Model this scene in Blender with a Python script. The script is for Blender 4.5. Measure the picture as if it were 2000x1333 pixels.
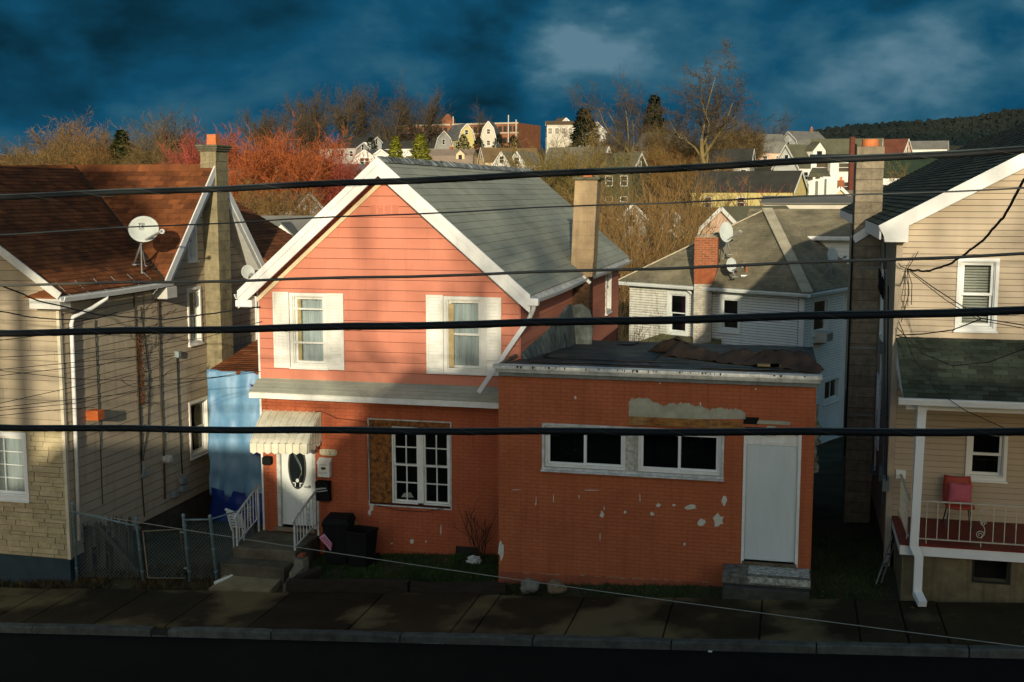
import bpy, bmesh, math, random
from mathutils import Vector, Matrix
from mathutils import noise as mnoise
R = math.radians
S = bpy.context.scene
for _o in list(bpy.data.objects): bpy.data.objects.remove(_o)
COL = S.collection

# ------------------------------------------------------------------ camera
FPX = 2300.0; PITCH = math.atan(291 / FPX); YAW = R(13.5); CZ = 6.94
cam_d = bpy.data.cameras.new('camera'); cam = bpy.data.objects.new('camera', cam_d); COL.objects.link(cam)
cam.location = (0, 0, CZ); cam.rotation_euler = (math.pi / 2 - PITCH, 0, YAW)
cam_d.sensor_width = 36; cam_d.lens = FPX / 2000 * 36; cam_d.clip_start = 0.1; cam_d.clip_end = 9000
S.camera = cam

# ------------------------------------------------------------------ sky, sun, exposure
SUN_TO = Vector((0.21, -0.967, 0.212)).normalized()          # direction from the scene towards the sun
sun_el = math.asin(SUN_TO.z); sun_az = math.atan2(SUN_TO.x, SUN_TO.y)
W = bpy.data.worlds.new('World'); S.world = W; W.use_nodes = True
nt = W.node_tree; nt.nodes.clear()
def wn(t, **k):
    n = nt.nodes.new(t)
    for a, b in k.items(): setattr(n, a, b)
    return n
sky = wn('ShaderNodeTexSky', sky_type='NISHITA', sun_disc=False, sun_elevation=sun_el, sun_rotation=sun_az, altitude=300, air_density=1.2, dust_density=1.5, ozone_density=1.5)
tc = wn('ShaderNodeTexCoord')
mp = wn('ShaderNodeMapping'); mp.inputs['Scale'].default_value = (1.0, 1.0, 1.9)
nt.links.new(tc.outputs['Generated'], mp.inputs['Vector'])
n1 = wn('ShaderNodeTexNoise'); n1.inputs['Scale'].default_value = 4.6; n1.inputs['Detail'].default_value = 9; n1.inputs['Roughness'].default_value = 0.52; n1.inputs['Distortion'].default_value = 0.2
nt.links.new(mp.outputs['Vector'], n1.inputs['Vector'])
cr = wn('ShaderNodeValToRGB'); e = cr.color_ramp.elements
e[0].position = 0.36; e[0].color = (0.0028, 0.024, 0.042, 1)
e[1].position = 0.70; e[1].color = (0.105, 0.21, 0.28, 1)
m_ = e.new(0.49); m_.color = (0.006, 0.072, 0.140, 1); m2_ = e.new(0.58); m2_.color = (0.028, 0.115, 0.180, 1)
n2 = wn('ShaderNodeTexNoise'); n2.inputs['Scale'].default_value = 12; n2.inputs['Distortion'].default_value = .15; n2.inputs['Detail'].default_value = 8; n2.inputs['Roughness'].default_value = .5; nt.links.new(mp.outputs['Vector'], n2.inputs['Vector'])
def direction(px, py):                                   # where a cloud break stands in the sky
    f = Vector((-math.sin(YAW) * math.cos(PITCH), math.cos(YAW) * math.cos(PITCH), -math.sin(PITCH))); r_ = Vector((math.cos(YAW), math.sin(YAW), 0)); u = r_.cross(f); return (f + r_ * ((px - 1000) / FPX) - u * ((py - 666.5) / FPX)).normalized()
def math_(op, a, b=None):
    n = wn('ShaderNodeMath', operation=op)
    for i, q in enumerate((a, b)):
        if q is None: continue
        if isinstance(q, (int, float)): n.inputs[i].default_value = q
        else: nt.links.new(q, n.inputs[i])
    return n.outputs[0]
fac = math_('ADD', math_('MULTIPLY', n1.outputs['Fac'], .66), math_('MULTIPLY', n2.outputs['Fac'], .34))
n3 = wn('ShaderNodeTexNoise'); n3.inputs['Scale'].default_value = 9; n3.inputs['Detail'].default_value = 6; nt.links.new(mp.outputs['Vector'], n3.inputs['Vector'])
w1_ = wn('ShaderNodeVectorMath', operation='SUBTRACT'); nt.links.new(n3.outputs['Color'], w1_.inputs[0]); w1_.inputs[1].default_value = (.5, .5, .5)
w2_ = wn('ShaderNodeVectorMath', operation='SCALE'); nt.links.new(w1_.outputs[0], w2_.inputs[0]); w2_.inputs['Scale'].default_value = .30
warp = wn('ShaderNodeVectorMath', operation='ADD'); nt.links.new(w2_.outputs[0], warp.inputs[0]); nt.links.new(tc.outputs['Generated'], warp.inputs[1])
for (px, py, rad, amt) in ((1150, 95, .13, .115), (1080, 160, .08, .05), (1880, 170, .10, .11), (300, 225, .13, .08), (980, 210, .14, .05), (450, 40, .22, -.05), (150, 60, .16, -.05), (1500, 20, .12, -.02), (1600, 90, .12, .05), (900, 60, .06, -.06)):
    dv = wn('ShaderNodeVectorMath', operation='DISTANCE'); nt.links.new(warp.outputs[0], dv.inputs[0]); dv.inputs[1].default_value = direction(px, py)
    rg = wn('ShaderNodeMapRange', interpolation_type='SMOOTHSTEP'); rg.inputs['From Min'].default_value = rad; rg.inputs['From Max'].default_value = 0; rg.inputs['To Max'].default_value = amt; nt.links.new(dv.outputs['Value'], rg.inputs['Value'])
    fac = math_('ADD', fac, math_('MULTIPLY', rg.outputs[0], math_('ADD', math_('MULTIPLY', n2.outputs['Fac'], 3.2), -.7)))
nt.links.new(fac, cr.inputs['Fac'])
# the storm bank stands in the east (in view); towards the low sun in the west the sky is clear
sx = wn('ShaderNodeSeparateXYZ'); nt.links.new(tc.outputs['Generated'], sx.inputs[0])
mr = wn('ShaderNodeMapRange', interpolation_type='SMOOTHSTEP'); mr.inputs['From Min'].default_value = -0.55; mr.inputs['From Max'].default_value = 0.35
nt.links.new(sx.outputs['Y'], mr.inputs['Value'])
b1 = wn('ShaderNodeBackground'); b1.inputs['Strength'].default_value = 0.15; nt.links.new(sky.outputs[0], b1.inputs['Color'])
b2 = wn('ShaderNodeBackground'); b2.inputs['Strength'].default_value = 1.0; nt.links.new(cr.outputs['Color'], b2.inputs['Color'])
mx = wn('ShaderNodeMixShader'); nt.links.new(mr.outputs[0], mx.inputs[0]); nt.links.new(b1.outputs[0], mx.inputs[1]); nt.links.new(b2.outputs[0], mx.inputs[2])
wo = wn('ShaderNodeOutputWorld'); nt.links.new(mx.outputs[0], wo.inputs['Surface'])
sl = bpy.data.lights.new('sun', 'SUN'); sl.energy = 4.6; sl.angle = R(0.7); sl.color = (1.0, 0.87, 0.66)
so = bpy.data.objects.new('sun', sl); COL.objects.link(so); so.rotation_euler = SUN_TO.to_track_quat('Z', 'Y').to_euler(); so.location = (10, -40, 40)
S.view_settings.view_transform = 'Standard'; S.view_settings.look = 'None'; S.view_settings.gamma = 1; S.view_settings.exposure = 0.0
S.view_settings.use_curve_mapping = False

# ------------------------------------------------------------------ pixel -> place helpers (a pixel is only a direction; the plane gives the distance)
_fw = Vector((-math.sin(YAW) * math.cos(PITCH), math.cos(YAW) * math.cos(PITCH), -math.sin(PITCH)))
_rt = Vector((math.cos(YAW), math.sin(YAW), 0)); _up = _rt.cross(_fw); CAMP = Vector((0, 0, CZ))
def ray(x, y): return _fw + _rt * ((x - 1000) / FPX) - _up * ((y - 666.5) / FPX)
def PY(x, y, Y): d = ray(x, y); return CAMP + d * (Y / d.y)
def PX(x, y, X): d = ray(x, y); return CAMP + d * (X / d.x)
def PZ(x, y, Z): d = ray(x, y); return CAMP + d * ((Z - CZ) / d.z)
def PT(x, y, t): return CAMP + ray(x, y) * t
def rectY(xl, xr, yt, yb, Y):
    ym = (yt + yb) / 2; xm = (xl + xr) / 2
    return PY(xl, ym, Y).x, PY(xr, ym, Y).x, PY(xm, yb, Y).z, PY(xm, yt, Y).z
def gz(x): return 0.067 * (x + 5.03)                   # the street climbs to the right
def PG(x, y, off=0.0):
    d = ray(x, y); t = (CZ - .067 * 5.03 - off) / (.067 * d.x - d.z); return CAMP + d * t

# ------------------------------------------------------------------ materials
MATS = {}
def mat(name, col, col2=None, rough=.75, scale=3.0, bump=0.0, bscale=60.0, spec=.25, metal=0.0, rand=0.0, streak=None, sstr=0.5, grain=None, isl=0.0):
    """noise-mottled paint/wood/stone; col2 = mottle colour, streak = dirt colour running down, rand = tone change per object, isl = per loose piece"""
    if name in MATS: return MATS[name]
    m = bpy.data.materials.new(name); m.use_nodes = True; t = m.node_tree; N = t.nodes; L = t.links
    b = N['Principled BSDF']; b.inputs['Roughness'].default_value = rough; b.inputs['Metallic'].default_value = metal
    b.inputs['Specular IOR Level'].default_value = spec
    tcn = N.new('ShaderNodeTexCoord'); vec = tcn.outputs['Object']
    if grain:
        mpn = N.new('ShaderNodeMapping'); mpn.inputs['Scale'].default_value = grain; L.new(vec, mpn.inputs[0]); vec = mpn.outputs[0]
    nz = N.new('ShaderNodeTexNoise'); nz.inputs['Scale'].default_value = scale; nz.inputs['Detail'].default_value = 8; nz.inputs['Roughness'].default_value = .62; L.new(vec, nz.inputs['Vector'])
    c2 = col2 or tuple(c * .78 for c in col)
    rp = N.new('ShaderNodeValToRGB'); rp.color_ramp.elements[0].position = .34; rp.color_ramp.elements[1].position = .68
    rp.color_ramp.elements[0].color = (*c2, 1); rp.color_ramp.elements[1].color = (*col, 1); L.new(nz.outputs['Fac'], rp.inputs[0]); out = rp.outputs[0]
    if streak:
        ms = N.new('ShaderNodeMapping'); ms.inputs['Scale'].default_value = (7, 7, .55); L.new(tcn.outputs['Object'], ms.inputs[0])
        ns = N.new('ShaderNodeTexNoise'); ns.inputs['Scale'].default_value = 1.0; ns.inputs['Detail'].default_value = 7; ns.inputs['Roughness'].default_value = .65; L.new(ms.outputs[0], ns.inputs['Vector'])
        r2 = N.new('ShaderNodeMapRange'); r2.inputs['From Min'].default_value = .5; r2.inputs['From Max'].default_value = .78; r2.inputs['To Max'].default_value = sstr; L.new(ns.outputs['Fac'], r2.inputs[0])
        mxn = N.new('ShaderNodeMix'); mxn.data_type = 'RGBA'; L.new(r2.outputs[0], mxn.inputs['Factor']); L.new(out, mxn.inputs['A']); mxn.inputs['B'].default_value = (*streak, 1); out = mxn.outputs['Result']
    for amt, node, sock in ((rand, 'ShaderNodeObjectInfo', 'Random'), (isl, 'ShaderNodeNewGeometry', 'Random Per Island')):
        if amt:
            oi = N.new(node); r3 = N.new('ShaderNodeMapRange'); r3.inputs['To Min'].default_value = 1 - amt; r3.inputs['To Max'].default_value = 1 + amt * .6; L.new(oi.outputs[sock], r3.inputs[0])
            hv = N.new('ShaderNodeHueSaturation'); L.new(out, hv.inputs['Color']); L.new(r3.outputs[0], hv.inputs['Value']); out = hv.outputs[0]
    L.new(out, b.inputs['Base Color'])
    if bump:
        nb = N.new('ShaderNodeTexNoise'); nb.inputs['Scale'].default_value = bscale; nb.inputs['Detail'].default_value = 5; L.new(vec, nb.inputs['Vector'])
        bp = N.new('ShaderNodeBump'); bp.inputs['Strength'].default_value = bump; bp.inputs['Distance'].default_value = .02; L.new(nb.outputs['Fac'], bp.inputs['Height']); L.new(bp.outputs[0], b.inputs['Normal'])
    MATS[name] = m; return m
def glassmat(name, tint=(.90, .93, .93), trans=1.0):
    if name in MATS: return MATS[name]
    m = bpy.data.materials.new(name); m.use_nodes = True; t = m.node_tree; N = t.nodes; L = t.links; N.clear()
    tr = N.new('ShaderNodeBsdfTransparent'); tr.inputs[0].default_value = (*(c * trans for c in tint), 1)
    gl = N.new('ShaderNodeBsdfGlossy'); gl.inputs['Roughness'].default_value = .03; gl.inputs['Color'].default_value = (.8, .85, .85, 1)
    fr = N.new('ShaderNodeFresnel'); fr.inputs['IOR'].default_value = 1.5
    mxs = N.new('ShaderNodeMixShader'); o = N.new('ShaderNodeOutputMaterial')
    L.new(fr.outputs[0], mxs.inputs[0]); L.new(tr.outputs[0], mxs.inputs[1]); L.new(gl.outputs[0], mxs.inputs[2]); L.new(mxs.outputs[0], o.inputs[0])
    MATS[name] = m; return m

white_paint = mat('white_paint', (.80, .80, .74), (.68, .68, .60), rough=.55, scale=6, bump=.08, streak=(.42, .38, .28), sstr=.35)
white_metal = mat('white_metal', (.78, .80, .78), (.66, .68, .65), rough=.42, scale=3, streak=(.40, .36, .28), sstr=.35)
white_old = mat('white_old', (.66, .68, .64), (.40, .40, .35), rough=.7, scale=9, bump=.2, streak=(.20, .18, .13), sstr=.7)
vinyl_white = mat('vinyl_white', (.78, .80, .76), (.72, .74, .70), rough=.45, scale=2)
inner_shade = mat('inner_shade', (.012, .013, .013), rough=1)  # near-black colour paints the shade inside rooms and cellar
pane_dark = mat('pane_dark', (.010, .014, .015), rough=.06, spec=.6)
curtain = mat('curtain', (.62, .66, .66), (.44, .48, .49), rough=.9, scale=2.5, grain=(6, 6, .4))
blinds = mat('blinds', (.60, .58, .50), (.52, .50, .43), rough=.8)
glass = glassmat('window_glass')
concrete = mat('concrete', (.23, .22, .17), (.12, .115, .09), rough=.85, scale=2.2, bump=.35, bscale=30, streak=(.05, .05, .04), sstr=.5)
chim_block = mat('chimney_block', (.33, .28, .19), (.19, .16, .11), rough=.95, scale=7, bump=.6, bscale=45, rand=.18, streak=(.07, .065, .05), sstr=.55)
terracotta = mat('terracotta', (.58, .19, .06), (.42, .13, .05), rough=.7, scale=8)
black_rubber = mat('black_rubber', (.007, .007, .007), (.011, .011, .011), rough=.75, spec=.1)
black_wire = mat('black_wire', (.010, .012, .012), rough=.65)
grey_metal = mat('grey_metal', (.30, .31, .30), (.20, .21, .21), rough=.5, metal=.3)

# ------------------------------------------------------------------ mesh helpers
class MB:
    def __init__(s): s.v = []; s.f = []
    def quad(s, a, b, c, d): i = len(s.v); s.v += [tuple(a), tuple(b), tuple(c), tuple(d)]; s.f.append((i, i + 1, i + 2, i + 3)); return s
    def box(s, a, b):
        x0, y0, z0 = a; x1, y1, z1 = b; i = len(s.v)
        s.v += [(x0, y0, z0), (x1, y0, z0), (x1, y1, z0), (x0, y1, z0), (x0, y0, z1), (x1, y0, z1), (x1, y1, z1), (x0, y1, z1)]
        s.f += [(i, i + 3, i + 2, i + 1), (i + 4, i + 5, i + 6, i + 7), (i, i + 1, i + 5, i + 4), (i + 1, i + 2, i + 6, i + 5), (i + 2, i + 3, i + 7, i + 6), (i + 3, i, i + 4, i + 7)]; return s
    def hexa(s, p):
        """8 corners: 0-3 one end ring, 4-7 the other"""
        i = len(s.v); s.v += [tuple(q) for q in p]
        s.f += [(i, i + 3, i + 2, i + 1), (i + 4, i + 5, i + 6, i + 7), (i, i + 1, i + 5, i + 4), (i + 1, i + 2, i + 6, i + 5), (i + 2, i + 3, i + 7, i + 6), (i + 3, i, i + 4, i + 7)]; return s
    def prism(s, ring, d):
        """extrude a planar ring by vector d"""
        n = len(ring); i = len(s.v); d = Vector(d); s.v += [tuple(p) for p in ring] + [tuple(Vector(p) + d) for p in ring]
        s.f += [tuple(range(i + n - 1, i - 1, -1)), tuple(range(i + n, i + 2 * n))]
        s.f += [(i + k, i + (k + 1) % n, i + n + (k + 1) % n, i + n + k) for k in range(n)]; return s
    def loft(s, rings, cap=True):
        n = len(rings[0]); i = len(s.v)
        for r in rings: s.v += [tuple(p) for p in r]
        for k in range(len(rings) - 1):
            a = i + k * n; s.f += [(a + j, a + (j + 1) % n, a + n + (j + 1) % n, a + n + j) for j in range(n)]
        if cap: s.f += [tuple(range(i + n - 1, i - 1, -1)), tuple(range(i + (len(rings) - 1) * n, i + len(rings) * n))]
        return s
    def tube(s, pts, r, n=8, cap=True):
        pts = [Vector(p) for p in pts]; rs = r if isinstance(r, (list, tuple)) else [r] * len(pts); rings = []; up0 = None
        for k, p in enumerate(pts):
            d = (pts[min(k + 1, len(pts) - 1)] - pts[max(k - 1, 0)])
            d = d.normalized() if d.length > 1e-9 else Vector((0, 0, 1))
            if up0 is None or abs(up0.dot(d)) > .95: up0 = Vector((0, 0, 1)) if abs(d.z) < .9 else Vector((1, 0, 0))
            a = d.cross(up0).normalized(); b = a.cross(d).normalized(); up0 = b
            rings.append([p + (a * math.cos(2 * math.pi * j / n) + b * math.sin(2 * math.pi * j / n)) * rs[k] for j in range(n)])
        return s.loft(rings, cap)
    def bar(s, p, q, w, h, up=(0, 0, 1)):
        """rectangular bar p->q, w sideways, h along up"""
        p = Vector(p); q = Vector(q); d = (q - p).normalized(); u = Vector(up); a = d.cross(u).normalized(); b = a.cross(d).normalized()
        rg = lambda c: [c - a * w / 2 - b * h / 2, c + a * w / 2 - b * h / 2, c + a * w / 2 + b * h / 2, c - a * w / 2 + b * h / 2]
        return s.loft([rg(p), rg(q)])
    def build(s, name, m, parent=None, smooth=False, kind=None):
        me = bpy.data.meshes.new(name); me.from_pydata(s.v, [], s.f)
        bm = bmesh.new(); bm.from_mesh(me); bmesh.ops.recalc_face_normals(bm, faces=bm.faces); bm.to_mesh(me); bm.free()
        if smooth: me.polygons.foreach_set('use_smooth', [True] * len(me.polygons))
        me.materials.append(m); o = bpy.data.objects.new(name, me); COL.objects.link(o)
        if parent: o.parent = parent
        if kind: o['kind'] = kind
        return o
def box(name, a, b, m, parent=None): return MB().box(a, b).build(name, m, parent)
def tag(o, label, cat, group=None):
    o['label'] = label; o['category'] = cat
    if group: o['group'] = group
    return o
def thing(name, label, cat, group=None, loc=(0, 0, 0)):
    """an Empty that parents the parts; parts are modelled in place, so the Empty stays where its parent matrix is identity unless loc is given"""
    o = bpy.data.objects.new(name, None); o.empty_display_size = .2; COL.objects.link(o); o.location = loc
    return tag(o, label, cat, group)
def copy_tree(o, parent=None):
    c = o.copy(); COL.objects.link(c); c.parent = parent
    for ch in o.children: copy_tree(ch, c)
    return c
def structure(o): o['kind'] = 'structure'; return o

# ---- clip convex polygons (u,v)
def clip(poly, a, b, c):
    """keep a*u+b*v<=c"""
    out = []
    for i in range(len(poly)):
        p, q = poly[i], poly[(i + 1) % len(poly)]; fp = a * p[0] + b * p[1] - c; fq = a * q[0] + b * q[1] - c
        if fp <= 0: out.append(p)
        if (fp < 0 < fq) or (fq < 0 < fp): t = fp / (fp - fq); out.append((p[0] + (q[0] - p[0]) * t, p[1] + (q[1] - p[1]) * t))
    return out
def area(p): return abs(sum(p[i][0] * p[(i + 1) % len(p)][1] - p[(i + 1) % len(p)][0] * p[i][1] for i in range(len(p)))) / 2 if len(p) > 2 else 0
def sub_rects(polys, holes):
    for (u0, u1, v0, v1) in holes:
        nxt = []
        for p in polys:
            us = [q[0] for q in p]; vs = [q[1] for q in p]
            if max(us) <= u0 or min(us) >= u1 or max(vs) <= v0 or min(vs) >= v1: nxt.append(p); continue
            nxt.append(clip(p, 1, 0, u0)); nxt.append(clip(p, -1, 0, -u1)); mid = clip(clip(p, -1, 0, -u0), 1, 0, u1)
            nxt.append(clip(mid, 0, 1, v0)); nxt.append(clip(mid, 0, -1, -v1))
        polys = [p for p in nxt if area(p) > 1e-5]
    return polys
class Plane:
    """a surface with axes u (along), v (up the wall or slope), n (outwards)"""
    def __init__(s, O, u, v): s.O = Vector(O); s.u = Vector(u).normalized(); s.v = Vector(v).normalized(); s.n = s.u.cross(s.v).normalized()
    def p(s, u, v, n=0.0): return s.O + s.u * u + s.v * v + s.n * n
def slab(mb, pl, poly, n0, n1):
    mb.prism([pl.p(u, v, n0) for u, v in poly], pl.n * (n1 - n0))
def wall(name, pl, poly, holes, th, m, parent):
    mb = MB()
    for p in sub_rects([poly], holes): slab(mb, pl, p, -th, 0)
    return mb.build(name, m, parent)
def clad(parent, name, pl, poly, holes, h, m, L=None, gap=.004, t0=.012, t1=.003, joint=0.0, limit=10**6, seed=1, v0=None, jit=0.0, rest=None, n0=0.0, keyf=None):
    """courses of boards, shingles, bricks: each piece a prism, thicker at its lower edge; pieces past `limit` are joined into one stuff part"""
    rd = random.Random(seed); vs = [q[1] for q in poly]; us = [q[0] for q in poly]; v = min(vs) if v0 is None else v0; k = 0; pieces = []
    while v < max(vs) - 1e-6:
        hh = h(rd) if callable(h) else h
        strip = clip(clip(poly, 0, -1, -(v + joint)), 0, 1, v + hh)
        if area(strip) > 1e-5:
            cuts = [-1e9]
            if L:
                u = min(us) - (rd.random() * 2 if callable(L) else ((k % 2) * .5 + rd.random() * jit) * L)
                while u < max(us):
                    cuts.append(u); u += (L(rd) if callable(L) else L)
            cuts.append(1e9)
            for a, b in zip(cuts, cuts[1:]):
                q = clip(clip(strip, -1, 0, -(a + gap / 2)), 1, 0, b - gap / 2)
                if area(q) < 2e-5: continue
                qs = sub_rects([q], holes)
                if qs: pieces.append((v, hh, qs, rd.uniform(-1, 1)))
        v += hh; k += 1
    if keyf: pieces.sort(key=keyf)
    objs = []; joined = MB()
    def emit(mb, v, hh, qs, rj):
        for q in qs:
            tt = lambda vv: n0 + (t0 + (t1 - t0) * (vv - v) / hh) * (1 + rj * jit * .5)
            mb.loft([[pl.p(a, b, -.002 + min(n0, 0)) for a, b in q], [pl.p(a, b, tt(b)) for a, b in q]])
    for i, (v, hh, qs, rj) in enumerate(pieces):
        if i < limit:
            for q in qs: mb = MB(); emit(mb, v, hh, [q], rj); objs.append(mb.build(name, m, parent))
        else: emit(joined, v, hh, qs, rj)
    if joined.v: objs.append(joined.build(rest or name + '_field', m, parent, kind='stuff'))
    return objs
def catenary(p, q, sag, n=24):
    p = Vector(p); q = Vector(q); return [p.lerp(q, i / n) - Vector((0, 0, sag * 4 * (i / n) * (1 - i / n))) for i in range(n + 1)]
# ================================================================== SETTING
PROF = [(-400, -2), (-60, -.25), (19.2, -.25), (20.2, -.05), (22, 0), (30, -.9), (45, -2.6), (70, -3.4), (100, -1.0), (140, 4.6), (215, 10.2), (330, 18.5), (420, 20), (700, 14), (1300, 8), (4000, -10)]
def prof(y):
    for (a, za), (b, zb) in zip(PROF, PROF[1:]):
        if y <= b:
            t = max(0, (y - a) / (b - a)); return za + (zb - za) * t
    return PROF[-1][1]
def terr(x, y):
    k = 1 if y < 24 else max(0, 1 - (y - 24) / 20)
    return prof(y) + .067 * (max(-45, min(30, x)) + 5.03) * k + (mnoise.noise(Vector((x * .02, y * .02, 3))) * 1.2 if y > 60 else 0) + (mnoise.noise(Vector((x * .7, y * .7, 1))) * .02 if y > 20 else 0)
def axis(pts):
    out = []
    for (a, b, n) in pts: out += [a + (b - a) * i / n for i in range(n)]
    return out + [pts[-1][1]]
gx = axis([(-3000, -300, 12), (-300, -40, 20), (-40, 30, 100), (30, 300, 20), (300, 3000, 12)])
gy = axis([(-400, -20, 8), (-20, 17, 10), (17, 46, 90), (46, 150, 30), (150, 450, 40), (450, 4000, 20)])
v = [(x, y, terr(x, y)) for y in gy for x in gx]; nx = len(gx)
me = bpy.data.meshes.new('ground'); me.from_pydata(v, [], [(j * nx + i, j * nx + i + 1, (j + 1) * nx + i + 1, (j + 1) * nx + i) for j in range(len(gy) - 1) for i in range(nx - 1)])
me.polygons.foreach_set('use_smooth', [True] * len(me.polygons))
me.materials.append(mat('yard_earth', (.075, .062, .028), (.022, .028, .012), rough=.95, scale=.9, bump=.5, bscale=12))
ground = structure(bpy.data.objects.new('ground', me)); COL.objects.link(ground)

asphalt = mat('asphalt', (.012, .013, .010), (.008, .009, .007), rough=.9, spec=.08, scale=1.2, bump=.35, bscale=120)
def tilted(name, x0, x1, y0, y1, off, th, m, parent=None, n=1):
    mb = MB(); pts = [(x0, y0), (x1, y0), (x1, y1), (x0, y1)]
    mb.loft([[(x, y, gz(x) + off - th) for x, y in pts], [(x, y, gz(x) + off) for x, y in pts]]); return mb.build(name, m, parent)
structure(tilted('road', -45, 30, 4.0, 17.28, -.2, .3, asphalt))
# far pavement in front of the houses across the street
structure(tilted('far_pavement', -45, 30, 0.6, 3.95, -.07, .3, mat('paving_far', (.16, .15, .12), rough=.9)))

# ---- kerb, stone by stone
kerb_m = mat('kerb_stone', (.115, .125, .105), (.055, .06, .05), rough=.85, scale=5, bump=.5, bscale=50, rand=.25, streak=(.03, .03, .025), sstr=.6)
KERB = MB(); KERB.loft([[(x, y, gz(x) - .30) for x, y in ((-45, 17.30), (30, 17.30), (30, 17.44), (-45, 17.44))], [(x, y, gz(x) - .12) for x, y in ((-45, 17.30), (30, 17.30), (30, 17.44), (-45, 17.44))]])
kerb = structure(KERB.build('kerb', mat('kerb_bed', (.03, .03, .025), rough=1)))
kx = [PG(p, 1225 + p * .0245, -.07).x for p in (-560, -260, 57, 290, 322, 525, 778, 1038, 1310, 1595, 1895, 2200, 2500)]
rdk = random.Random(5)
for i, (a, b) in enumerate(zip(kx, kx[1:])):
    lo = -.105 if i == 3 else 0
    n = 7; mb = MB(); rings = []
    for k in range(n + 1):
        x = a + .012 + (b - a - .024) * k / n; wob = rdk.uniform(-.006, .006); z = gz(x) - .068 + lo + rdk.uniform(-.006, .004); c = .018
        if k in (0, n): c = .03; z -= .012
        rings.append([(x, 17.285 + wob, gz(x) - .31), (x, 17.285 + wob, z - c), (x, 17.285 + wob + c, z), (x, 17.445, z), (x, 17.445, gz(x) - .31)])
    mb.loft(rings).build('kerb_stone', kerb_m, kerb)

# ---- pavement slabs
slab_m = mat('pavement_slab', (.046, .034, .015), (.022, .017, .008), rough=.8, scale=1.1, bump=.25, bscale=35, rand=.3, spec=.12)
def slab_mat():
    m = slab_m; N = m.node_tree.nodes; L = m.node_tree.links; b = N['Principled BSDF']; src = b.inputs['Base Color'].links[0].from_socket
    t = N.new('ShaderNodeTexCoord'); nz = N.new('ShaderNodeTexNoise'); nz.inputs['Scale'].default_value = .55; nz.inputs['Detail'].default_value = 6; L.new(t.outputs['Object'], nz.inputs[0])
    r = N.new('ShaderNodeMapRange'); r.inputs['From Min'].default_value = .50; r.inputs['From Max'].default_value = .60; r.inputs['To Max'].default_value = .8; L.new(nz.outputs['Fac'], r.inputs[0])
    mx = N.new('ShaderNodeMix'); mx.data_type = 'RGBA'; L.new(r.outputs[0], mx.inputs['Factor']); L.new(src, mx.inputs['A']); mx.inputs['B'].default_value = (.16, .125, .055, 1); L.new(mx.outputs['Result'], b.inputs['Base Color'])  # pale stone blotches, spread wider to stand in for sunlit slabs
slab_mat()
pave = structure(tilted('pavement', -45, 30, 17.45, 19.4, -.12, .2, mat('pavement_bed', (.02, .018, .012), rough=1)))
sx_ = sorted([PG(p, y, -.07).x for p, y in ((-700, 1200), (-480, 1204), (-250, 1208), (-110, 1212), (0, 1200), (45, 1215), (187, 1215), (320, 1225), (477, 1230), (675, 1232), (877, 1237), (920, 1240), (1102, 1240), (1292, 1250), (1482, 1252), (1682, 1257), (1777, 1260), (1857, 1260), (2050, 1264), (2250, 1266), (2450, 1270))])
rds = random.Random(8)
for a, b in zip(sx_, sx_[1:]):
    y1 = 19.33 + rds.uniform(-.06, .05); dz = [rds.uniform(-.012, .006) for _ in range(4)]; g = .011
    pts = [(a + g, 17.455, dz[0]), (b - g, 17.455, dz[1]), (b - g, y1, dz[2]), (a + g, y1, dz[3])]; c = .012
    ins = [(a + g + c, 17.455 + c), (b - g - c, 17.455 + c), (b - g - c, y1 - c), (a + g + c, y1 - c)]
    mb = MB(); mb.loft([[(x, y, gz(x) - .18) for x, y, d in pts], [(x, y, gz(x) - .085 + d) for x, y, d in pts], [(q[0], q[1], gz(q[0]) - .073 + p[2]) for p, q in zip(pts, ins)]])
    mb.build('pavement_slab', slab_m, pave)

# ---- grass, weeds and dead leaves
def blades(name, label, regions, n, h, m, seed, zoff=0.0, wmul=1.0):
    rd = random.Random(seed); mb = MB()
    for _ in range(n):
        x0, x1, y0, y1 = rd.choices(regions, [(r[1] - r[0]) * (r[3] - r[2]) for r in regions])[0]; x = rd.uniform(x0, x1); y = rd.uniform(y0, y1)
        dens = mnoise.noise(Vector((x * 1.3, y * 1.6, seed)))
        if dens < rd.uniform(-.5, .25): continue
        z = terr(x, y) - .01 + zoff; hh = h * rd.uniform(.4, 1.2); a = rd.uniform(0, 6.28); w = hh * .14 * wmul; lx, ly = rd.uniform(-.6, .6) * hh, rd.uniform(-.6, .6) * hh
        i = len(mb.v); mb.v += [(x - math.cos(a) * w, y - math.sin(a) * w, z), (x + math.cos(a) * w, y + math.sin(a) * w, z), (x + lx, y + ly, z + hh)]; mb.f.append((i, i + 1, i + 2))
    o = mb.build(name, m, None, kind='stuff'); o['label'] = label; o['category'] = 'grass'; return o
grass_m = mat('grass_blades', (.050, .085, .018), (.022, .042, .010), rough=.8, scale=2, isl=.35)
blades('lawn_grass', 'short winter grass in the small yard before the salmon house', [(-9.0, -5.1, 19.6, 21.4)], 26000, .085, grass_m, 3)
blades('verge_grass', 'thin strip of grass along the foot of the flat-roofed building', [(-5.0, -1.2, 19.42, 19.98), (0.5, 1.6, 19.5, 23)], 12000, .08, grass_m, 4)
weed_m = mat('dead_weeds', (.10, .075, .03), (.05, .035, .015), rough=.9, isl=.4)
blades('dead_weeds', 'dead brown weeds along the chain-link fence', [(-14.5, -10.4, 19.4, 20.6), (-17.5, -13.8, 19.3, 19.75)], 9000, .13, weed_m, 5)
rdl = random.Random(12); mb = MB()
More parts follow.
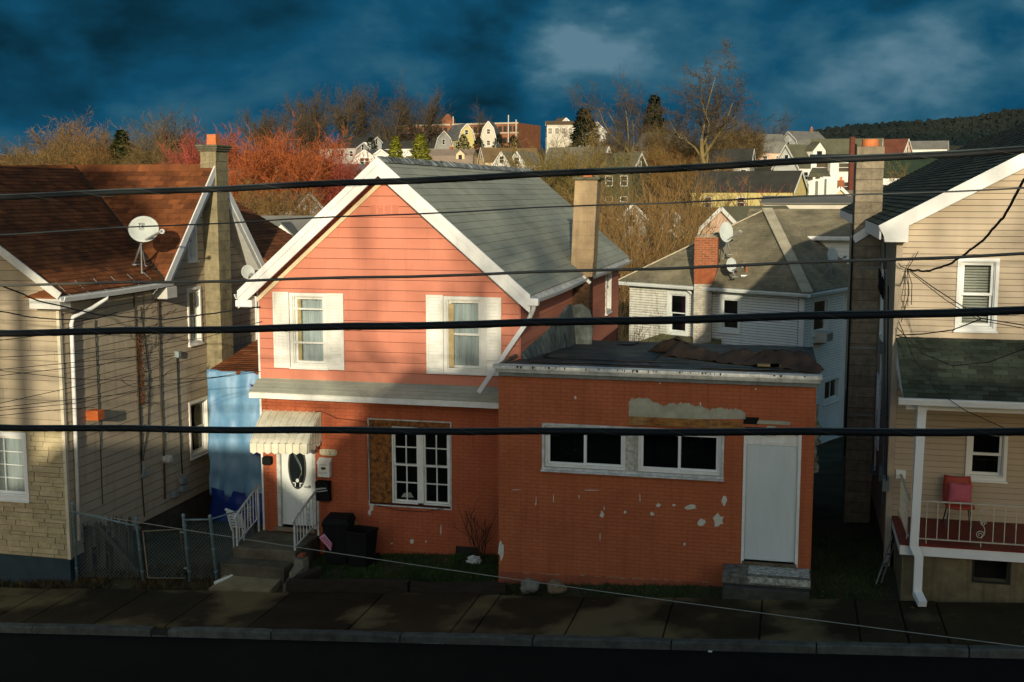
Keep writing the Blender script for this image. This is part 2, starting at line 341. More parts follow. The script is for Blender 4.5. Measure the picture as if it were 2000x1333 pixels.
for _ in range(900):
    reg = rdl.choice([(-9, -5.1, 19.5, 21.3), (-5, 2, 19.35, 19.95), (-14.5, -10, 19.3, 20.5), (-9, -5.1, 19.5, 21.3), (-14, 4, 17.5, 19.3)])
    x = rdl.uniform(reg[0], reg[1]); y = rdl.uniform(reg[2], reg[3])
    if y < 19.3 and rdl.random() < .8: continue
    z = (gz(x) - .058 if y < 19.33 else terr(x, y) + .03); s = rdl.uniform(.012, .035); a = rdl.uniform(0, 6.28); c, n_ = math.cos(a) * s, math.sin(a) * s; q = rdl.uniform(0, .02)
    mb.quad((x - c, y - n_, z), (x + n_ * .6, y - c * .6, z + q), (x + c, y + n_, z + .01), (x - n_ * .6, y + c * .6, z + q * .5))
o = mb.build('fallen_leaves', mat('fallen_leaves', (.22, .12, .045), (.09, .045, .02), rough=.9, isl=.5), kind='stuff'); o['label'] = 'scattered brown fallen leaves on pavement and yard'; o['category'] = 'leaves'

# ---- far wooded mountain on the right
def mountain():
    rd = random.Random(3); prof_px = [(600, 300), (1300, 292), (1500, 275), (1590, 258), (1650, 247), (1750, 240), (1860, 234), (1930, 224), (2000, 212), (2150, 190), (2400, 170), (2800, 175), (3300, 210)]
    t = 1700.0; mb = MB(); rows = 14; cols = 150; V = []
    for j in range(rows + 1):
        f = j / rows
        for i in range(cols + 1):
            px = 600 + (3300 - 600) * i / cols
            for (a, za), (b, zb) in zip(prof_px, prof_px[1:]):
                if a <= px <= b: py = za + (zb - za) * (px - a) / (b - a); break
            top = PT(px, py, t); base = PT(px, 375, t - 700); base.z = -8
            p = base.lerp(top, f); p.z = base.z + (top.z - base.z) * (f ** 1.25)
            p.z += mnoise.noise(Vector((p.x * .012, p.y * .012, 0))) * 14 * f * (1 - f) * 2 + mnoise.noise(Vector((p.x * .06, p.y * .06, 5))) * 3 * f
            V.append(tuple(p))
        if j == rows:
            for i in range(cols + 1): x, y, z = V[-(cols + 1)]; V.append((x * 1.25, y * 1.35, -10))
    me = bpy.data.meshes.new('mountain'); me.from_pydata(V, [], [(j * (cols + 1) + i, j * (cols + 1) + i + 1, (j + 1) * (cols + 1) + i + 1, (j + 1) * (cols + 1) + i) for j in range(rows + 1) for i in range(cols)])
    me.polygons.foreach_set('use_smooth', [True] * len(me.polygons))
    me.materials.append(mat('cloud_shaded_forest', (.016, .022, .020), (.005, .012, .014), rough=1, scale=.016, bump=.9, bscale=.12, spec=0)); o = bpy.data.objects.new('hill', me); COL.objects.link(o); structure(o)  # cloud shadow over the mountain is put into this dark colour
    # forest: thousands of bare crowns as one mass of small cones on the slope
    mbf = MB()
    for _ in range(20000):
        px = rd.uniform(1350, 2500); f = rd.random() ** .6; i = int((px - 600) / 2700 * cols); j = min(rows - 1, int(f * rows)); a = V[j * (cols + 1) + i]; b = V[(j + 1) * (cols + 1) + i]; k = f * rows - j
        x = a[0] + (b[0] - a[0]) * k + rd.uniform(-9, 9); y = a[1] + (b[1] - a[1]) * k; z = a[2] + (b[2] - a[2]) * k - 2; h = rd.uniform(3, 5.5); r = h * .6; i0 = len(mbf.v)
        mbf.v += [(x - r, y - r, z), (x + r, y - r, z), (x - r * .7, y - r * .4, z + h * .7), (x + r * .75, y - r * .4, z + h * .62), (x - r * .3, y, z + h), (x + r * .35, y, z + h * .93)]; mbf.f += [(i0, i0 + 1, i0 + 3, i0 + 2), (i0 + 2, i0 + 3, i0 + 5, i0 + 4)]
    fo = mbf.build('cloud_shaded_forest', mat('cloud_shaded_trees', (.020, .024, .020), (.006, .013, .015), rough=1, scale=.006, isl=.3, spec=0), kind='stuff'); fo['label'] = 'bare forest covering the far mountain, coloured for cloud shadow'; fo['category'] = 'forest'  # crowns coloured dark to carry the same painted cloud shadow
mountain()
# ================================================================== WINDOWS, CHIMNEYS, POTS
def frame_bars(mb, pl, r, w, n0, n1):
    u0, u1, v0, v1 = r
    for q in ((u0 - w, u0, v0 - w, v1 + w), (u1, u1 + w, v0 - w, v1 + w), (u0, u1, v1, v1 + w), (u0, u1, v0 - w, v0)):
        slab(mb, pl, [(q[0], q[2]), (q[1], q[2]), (q[1], q[3]), (q[0], q[3])], n0, n1)
def rect_poly(r): return [(r[0], r[2]), (r[1], r[2]), (r[1], r[3]), (r[0], r[3])]
def sash(parent, pl, r, w, n, m, pane_m, cols=1, rows=1, mw=.018, name='sash'):
    u0, u1, v0, v1 = r; mb = MB(); frame_bars(mb, pl, (u0 + w, u1 - w, v0 + w, v1 - w), w - .001, n - .018, n + .018)
    iu0, iu1, iv0, iv1 = u0 + w, u1 - w, v0 + w, v1 - w
    for i in range(1, cols): c = iu0 + (iu1 - iu0) * i / cols; slab(mb, pl, rect_poly((c - mw / 2, c + mw / 2, iv0, iv1)), n - .012, n + .013)
    for j in range(1, rows): c = iv0 + (iv1 - iv0) * j / rows; slab(mb, pl, rect_poly((iu0, iu1, c - mw / 2, c + mw / 2)), n - .011, n + .012)
    s = mb.build(name, m, parent)
    for i in range(cols):
        for j in range(rows):
            a0 = iu0 + (iu1 - iu0) * i / cols; a1 = iu0 + (iu1 - iu0) * (i + 1) / cols; b0 = iv0 + (iv1 - iv0) * j / rows; b1 = iv0 + (iv1 - iv0) * (j + 1) / rows
            mb = MB(); slab(mb, pl, rect_poly((a0, a1, b0, b1)), n - .004, n + .002); mb.build('pane', pane_m, parent)
    return s
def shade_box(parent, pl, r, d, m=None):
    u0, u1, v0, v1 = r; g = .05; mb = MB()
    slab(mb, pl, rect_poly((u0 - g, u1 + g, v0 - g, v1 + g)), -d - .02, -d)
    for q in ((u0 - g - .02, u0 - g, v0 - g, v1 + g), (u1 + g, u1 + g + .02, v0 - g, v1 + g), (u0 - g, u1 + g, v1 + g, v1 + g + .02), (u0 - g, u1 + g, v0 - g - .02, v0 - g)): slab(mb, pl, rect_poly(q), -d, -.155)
    mb.build('interior_shade', m or inner_shade, parent)  # dark box behind the glass stands in for the unlit room
def drape(parent, pl, r, n, m, name='curtain', amp=.02, k=18):
    u0, u1, v0, v1 = r; mb = MB(); N_ = 40; pts = [(u0 + (u1 - u0) * i / N_, n + amp * math.sin(i / N_ * k) + amp * .5 * math.sin(i * 1.7)) for i in range(N_ + 1)]; i0 = len(mb.v)
    for u, q in pts: mb.v += [tuple(pl.p(u, v0, q)), tuple(pl.p(u, v1, q * 1.0))]
    mb.f += [(i0 + 2 * i, i0 + 2 * i + 2, i0 + 2 * i + 3, i0 + 2 * i + 1) for i in range(N_)]
    return mb.build(name, m, parent, smooth=True)
def window(parent, pl, r, casing=.07, m=None, style='dh', cols=1, rows=1, curt=None, pane_m=None, sill=True, depth=.14, label=None, shade=None, head=0.0):
    """r = hole in the wall; casing on the face of the wall, sashes inside; returns the window part"""
    m = m or white_paint; pane_m = pane_m or glass; u0, u1, v0, v1 = r; mb = MB()
    frame_bars(mb, pl, r, casing, 0.0, .04 + head); frame_bars(mb, pl, (u0 + .018, u1 - .018, v0 + .018, v1 - .018), .0175, -depth, .006)
    wdw = mb.build('window', m, parent)
    if label: wdw['label'] = label
    q = (u0 + .02, u1 - .02, v0 + .02, v1 - .02); mid = (v0 + v1) / 2
    if style == 'dh': sash(wdw, pl, (q[0], q[1], mid - .02, q[3]), .045, -.05, m, pane_m, cols, rows); sash(wdw, pl, (q[0], q[1], q[2], mid + .02), .045, -.09, m, pane_m, cols, rows)
    elif style == 'slide': um = (u0 + u1) / 2; sash(wdw, pl, (q[0], um + .02, q[2], q[3]), .05, -.05, m, pane_m, cols, rows); sash(wdw, pl, (um - .02, q[1], q[2], q[3]), .05, -.09, m, pane_m, cols, rows)
    else: sash(wdw, pl, q, .045, -.06, m, pane_m, cols, rows)
    if sill:
        mb = MB(); slab(mb, pl, rect_poly((u0 - casing - .02, u1 + casing + .02, v0 - casing - .03, v0 - casing)), 0, .075); mb.build('sill', m, wdw)
    if curt is blinds:
        nb_ = max(8, int((v1 - v0) / .045))
        for i in range(nb_):
            b_ = v0 + (v1 - v0) * i / nb_; mb = MB(); mb.loft([[pl.p(u, b_, -.155), pl.p(u, b_ + .036, -.135), pl.p(u, b_ + .037, -.137), pl.p(u, b_ + .001, -.157)] for u in (u0 + .01, u1 - .01)]); mb.build('blind_slat', blinds, wdw)
    elif curt: drape(wdw, pl, (u0, u1, v0 - .02, v1 + .02), -.16, curt)
    shade_box(wdw, pl, r, .5, shade)
    return wdw
def shutter(parent, pl, r, m, n_slats=22):
    u0, u1, v0, v1 = r; mb = MB(); w = .045
    frame_bars(mb, pl, (u0 + w, u1 - w, v0 + w, v1 - w), w, .024, .056); slab(mb, pl, rect_poly((u0 + w, u1 - w, v0 + w, v1 - w)), .024, .032)
    sh = mb.build('shutter', m, parent); h = (v1 - v0 - 2 * w) / n_slats
    base = None
    for i in range(n_slats):
        a = v0 + w + h * i
        mb = MB(); mb.loft([[pl.p(u, a, .030), pl.p(u, a, .052), pl.p(u, a + h * .8, .036), pl.p(u, a + h * .8, .030)] for u in (u0 + w, u1 - w)])
        mb.build('slat', m, sh)
def chimney_shaft(parent, cx, cy, wx, wy, z0, z1, course, m, bed_m, brick=None, seed=1, lean=(0, 0), limit=300, name='block', gap=.012):
    """block or brick stack around a mortar core; lean = sideways drift per metre"""
    rd = random.Random(seed); core = MB(); sh = lambda z: (lean[0] * (z - z0), lean[1] * (z - z0))
    def ring(z, g=0): dx, dy = sh(z); return [(cx - wx / 2 + g + dx, cy - wy / 2 + g + dy, z), (cx + wx / 2 - g + dx, cy - wy / 2 + g + dy, z), (cx + wx / 2 - g + dx, cy + wy / 2 - g + dy, z), (cx - wx / 2 + g + dx, cy + wy / 2 - g + dy, z)]
    core.loft([ring(z0, .012), ring(z1, .012)]); st = core.build('chimney', bed_m, parent); n = max(1, round((z1 - z0) / course)); h = (z1 - z0) / n; cnt = 0; joined = MB()
    for k in range(n):
        a, b = z0 + h * k + gap / 2, z0 + h * (k + 1) - gap / 2
        if not brick:
            ra, rb = ring(a), ring(b); j = rd.uniform(-.004, .004); mb = MB().loft([[(x + j, y + j, z) for x, y, z in ra], [(x + j, y + j, z) for x, y, z in rb]]); mb.build(name, m, st); continue
        for (A, B, D) in ((0, 1, (0, -1)), (1, 2, (1, 0)), (2, 3, (0, 1)), (3, 0, (-1, 0))):
            P, Q = Vector(ring(a)[A]), Vector(ring(a)[B]); ln = (Q - P).length; u = -(k % 2) * brick / 2
            while u < ln - .01:
                s0, s1 = max(0, u) + gap / 2, min(ln, u + brick) - gap / 2
                if s1 - s0 > .02:
                    d = (Q - P).normalized(); nn = Vector((D[0], D[1], 0)); o_ = rd.uniform(0, .004); p0 = P + d * s0; p1 = P + d * s1; up = Vector((0, 0, b - a))
                    tgt = MB() if cnt < limit and D in ((0, -1), (1, 0)) else joined
                    tgt.hexa([p0 - nn * .02, p1 - nn * .02, p1 + nn * o_, p0 + nn * o_, p0 - nn * .02 + up, p1 - nn * .02 + up, p1 + nn * o_ + up, p0 + nn * o_ + up])
                    if tgt is not joined: tgt.build(name, m, st); cnt += 1
                u += brick
    if joined.v: joined.build(name + '_field', m, st, kind='stuff')
    return st
def flue_pot(parent, cx, cy, w, z0, z1, m=None, sides=4, taper=.95):
    mb = MB(); rg = lambda z, r: [(cx + r * math.cos(math.pi / 4 + 2 * math.pi * i / sides), cy + r * math.sin(math.pi / 4 + 2 * math.pi * i / sides), z) for i in range(sides)]
    r = w * .7071; mb.loft([rg(z0, r), rg(z1, r * taper), rg(z1, r * taper * .8), rg(z1 - .12, r * taper * .8)]); return mb.build('flue_pot', m or terracotta, parent)
def bevel_box(name, a, b, m, parent=None, c=.015):
    mb = MB(); (x0, y0, z0), (x1, y1, z1) = a, b
    rg = lambda z, g: [(x0 + g, y0 + g, z), (x1 - g, y0 + g, z), (x1 - g, y1 - g, z), (x0 + g, y1 - g, z)]
    mb.loft([rg(z0, c), rg(z0 + c, 0), rg(z1 - c, 0), rg(z1, c)]); return mb.build(name, m, parent)
# ================================================================== SALMON HOUSE
salmon = mat('salmon_siding', (.60, .225, .140), (.55, .20, .122), rough=.6, scale=1.2, rand=.05, streak=(.36, .13, .09), sstr=.35, bump=.06, bscale=18)
brick_paint = mat('painted_brick', (.46, .125, .052), (.37, .09, .036), rough=.6, scale=1.5, isl=.05, bump=.15, bscale=50, streak=(.21, .055, .026), sstr=.55)
brick_bed = mat('painted_joint', (.30, .075, .032), rough=.8, scale=3)
roof_grey = mat('grey_shingle', (.405, .42, .325), (.32, .335, .265), rough=.9, scale=1.4, rand=.07, isl=.05, bump=.35, bscale=90, streak=(.24, .24, .19), sstr=.4)
YS = 21.45; XL = PY(509, 700, YS).x; XR = PY(1015, 640, YS).x; ZS = PY(740, 748, YS).z; YO = YS - .36; YB = 34.3
AP = PY(738, 309, YO); ER = PY(1036, 578, YO); EL = PY(465, 570, YO); AX, AZ = AP.x, AP.z
H1 = thing('salmon_house', 'salmon pink gabled house with white shutters and grey shingle roof', 'house')
def zr(x): return AZ + (x - AX) * ((ER.z - AZ) / (ER.x - AX) if x > AX else (EL.z - AZ) / (EL.x - AX))
plF = Plane((0, YS, 0), (1, 0, 0), (0, 0, 1))
w1 = rectY(574, 635, 579, 712, YS); w2 = rectY(874, 940, 586, 722, YS)
gab = [(XL, ZS), (XR, ZS), (XR, zr(XR) - .16), (AX, AZ - .16), (XL, zr(XL) - .16)]
salmon_seam = mat('salmon_seam', (.13, .04, .028), rough=1)
up_w = wall('upper_wall', plF, gab, [w1, w2], .15, salmon_seam, H1)
# convex gable polygon is clipped course by course
clad(H1, 'siding_board', plF, gab, [tuple(a + b for a, b in zip(w, (-.07, .07, -.07, .07))) for w in (w1, w2)], .2005, salmon, t0=.020, t1=.006, joint=.010)
wd = window(H1, plF, w1, casing=.065, style='fixed', curt=curtain, label='upper window with net curtain and storm frame')
u0, u1, v0, v1 = w1
for yy in (604, 670):
    zz = PY(605, yy, YS).z; mb = MB(); slab(mb, plF, rect_poly((u0 + .02, u1 - .02, zz - .018, zz + .018)), -.03, .005); mb.build('storm_bar', white_paint, wd)
mb = MB(); slab(mb, plF, rect_poly((u0 + .03, u0 + .13, v0 + .03, v1 - .03)), -.11, -.06); mb.build('inner_jamb', mat('cream_wood', (.55, .46, .26), (.40, .30, .14), rough=.7, scale=10), wd)
wd = window(H1, plF, w2, casing=.065, style='dh', curt=curtain, label='upper window with grey curtain and open sash')
mb = MB(); slab(mb, plF, rect_poly((w2[0] + .02, w2[0] + .12, w2[2] + .03, w2[3] - .08)), -.035, -.02); mb.build('inner_jamb', mat('cream_wood', (.55, .46, .26)), wd)
for a, b, t, bt in ((536, 567, 570, 718), (642, 673, 573, 722), (834, 867, 576, 730), (947, 980, 581, 734)): shutter(H1, plF, rectY(a, b, t, bt, YS), white_paint)
# side wall facing the flat roof, rear and left walls
plR = Plane((XR, 0, 0), (0, 1, 0), (0, 0, 1)); sw = (31.75, 32.55, 3.7, 4.95); sideR = [(YS, -.4), (YB - .2, -.4), (YB - .2, zr(XR) - .1), (YS, zr(XR) - .1)]
wall('side_wall', plR, sideR, [sw], .15, salmon_seam, H1)
clad(H1, 'siding_board', plR, [(YS, 3.0), (YB - .2, 3.0), (YB - .2, zr(XR) - .1), (YS, zr(XR) - .1)], [tuple(a + b for a, b in zip(sw, (-.07, .07, -.07, .07)))], .2005, salmon, t0=.020, t1=.006, joint=.010, v0=ZS - .4)
window(H1, plR, sw, casing=.075, curt=curtain)
wall('side_wall', Plane((XL, 0, 0), (0, -1, 0), (0, 0, 1)), [(-YB + .2, -.6), (-YS, -.6), (-YS, zr(XL) - .1), (-YB + .2, zr(XL) - .1)], [], .15, salmon, H1)
wall('rear_wall', Plane((0, YB - .2, 0), (-1, 0, 0), (0, 0, 1)), [(-XR, -2.2), (-XL, -2.2), (-XL, zr(XL) - .16), (-AX, AZ - .16), (-XR, zr(XR) - .16)], [], .15, salmon, H1)
box('corner_board', (XR - .012, YS - .026, ZS), (XR + .026, YS + .02, zr(XR) - .2), mat('salmon_trim', (.56, .19, .14)), H1)
box('corner_board', (XL - .04, YS - .02, -.3), (XL - .001, YS + .06, zr(XL) - .2), white_paint, H1)
# roof planes
def roof_side(parent, Xr, Zr, Xe, Ze, y0, y1, m, th=.09, h=.2, L=3.0, limit=10**6, name='shingle_course', seed=1, soff=None, gap=.004, t0=.016, jit=.2):
    sgn = 1 if Xe > Xr else -1; u = Vector((0, sgn, 0)); vv = Vector((Xr - Xe, 0, Zr - Ze)); Ln = vv.length
    pl = Plane((Xe, y0 if sgn > 0 else y1, Ze), u, vv); poly = [(0, 0), (y1 - y0, 0), (y1 - y0, Ln), (0, Ln)]
    mb = MB(); slab(mb, pl, poly, -th, 0); r = mb.build('roof', soff or m, parent)
    clad(r, name, pl, poly, [], h, m, L=L, t0=t0, t1=.004, gap=gap, jit=jit, seed=seed, limit=limit); return r, pl, Ln
soff_m = mat('soffit_pink', (.42, .22, .15), (.33, .17, .11), rough=.8)
rR, plRR, LnR = roof_side(H1, AX, AZ, ER.x, ER.z, YO, YB, roof_grey, soff=soff_m)
rL, plRL, LnL = roof_side(H1, AX, AZ, EL.x, EL.z, YO, YB, roof_grey, soff=soff_m, L=3.4, seed=4)
cap_m = mat('ridge_cap', (.36, .40, .38), (.07, .075, .07), rough=.85, scale=6, rand=.3)
rdc = random.Random(4); y = YO
while y < YB:
    l = rdc.uniform(.2, .3); z = AZ + .012 + rdc.uniform(0, .02); t = .016; dz = .125 * .9
    mb = MB(); mb.loft([[(AX - .14, yy, z - dz + .006), (AX, yy, z + lift), (AX + .14, yy, z - dz + .006), (AX + .14, yy, z - dz + .006 + t), (AX, yy, z + t + lift), (AX - .14, yy, z - dz + .006 + t)] for yy, lift in ((y, .012), (min(YB, y + l), 0))]); mb.build('ridge_cap', cap_m, H1); y += l
# rake boards: fascia with a step, frieze on the wall
def rake(p, q, yy, h, d, m, name, drop=0.0):
    mb = MB(); a = Vector((p.x, yy, p.z)); b = Vector((q.x, yy, q.z)); dn = Vector((0, 0, -1)); 
    mb.loft([[c + dn * drop, c + dn * (drop + h), c + dn * (drop + h) + Vector((0, d, 0)), c + dn * drop + Vector((0, d, 0))] for c in (a, b)]); return mb.build(name, m, H1)
for E_ in (ER, EL):
    o_ = E_.copy(); s = 1 if E_ is ER else -1
    rake(AP + Vector((0, 0, .02)), o_ + Vector((0, 0, .02)), YO - .045, .15, .044, white_metal, 'rake_fascia')
    rake(AP, o_, YO - .02, .20, .055, white_metal, 'rake_board', .13)
    # frieze board on the wall under the overhang
    xi = XR if s > 0 else XL; A = Vector((AX, 0, AZ - .35)); B = Vector((xi, 0, zr(xi) - .35)); rake(A, B, YS - .05, .10, .045, mat('cream_trim', (.72, .62, .40), (.60, .50, .30)) if s < 0 else white_paint, 'frieze_board')
    xs0, xs1 = (XR, ER.x) if s > 0 else (EL.x, XL)
    box('soffit', (min(xs0, xs1), YS - .01, min(ER.z, EL.z) - .12), (max(xs0, xs1), YB, min(ER.z, EL.z) - .10), soff_m, H1)
# little return of the left eave
bevel_box('eave_return', (EL.x - .05, YO - .03, EL.z - .30), (EL.x + .30, YO + .12, EL.z - .16), white_metal, H1)
# gable louvre: four groups of slats
vr = rectY(722, 779, 400, 418, YS); vent = MB(); vent_o = None
mb = MB(); slab(mb, plF, rect_poly(vr), .01, .018); vent_o = mb.build('gable_vent', salmon, H1)
for g in range(4):
    for k in range(5):
        w = (vr[1] - vr[0]) / 4; a = vr[0] + w * g + .02; b = vr[2] + (vr[3] - vr[2]) * (k + .15) / 5
        mb = MB(); mb.loft([[plF.p(u, b, .018), plF.p(u, b, .036), plF.p(u, b + .022, .02), plF.p(u, b + .022, .018)] for u in (a, a + w - .04)]); mb.build('slat', salmon, vent_o)
# gutters with straps; the chimney interrupts them
def gutter(parent, x, z, y0, y1, m, w=.11, h=.09, sag=.0, strap=True, side=1, n=12, straps=None):
    mb = MB(); rings = []
    for i in range(n + 1):
        t = i / n; y = y0 + (y1 - y0) * t; zz = z - sag * 4 * t * (1 - t); s = side
        rings.append([(x, y, zz), (x, y, zz - h * .7), (x + s * .02, y, zz - h), (x + s * (w - .03), y, zz - h), (x + s * w, y, zz - .02), (x + s * w, y, zz), (x + s * (w - .012), y, zz), (x + s * (w - .04), y, zz - h + .012), (x + s * .03, y, zz - h + .012), (x + s * .012, y, zz)])
    g = mb.loft(rings).build('gutter', m, parent)
    if strap:
        k = y0 + .25
        while k < y1:
            t = (k - y0) / (y1 - y0); zz = z - sag * 4 * t * (1 - t)
            mb = MB(); mb.tube([(x - side * .24, k, zz + .25), (x + side * .01, k, zz + .035), (x + side * w, k, zz + .002)], .006, 5); mb.build('gutter_strap', grey_metal, g); k += .62
    return g
box('eave_fascia', (ER.x - .03, YO, ER.z - .17), (ER.x - .012, YB, ER.z - .005), white_metal, H1)
GX = ER.x - .01; GZ = ER.z - .055; YC = 26.75
gutter(H1, GX, GZ, YO + .02, YC - .05, white_metal, sag=.03); gutter(H1, GX, GZ - .01, YC + .62, YB, white_metal, sag=.02)
bevel_box('gutter_box', (GX - .02, YO - .07, GZ - .13), (GX + .17, YO + .05, GZ + .01), white_metal, H1)
gutter(H1, EL.x + .01, EL.z - .055, YO + .02, YB, white_metal, side=-1, strap=False)
dp = [PY(x, y, YO - .02) for x, y in ((1043, 596), (1041, 606), (1034, 622), (1028, 632))]; mb = MB()
mb.tube(dp, .045, 8); o_ = mb.build('downspout_elbow', white_old, H1, smooth=True)
mb = MB(); mb.bar(PY(1030, 628, YO - .02), PY(935, 767, YO - .10), .085, .065, (0, -1, 0)); mb.build('downspout', white_metal, H1)
# chimney: old brick below the roof, cement-rendered block above
c0 = Vector((-4.76, YC + .26, 0)); old_brick = mat('old_brick', (.14, .07, .035), (.06, .035, .02), rough=.95, scale=9, rand=.3, isl=.3, bump=.4)
chimney_shaft(H1, -4.80, YC + .27, .42, .5, 3.1, 5.0, .075, old_brick, mat('old_mortar', (.11, .085, .055), rough=1), brick=.21, limit=120, name='brick', gap=.012)
render_m = mat('cement_render', (.46, .34, .19), (.33, .24, .14), rough=.9, scale=3, bump=.5, bscale=40, rand=.08, streak=(.12, .10, .07), sstr=.6)
ct = PX(1140, 352, -4.7); CH = chimney_shaft(H1, -4.78, YC + .27, .52, .55, 5.0, ct.z, .3, render_m, mat('cement_bed', (.30, .23, .14), rough=1), name='block', gap=.006, lean=(.045, 0))
lx = .045 * (ct.z - 5.0); bevel_box('chimney_cap', (-5.10 + lx, YC - .07, ct.z), (-4.46 + lx, YC + .61, ct.z + .07), mat('cap_moss', (.16, .15, .10), (.08, .08, .05), rough=1, scale=9, bump=.6), H1, .02)
flue_pot(H1, -4.78 + lx, YC + .27, .2, ct.z + .07, ct.z + .2)
mb = MB(); mb.bar((-5.06, YC - .03, 5.30), (-4.56, YC - .03, 4.86), .02, .07); mb.build('flashing', white_metal, H1)
# pent roof between the storeys
PB = PY(740, 777, YS - .42); pv = Vector((0, .42, ZS - PB.z)); plP = Plane((XL - .06, YS - .42, PB.z), (1, 0, 0), pv); pw = XR - XL + .06
mb = MB(); slab(mb, plP, [(0, 0), (pw, 0), (pw, pv.length), (0, pv.length)], -.06, 0); pr = mb.build('pent_roof', white_paint, H1)
clad(pr, 'shingle', plP, [(0, 0), (pw, 0), (pw, pv.length), (0, pv.length)], [], .115, roof_grey, L=.92, t0=.014, t1=.004, jit=.3, seed=9)
box('pent_fascia', (XL - .06, YS - .445, PB.z - .11), (XR - .01, YS - .415, PB.z - .015), white_paint, H1)
box('pent_soffit', (XL - .05, YS - .41, PB.z - .10), (XR - .02, YS - .001, PB.z - .08), white_paint, H1)
bevel_box('rust_stain_plate', (PY(920, 757, YS - .3).x, YS - .27, ZS - .20), (PY(935, 757, YS - .3).x, YS - .22, ZS - .155), mat('rust', (.30, .13, .03), (.14, .06, .02), rough=.95), H1, .004)
# ground floor: painted brick with door and the half-boarded window
wb = rectY(766, 879, 836, 986, YS); wo_ = rectY(722, 880, 823, 989, YS); dr = rectY(541, 612, 800, 1031, YS); DZ = PY(575, 1030, YS).z; dr = (dr[0], dr[1], DZ, DZ + 2.1)
low = [(XL, -.45), (XR, -.45), (XR, PB.z - .09), (XL, PB.z - .09)]
wall('ground_floor_wall', plF, low, [wo_, dr], .15, brick_bed, H1)
dist = lambda it: sum((plF.p(*q, 0) - CAMP).length for q in it[2][0]) / len(it[2][0])
clad(H1, 'brick', plF, low, [wo_, dr], .0685, brick_paint, L=.21, gap=.008, joint=.007, t0=.006, t1=.006, jit=.05, limit=300, rest='brickwork', keyf=dist)
osb = mat('osb_board', (.36, .14, .03), (.045, .02, .008), rough=.8, scale=11, bump=.3, bscale=40)
mb = MB(); slab(mb, plF, rect_poly((wo_[0], wb[0], wo_[2] + .03, wo_[3])), -.05, -.01); mb.build('chipboard_panel', osb, H1)
mb = MB(); slab(mb, plF, rect_poly((wb[0] + .001, wo_[1], wb[3] + .01, wo_[3])), -.05, -.011); mb.build('chipboard_strip', osb, H1)
mb = MB(); frame_bars(mb, plF, wo_, .025, -.02, .022); mb.build('window_trim', white_old, H1)
um = (wb[0] + wb[1]) / 2
mb = MB(); slab(mb, plF, rect_poly((um - .055, um + .055, wb[2], wb[3])), -.1, .01); frame_bars(mb, plF, (wb[0] + .03, wb[1] - .03, wb[2] + .03, wb[3] - .03), .03, -.1, .01); bw = mb.build('window', white_paint, H1); bw['label'] = 'white twin window with small panes beside the chipboard'
for a, b in ((wb[0] + .03, um - .055), (um + .055, wb[1] - .03)):
    mid = (wb[2] + wb[3]) / 2 + .01; sash(bw, plF, (a, b, mid - .02, wb[3] - .03), .035, -.03, white_paint, glass, 2, 2, mw=.022); sash(bw, plF, (a, b, wb[2] + .03, mid + .02), .035, -.06, white_paint, glass, 2, 2, mw=.022)
shade_box(bw, plF, wo_, .7)
mb = MB(); p0 = plF.p(wb[0] + .14, wb[2] + .1, -.1); mb.prism([p0, p0 + Vector((.26, 0, 0)), p0 + Vector((.2, 0, .1)), p0 + Vector((.06, 0, .08))], (0, .02, 0)); mb.build('folded_paper', white_paint, bw)
# door
door_m = mat('door_white', (.66, .70, .66), (.58, .62, .58), rough=.4, scale=3, streak=(.45, .45, .38), sstr=.3)
mb = MB(); d0, d1, dz0, dz1 = dr; fw_ = .075
frame_bars(mb, plF, (d0 + fw_, d1 - .0 - fw_ * .3, dz0 + .0, dz1 - .05), fw_ * .98, -.12, .02); mb.build('door_frame', white_old, H1)
sd = (d0 + fw_ + .004, d1 - fw_ * .3 - .004, dz0 + .03, dz1 - .06)
oc = ((sd[0] + sd[1]) / 2, PY(575, 913, YS).z); oa, ob = .165, .43
mb = MB(); slab(mb, plF, rect_poly(sd), -.1, -.055); dor = mb.build('door', door_m, H1)
for (a, b, c, d) in ((.08, .44, .09, .33), (.56, .92, .09, .33), (.08, .44, .38, .52), (.56, .92, .38, .52)):
    w_, h_ = sd[1] - sd[0], 1.7; q = (sd[0] + w_ * a, sd[0] + w_ * b, sd[2] + h_ * c, sd[2] + h_ * d); mb = MB(); frame_bars(mb, plF, (q[0] + .02, q[1] - .02, q[2] + .02, q[3] - .02), .018, -.055, -.047); mb.build('door_panel', door_m, dor)
def oval(a, b, n0, n1, a2=None, b2=None, N_=36):
    mb = MB(); ring = [(oc[0] + a * math.cos(2 * math.pi * i / N_), oc[1] + b * math.sin(2 * math.pi * i / N_)) for i in range(N_)]
    if a2 is None: slab(mb, plF, ring, n0, n1); return mb
    r2 = [(oc[0] + a2 * math.cos(2 * math.pi * i / N_), oc[1] + b2 * math.sin(2 * math.pi * i / N_)) for i in range(N_)]
    for i in range(N_): j = (i + 1) % N_; slab(mb, plF, [ring[i], ring[j], r2[j], r2[i]], n0, n1)
    return mb
oval(oa, ob, -.056, -.050).build('oval_pane', pane_dark, dor); oval(oa + .03, ob + .03, -.055, -.036, oa, ob).build('oval_moulding', mat('moulding_dark', (.06, .06, .055), rough=.5), dor)
lead = mat('leading', (.55, .58, .52), rough=.3, metal=.6)
for k, (ph, sg) in enumerate(((-.02, 1), (.12, 1))):
    mb = MB(); mb.tube([plF.p(oc[0] + sg * (.09 * math.sin(t * .5 + ph * 9)), oc[1] - .3 + .6 * t / 8 + ph, -.048) for t in range(9)], .0035, 4); mb.build('leading', lead, dor)
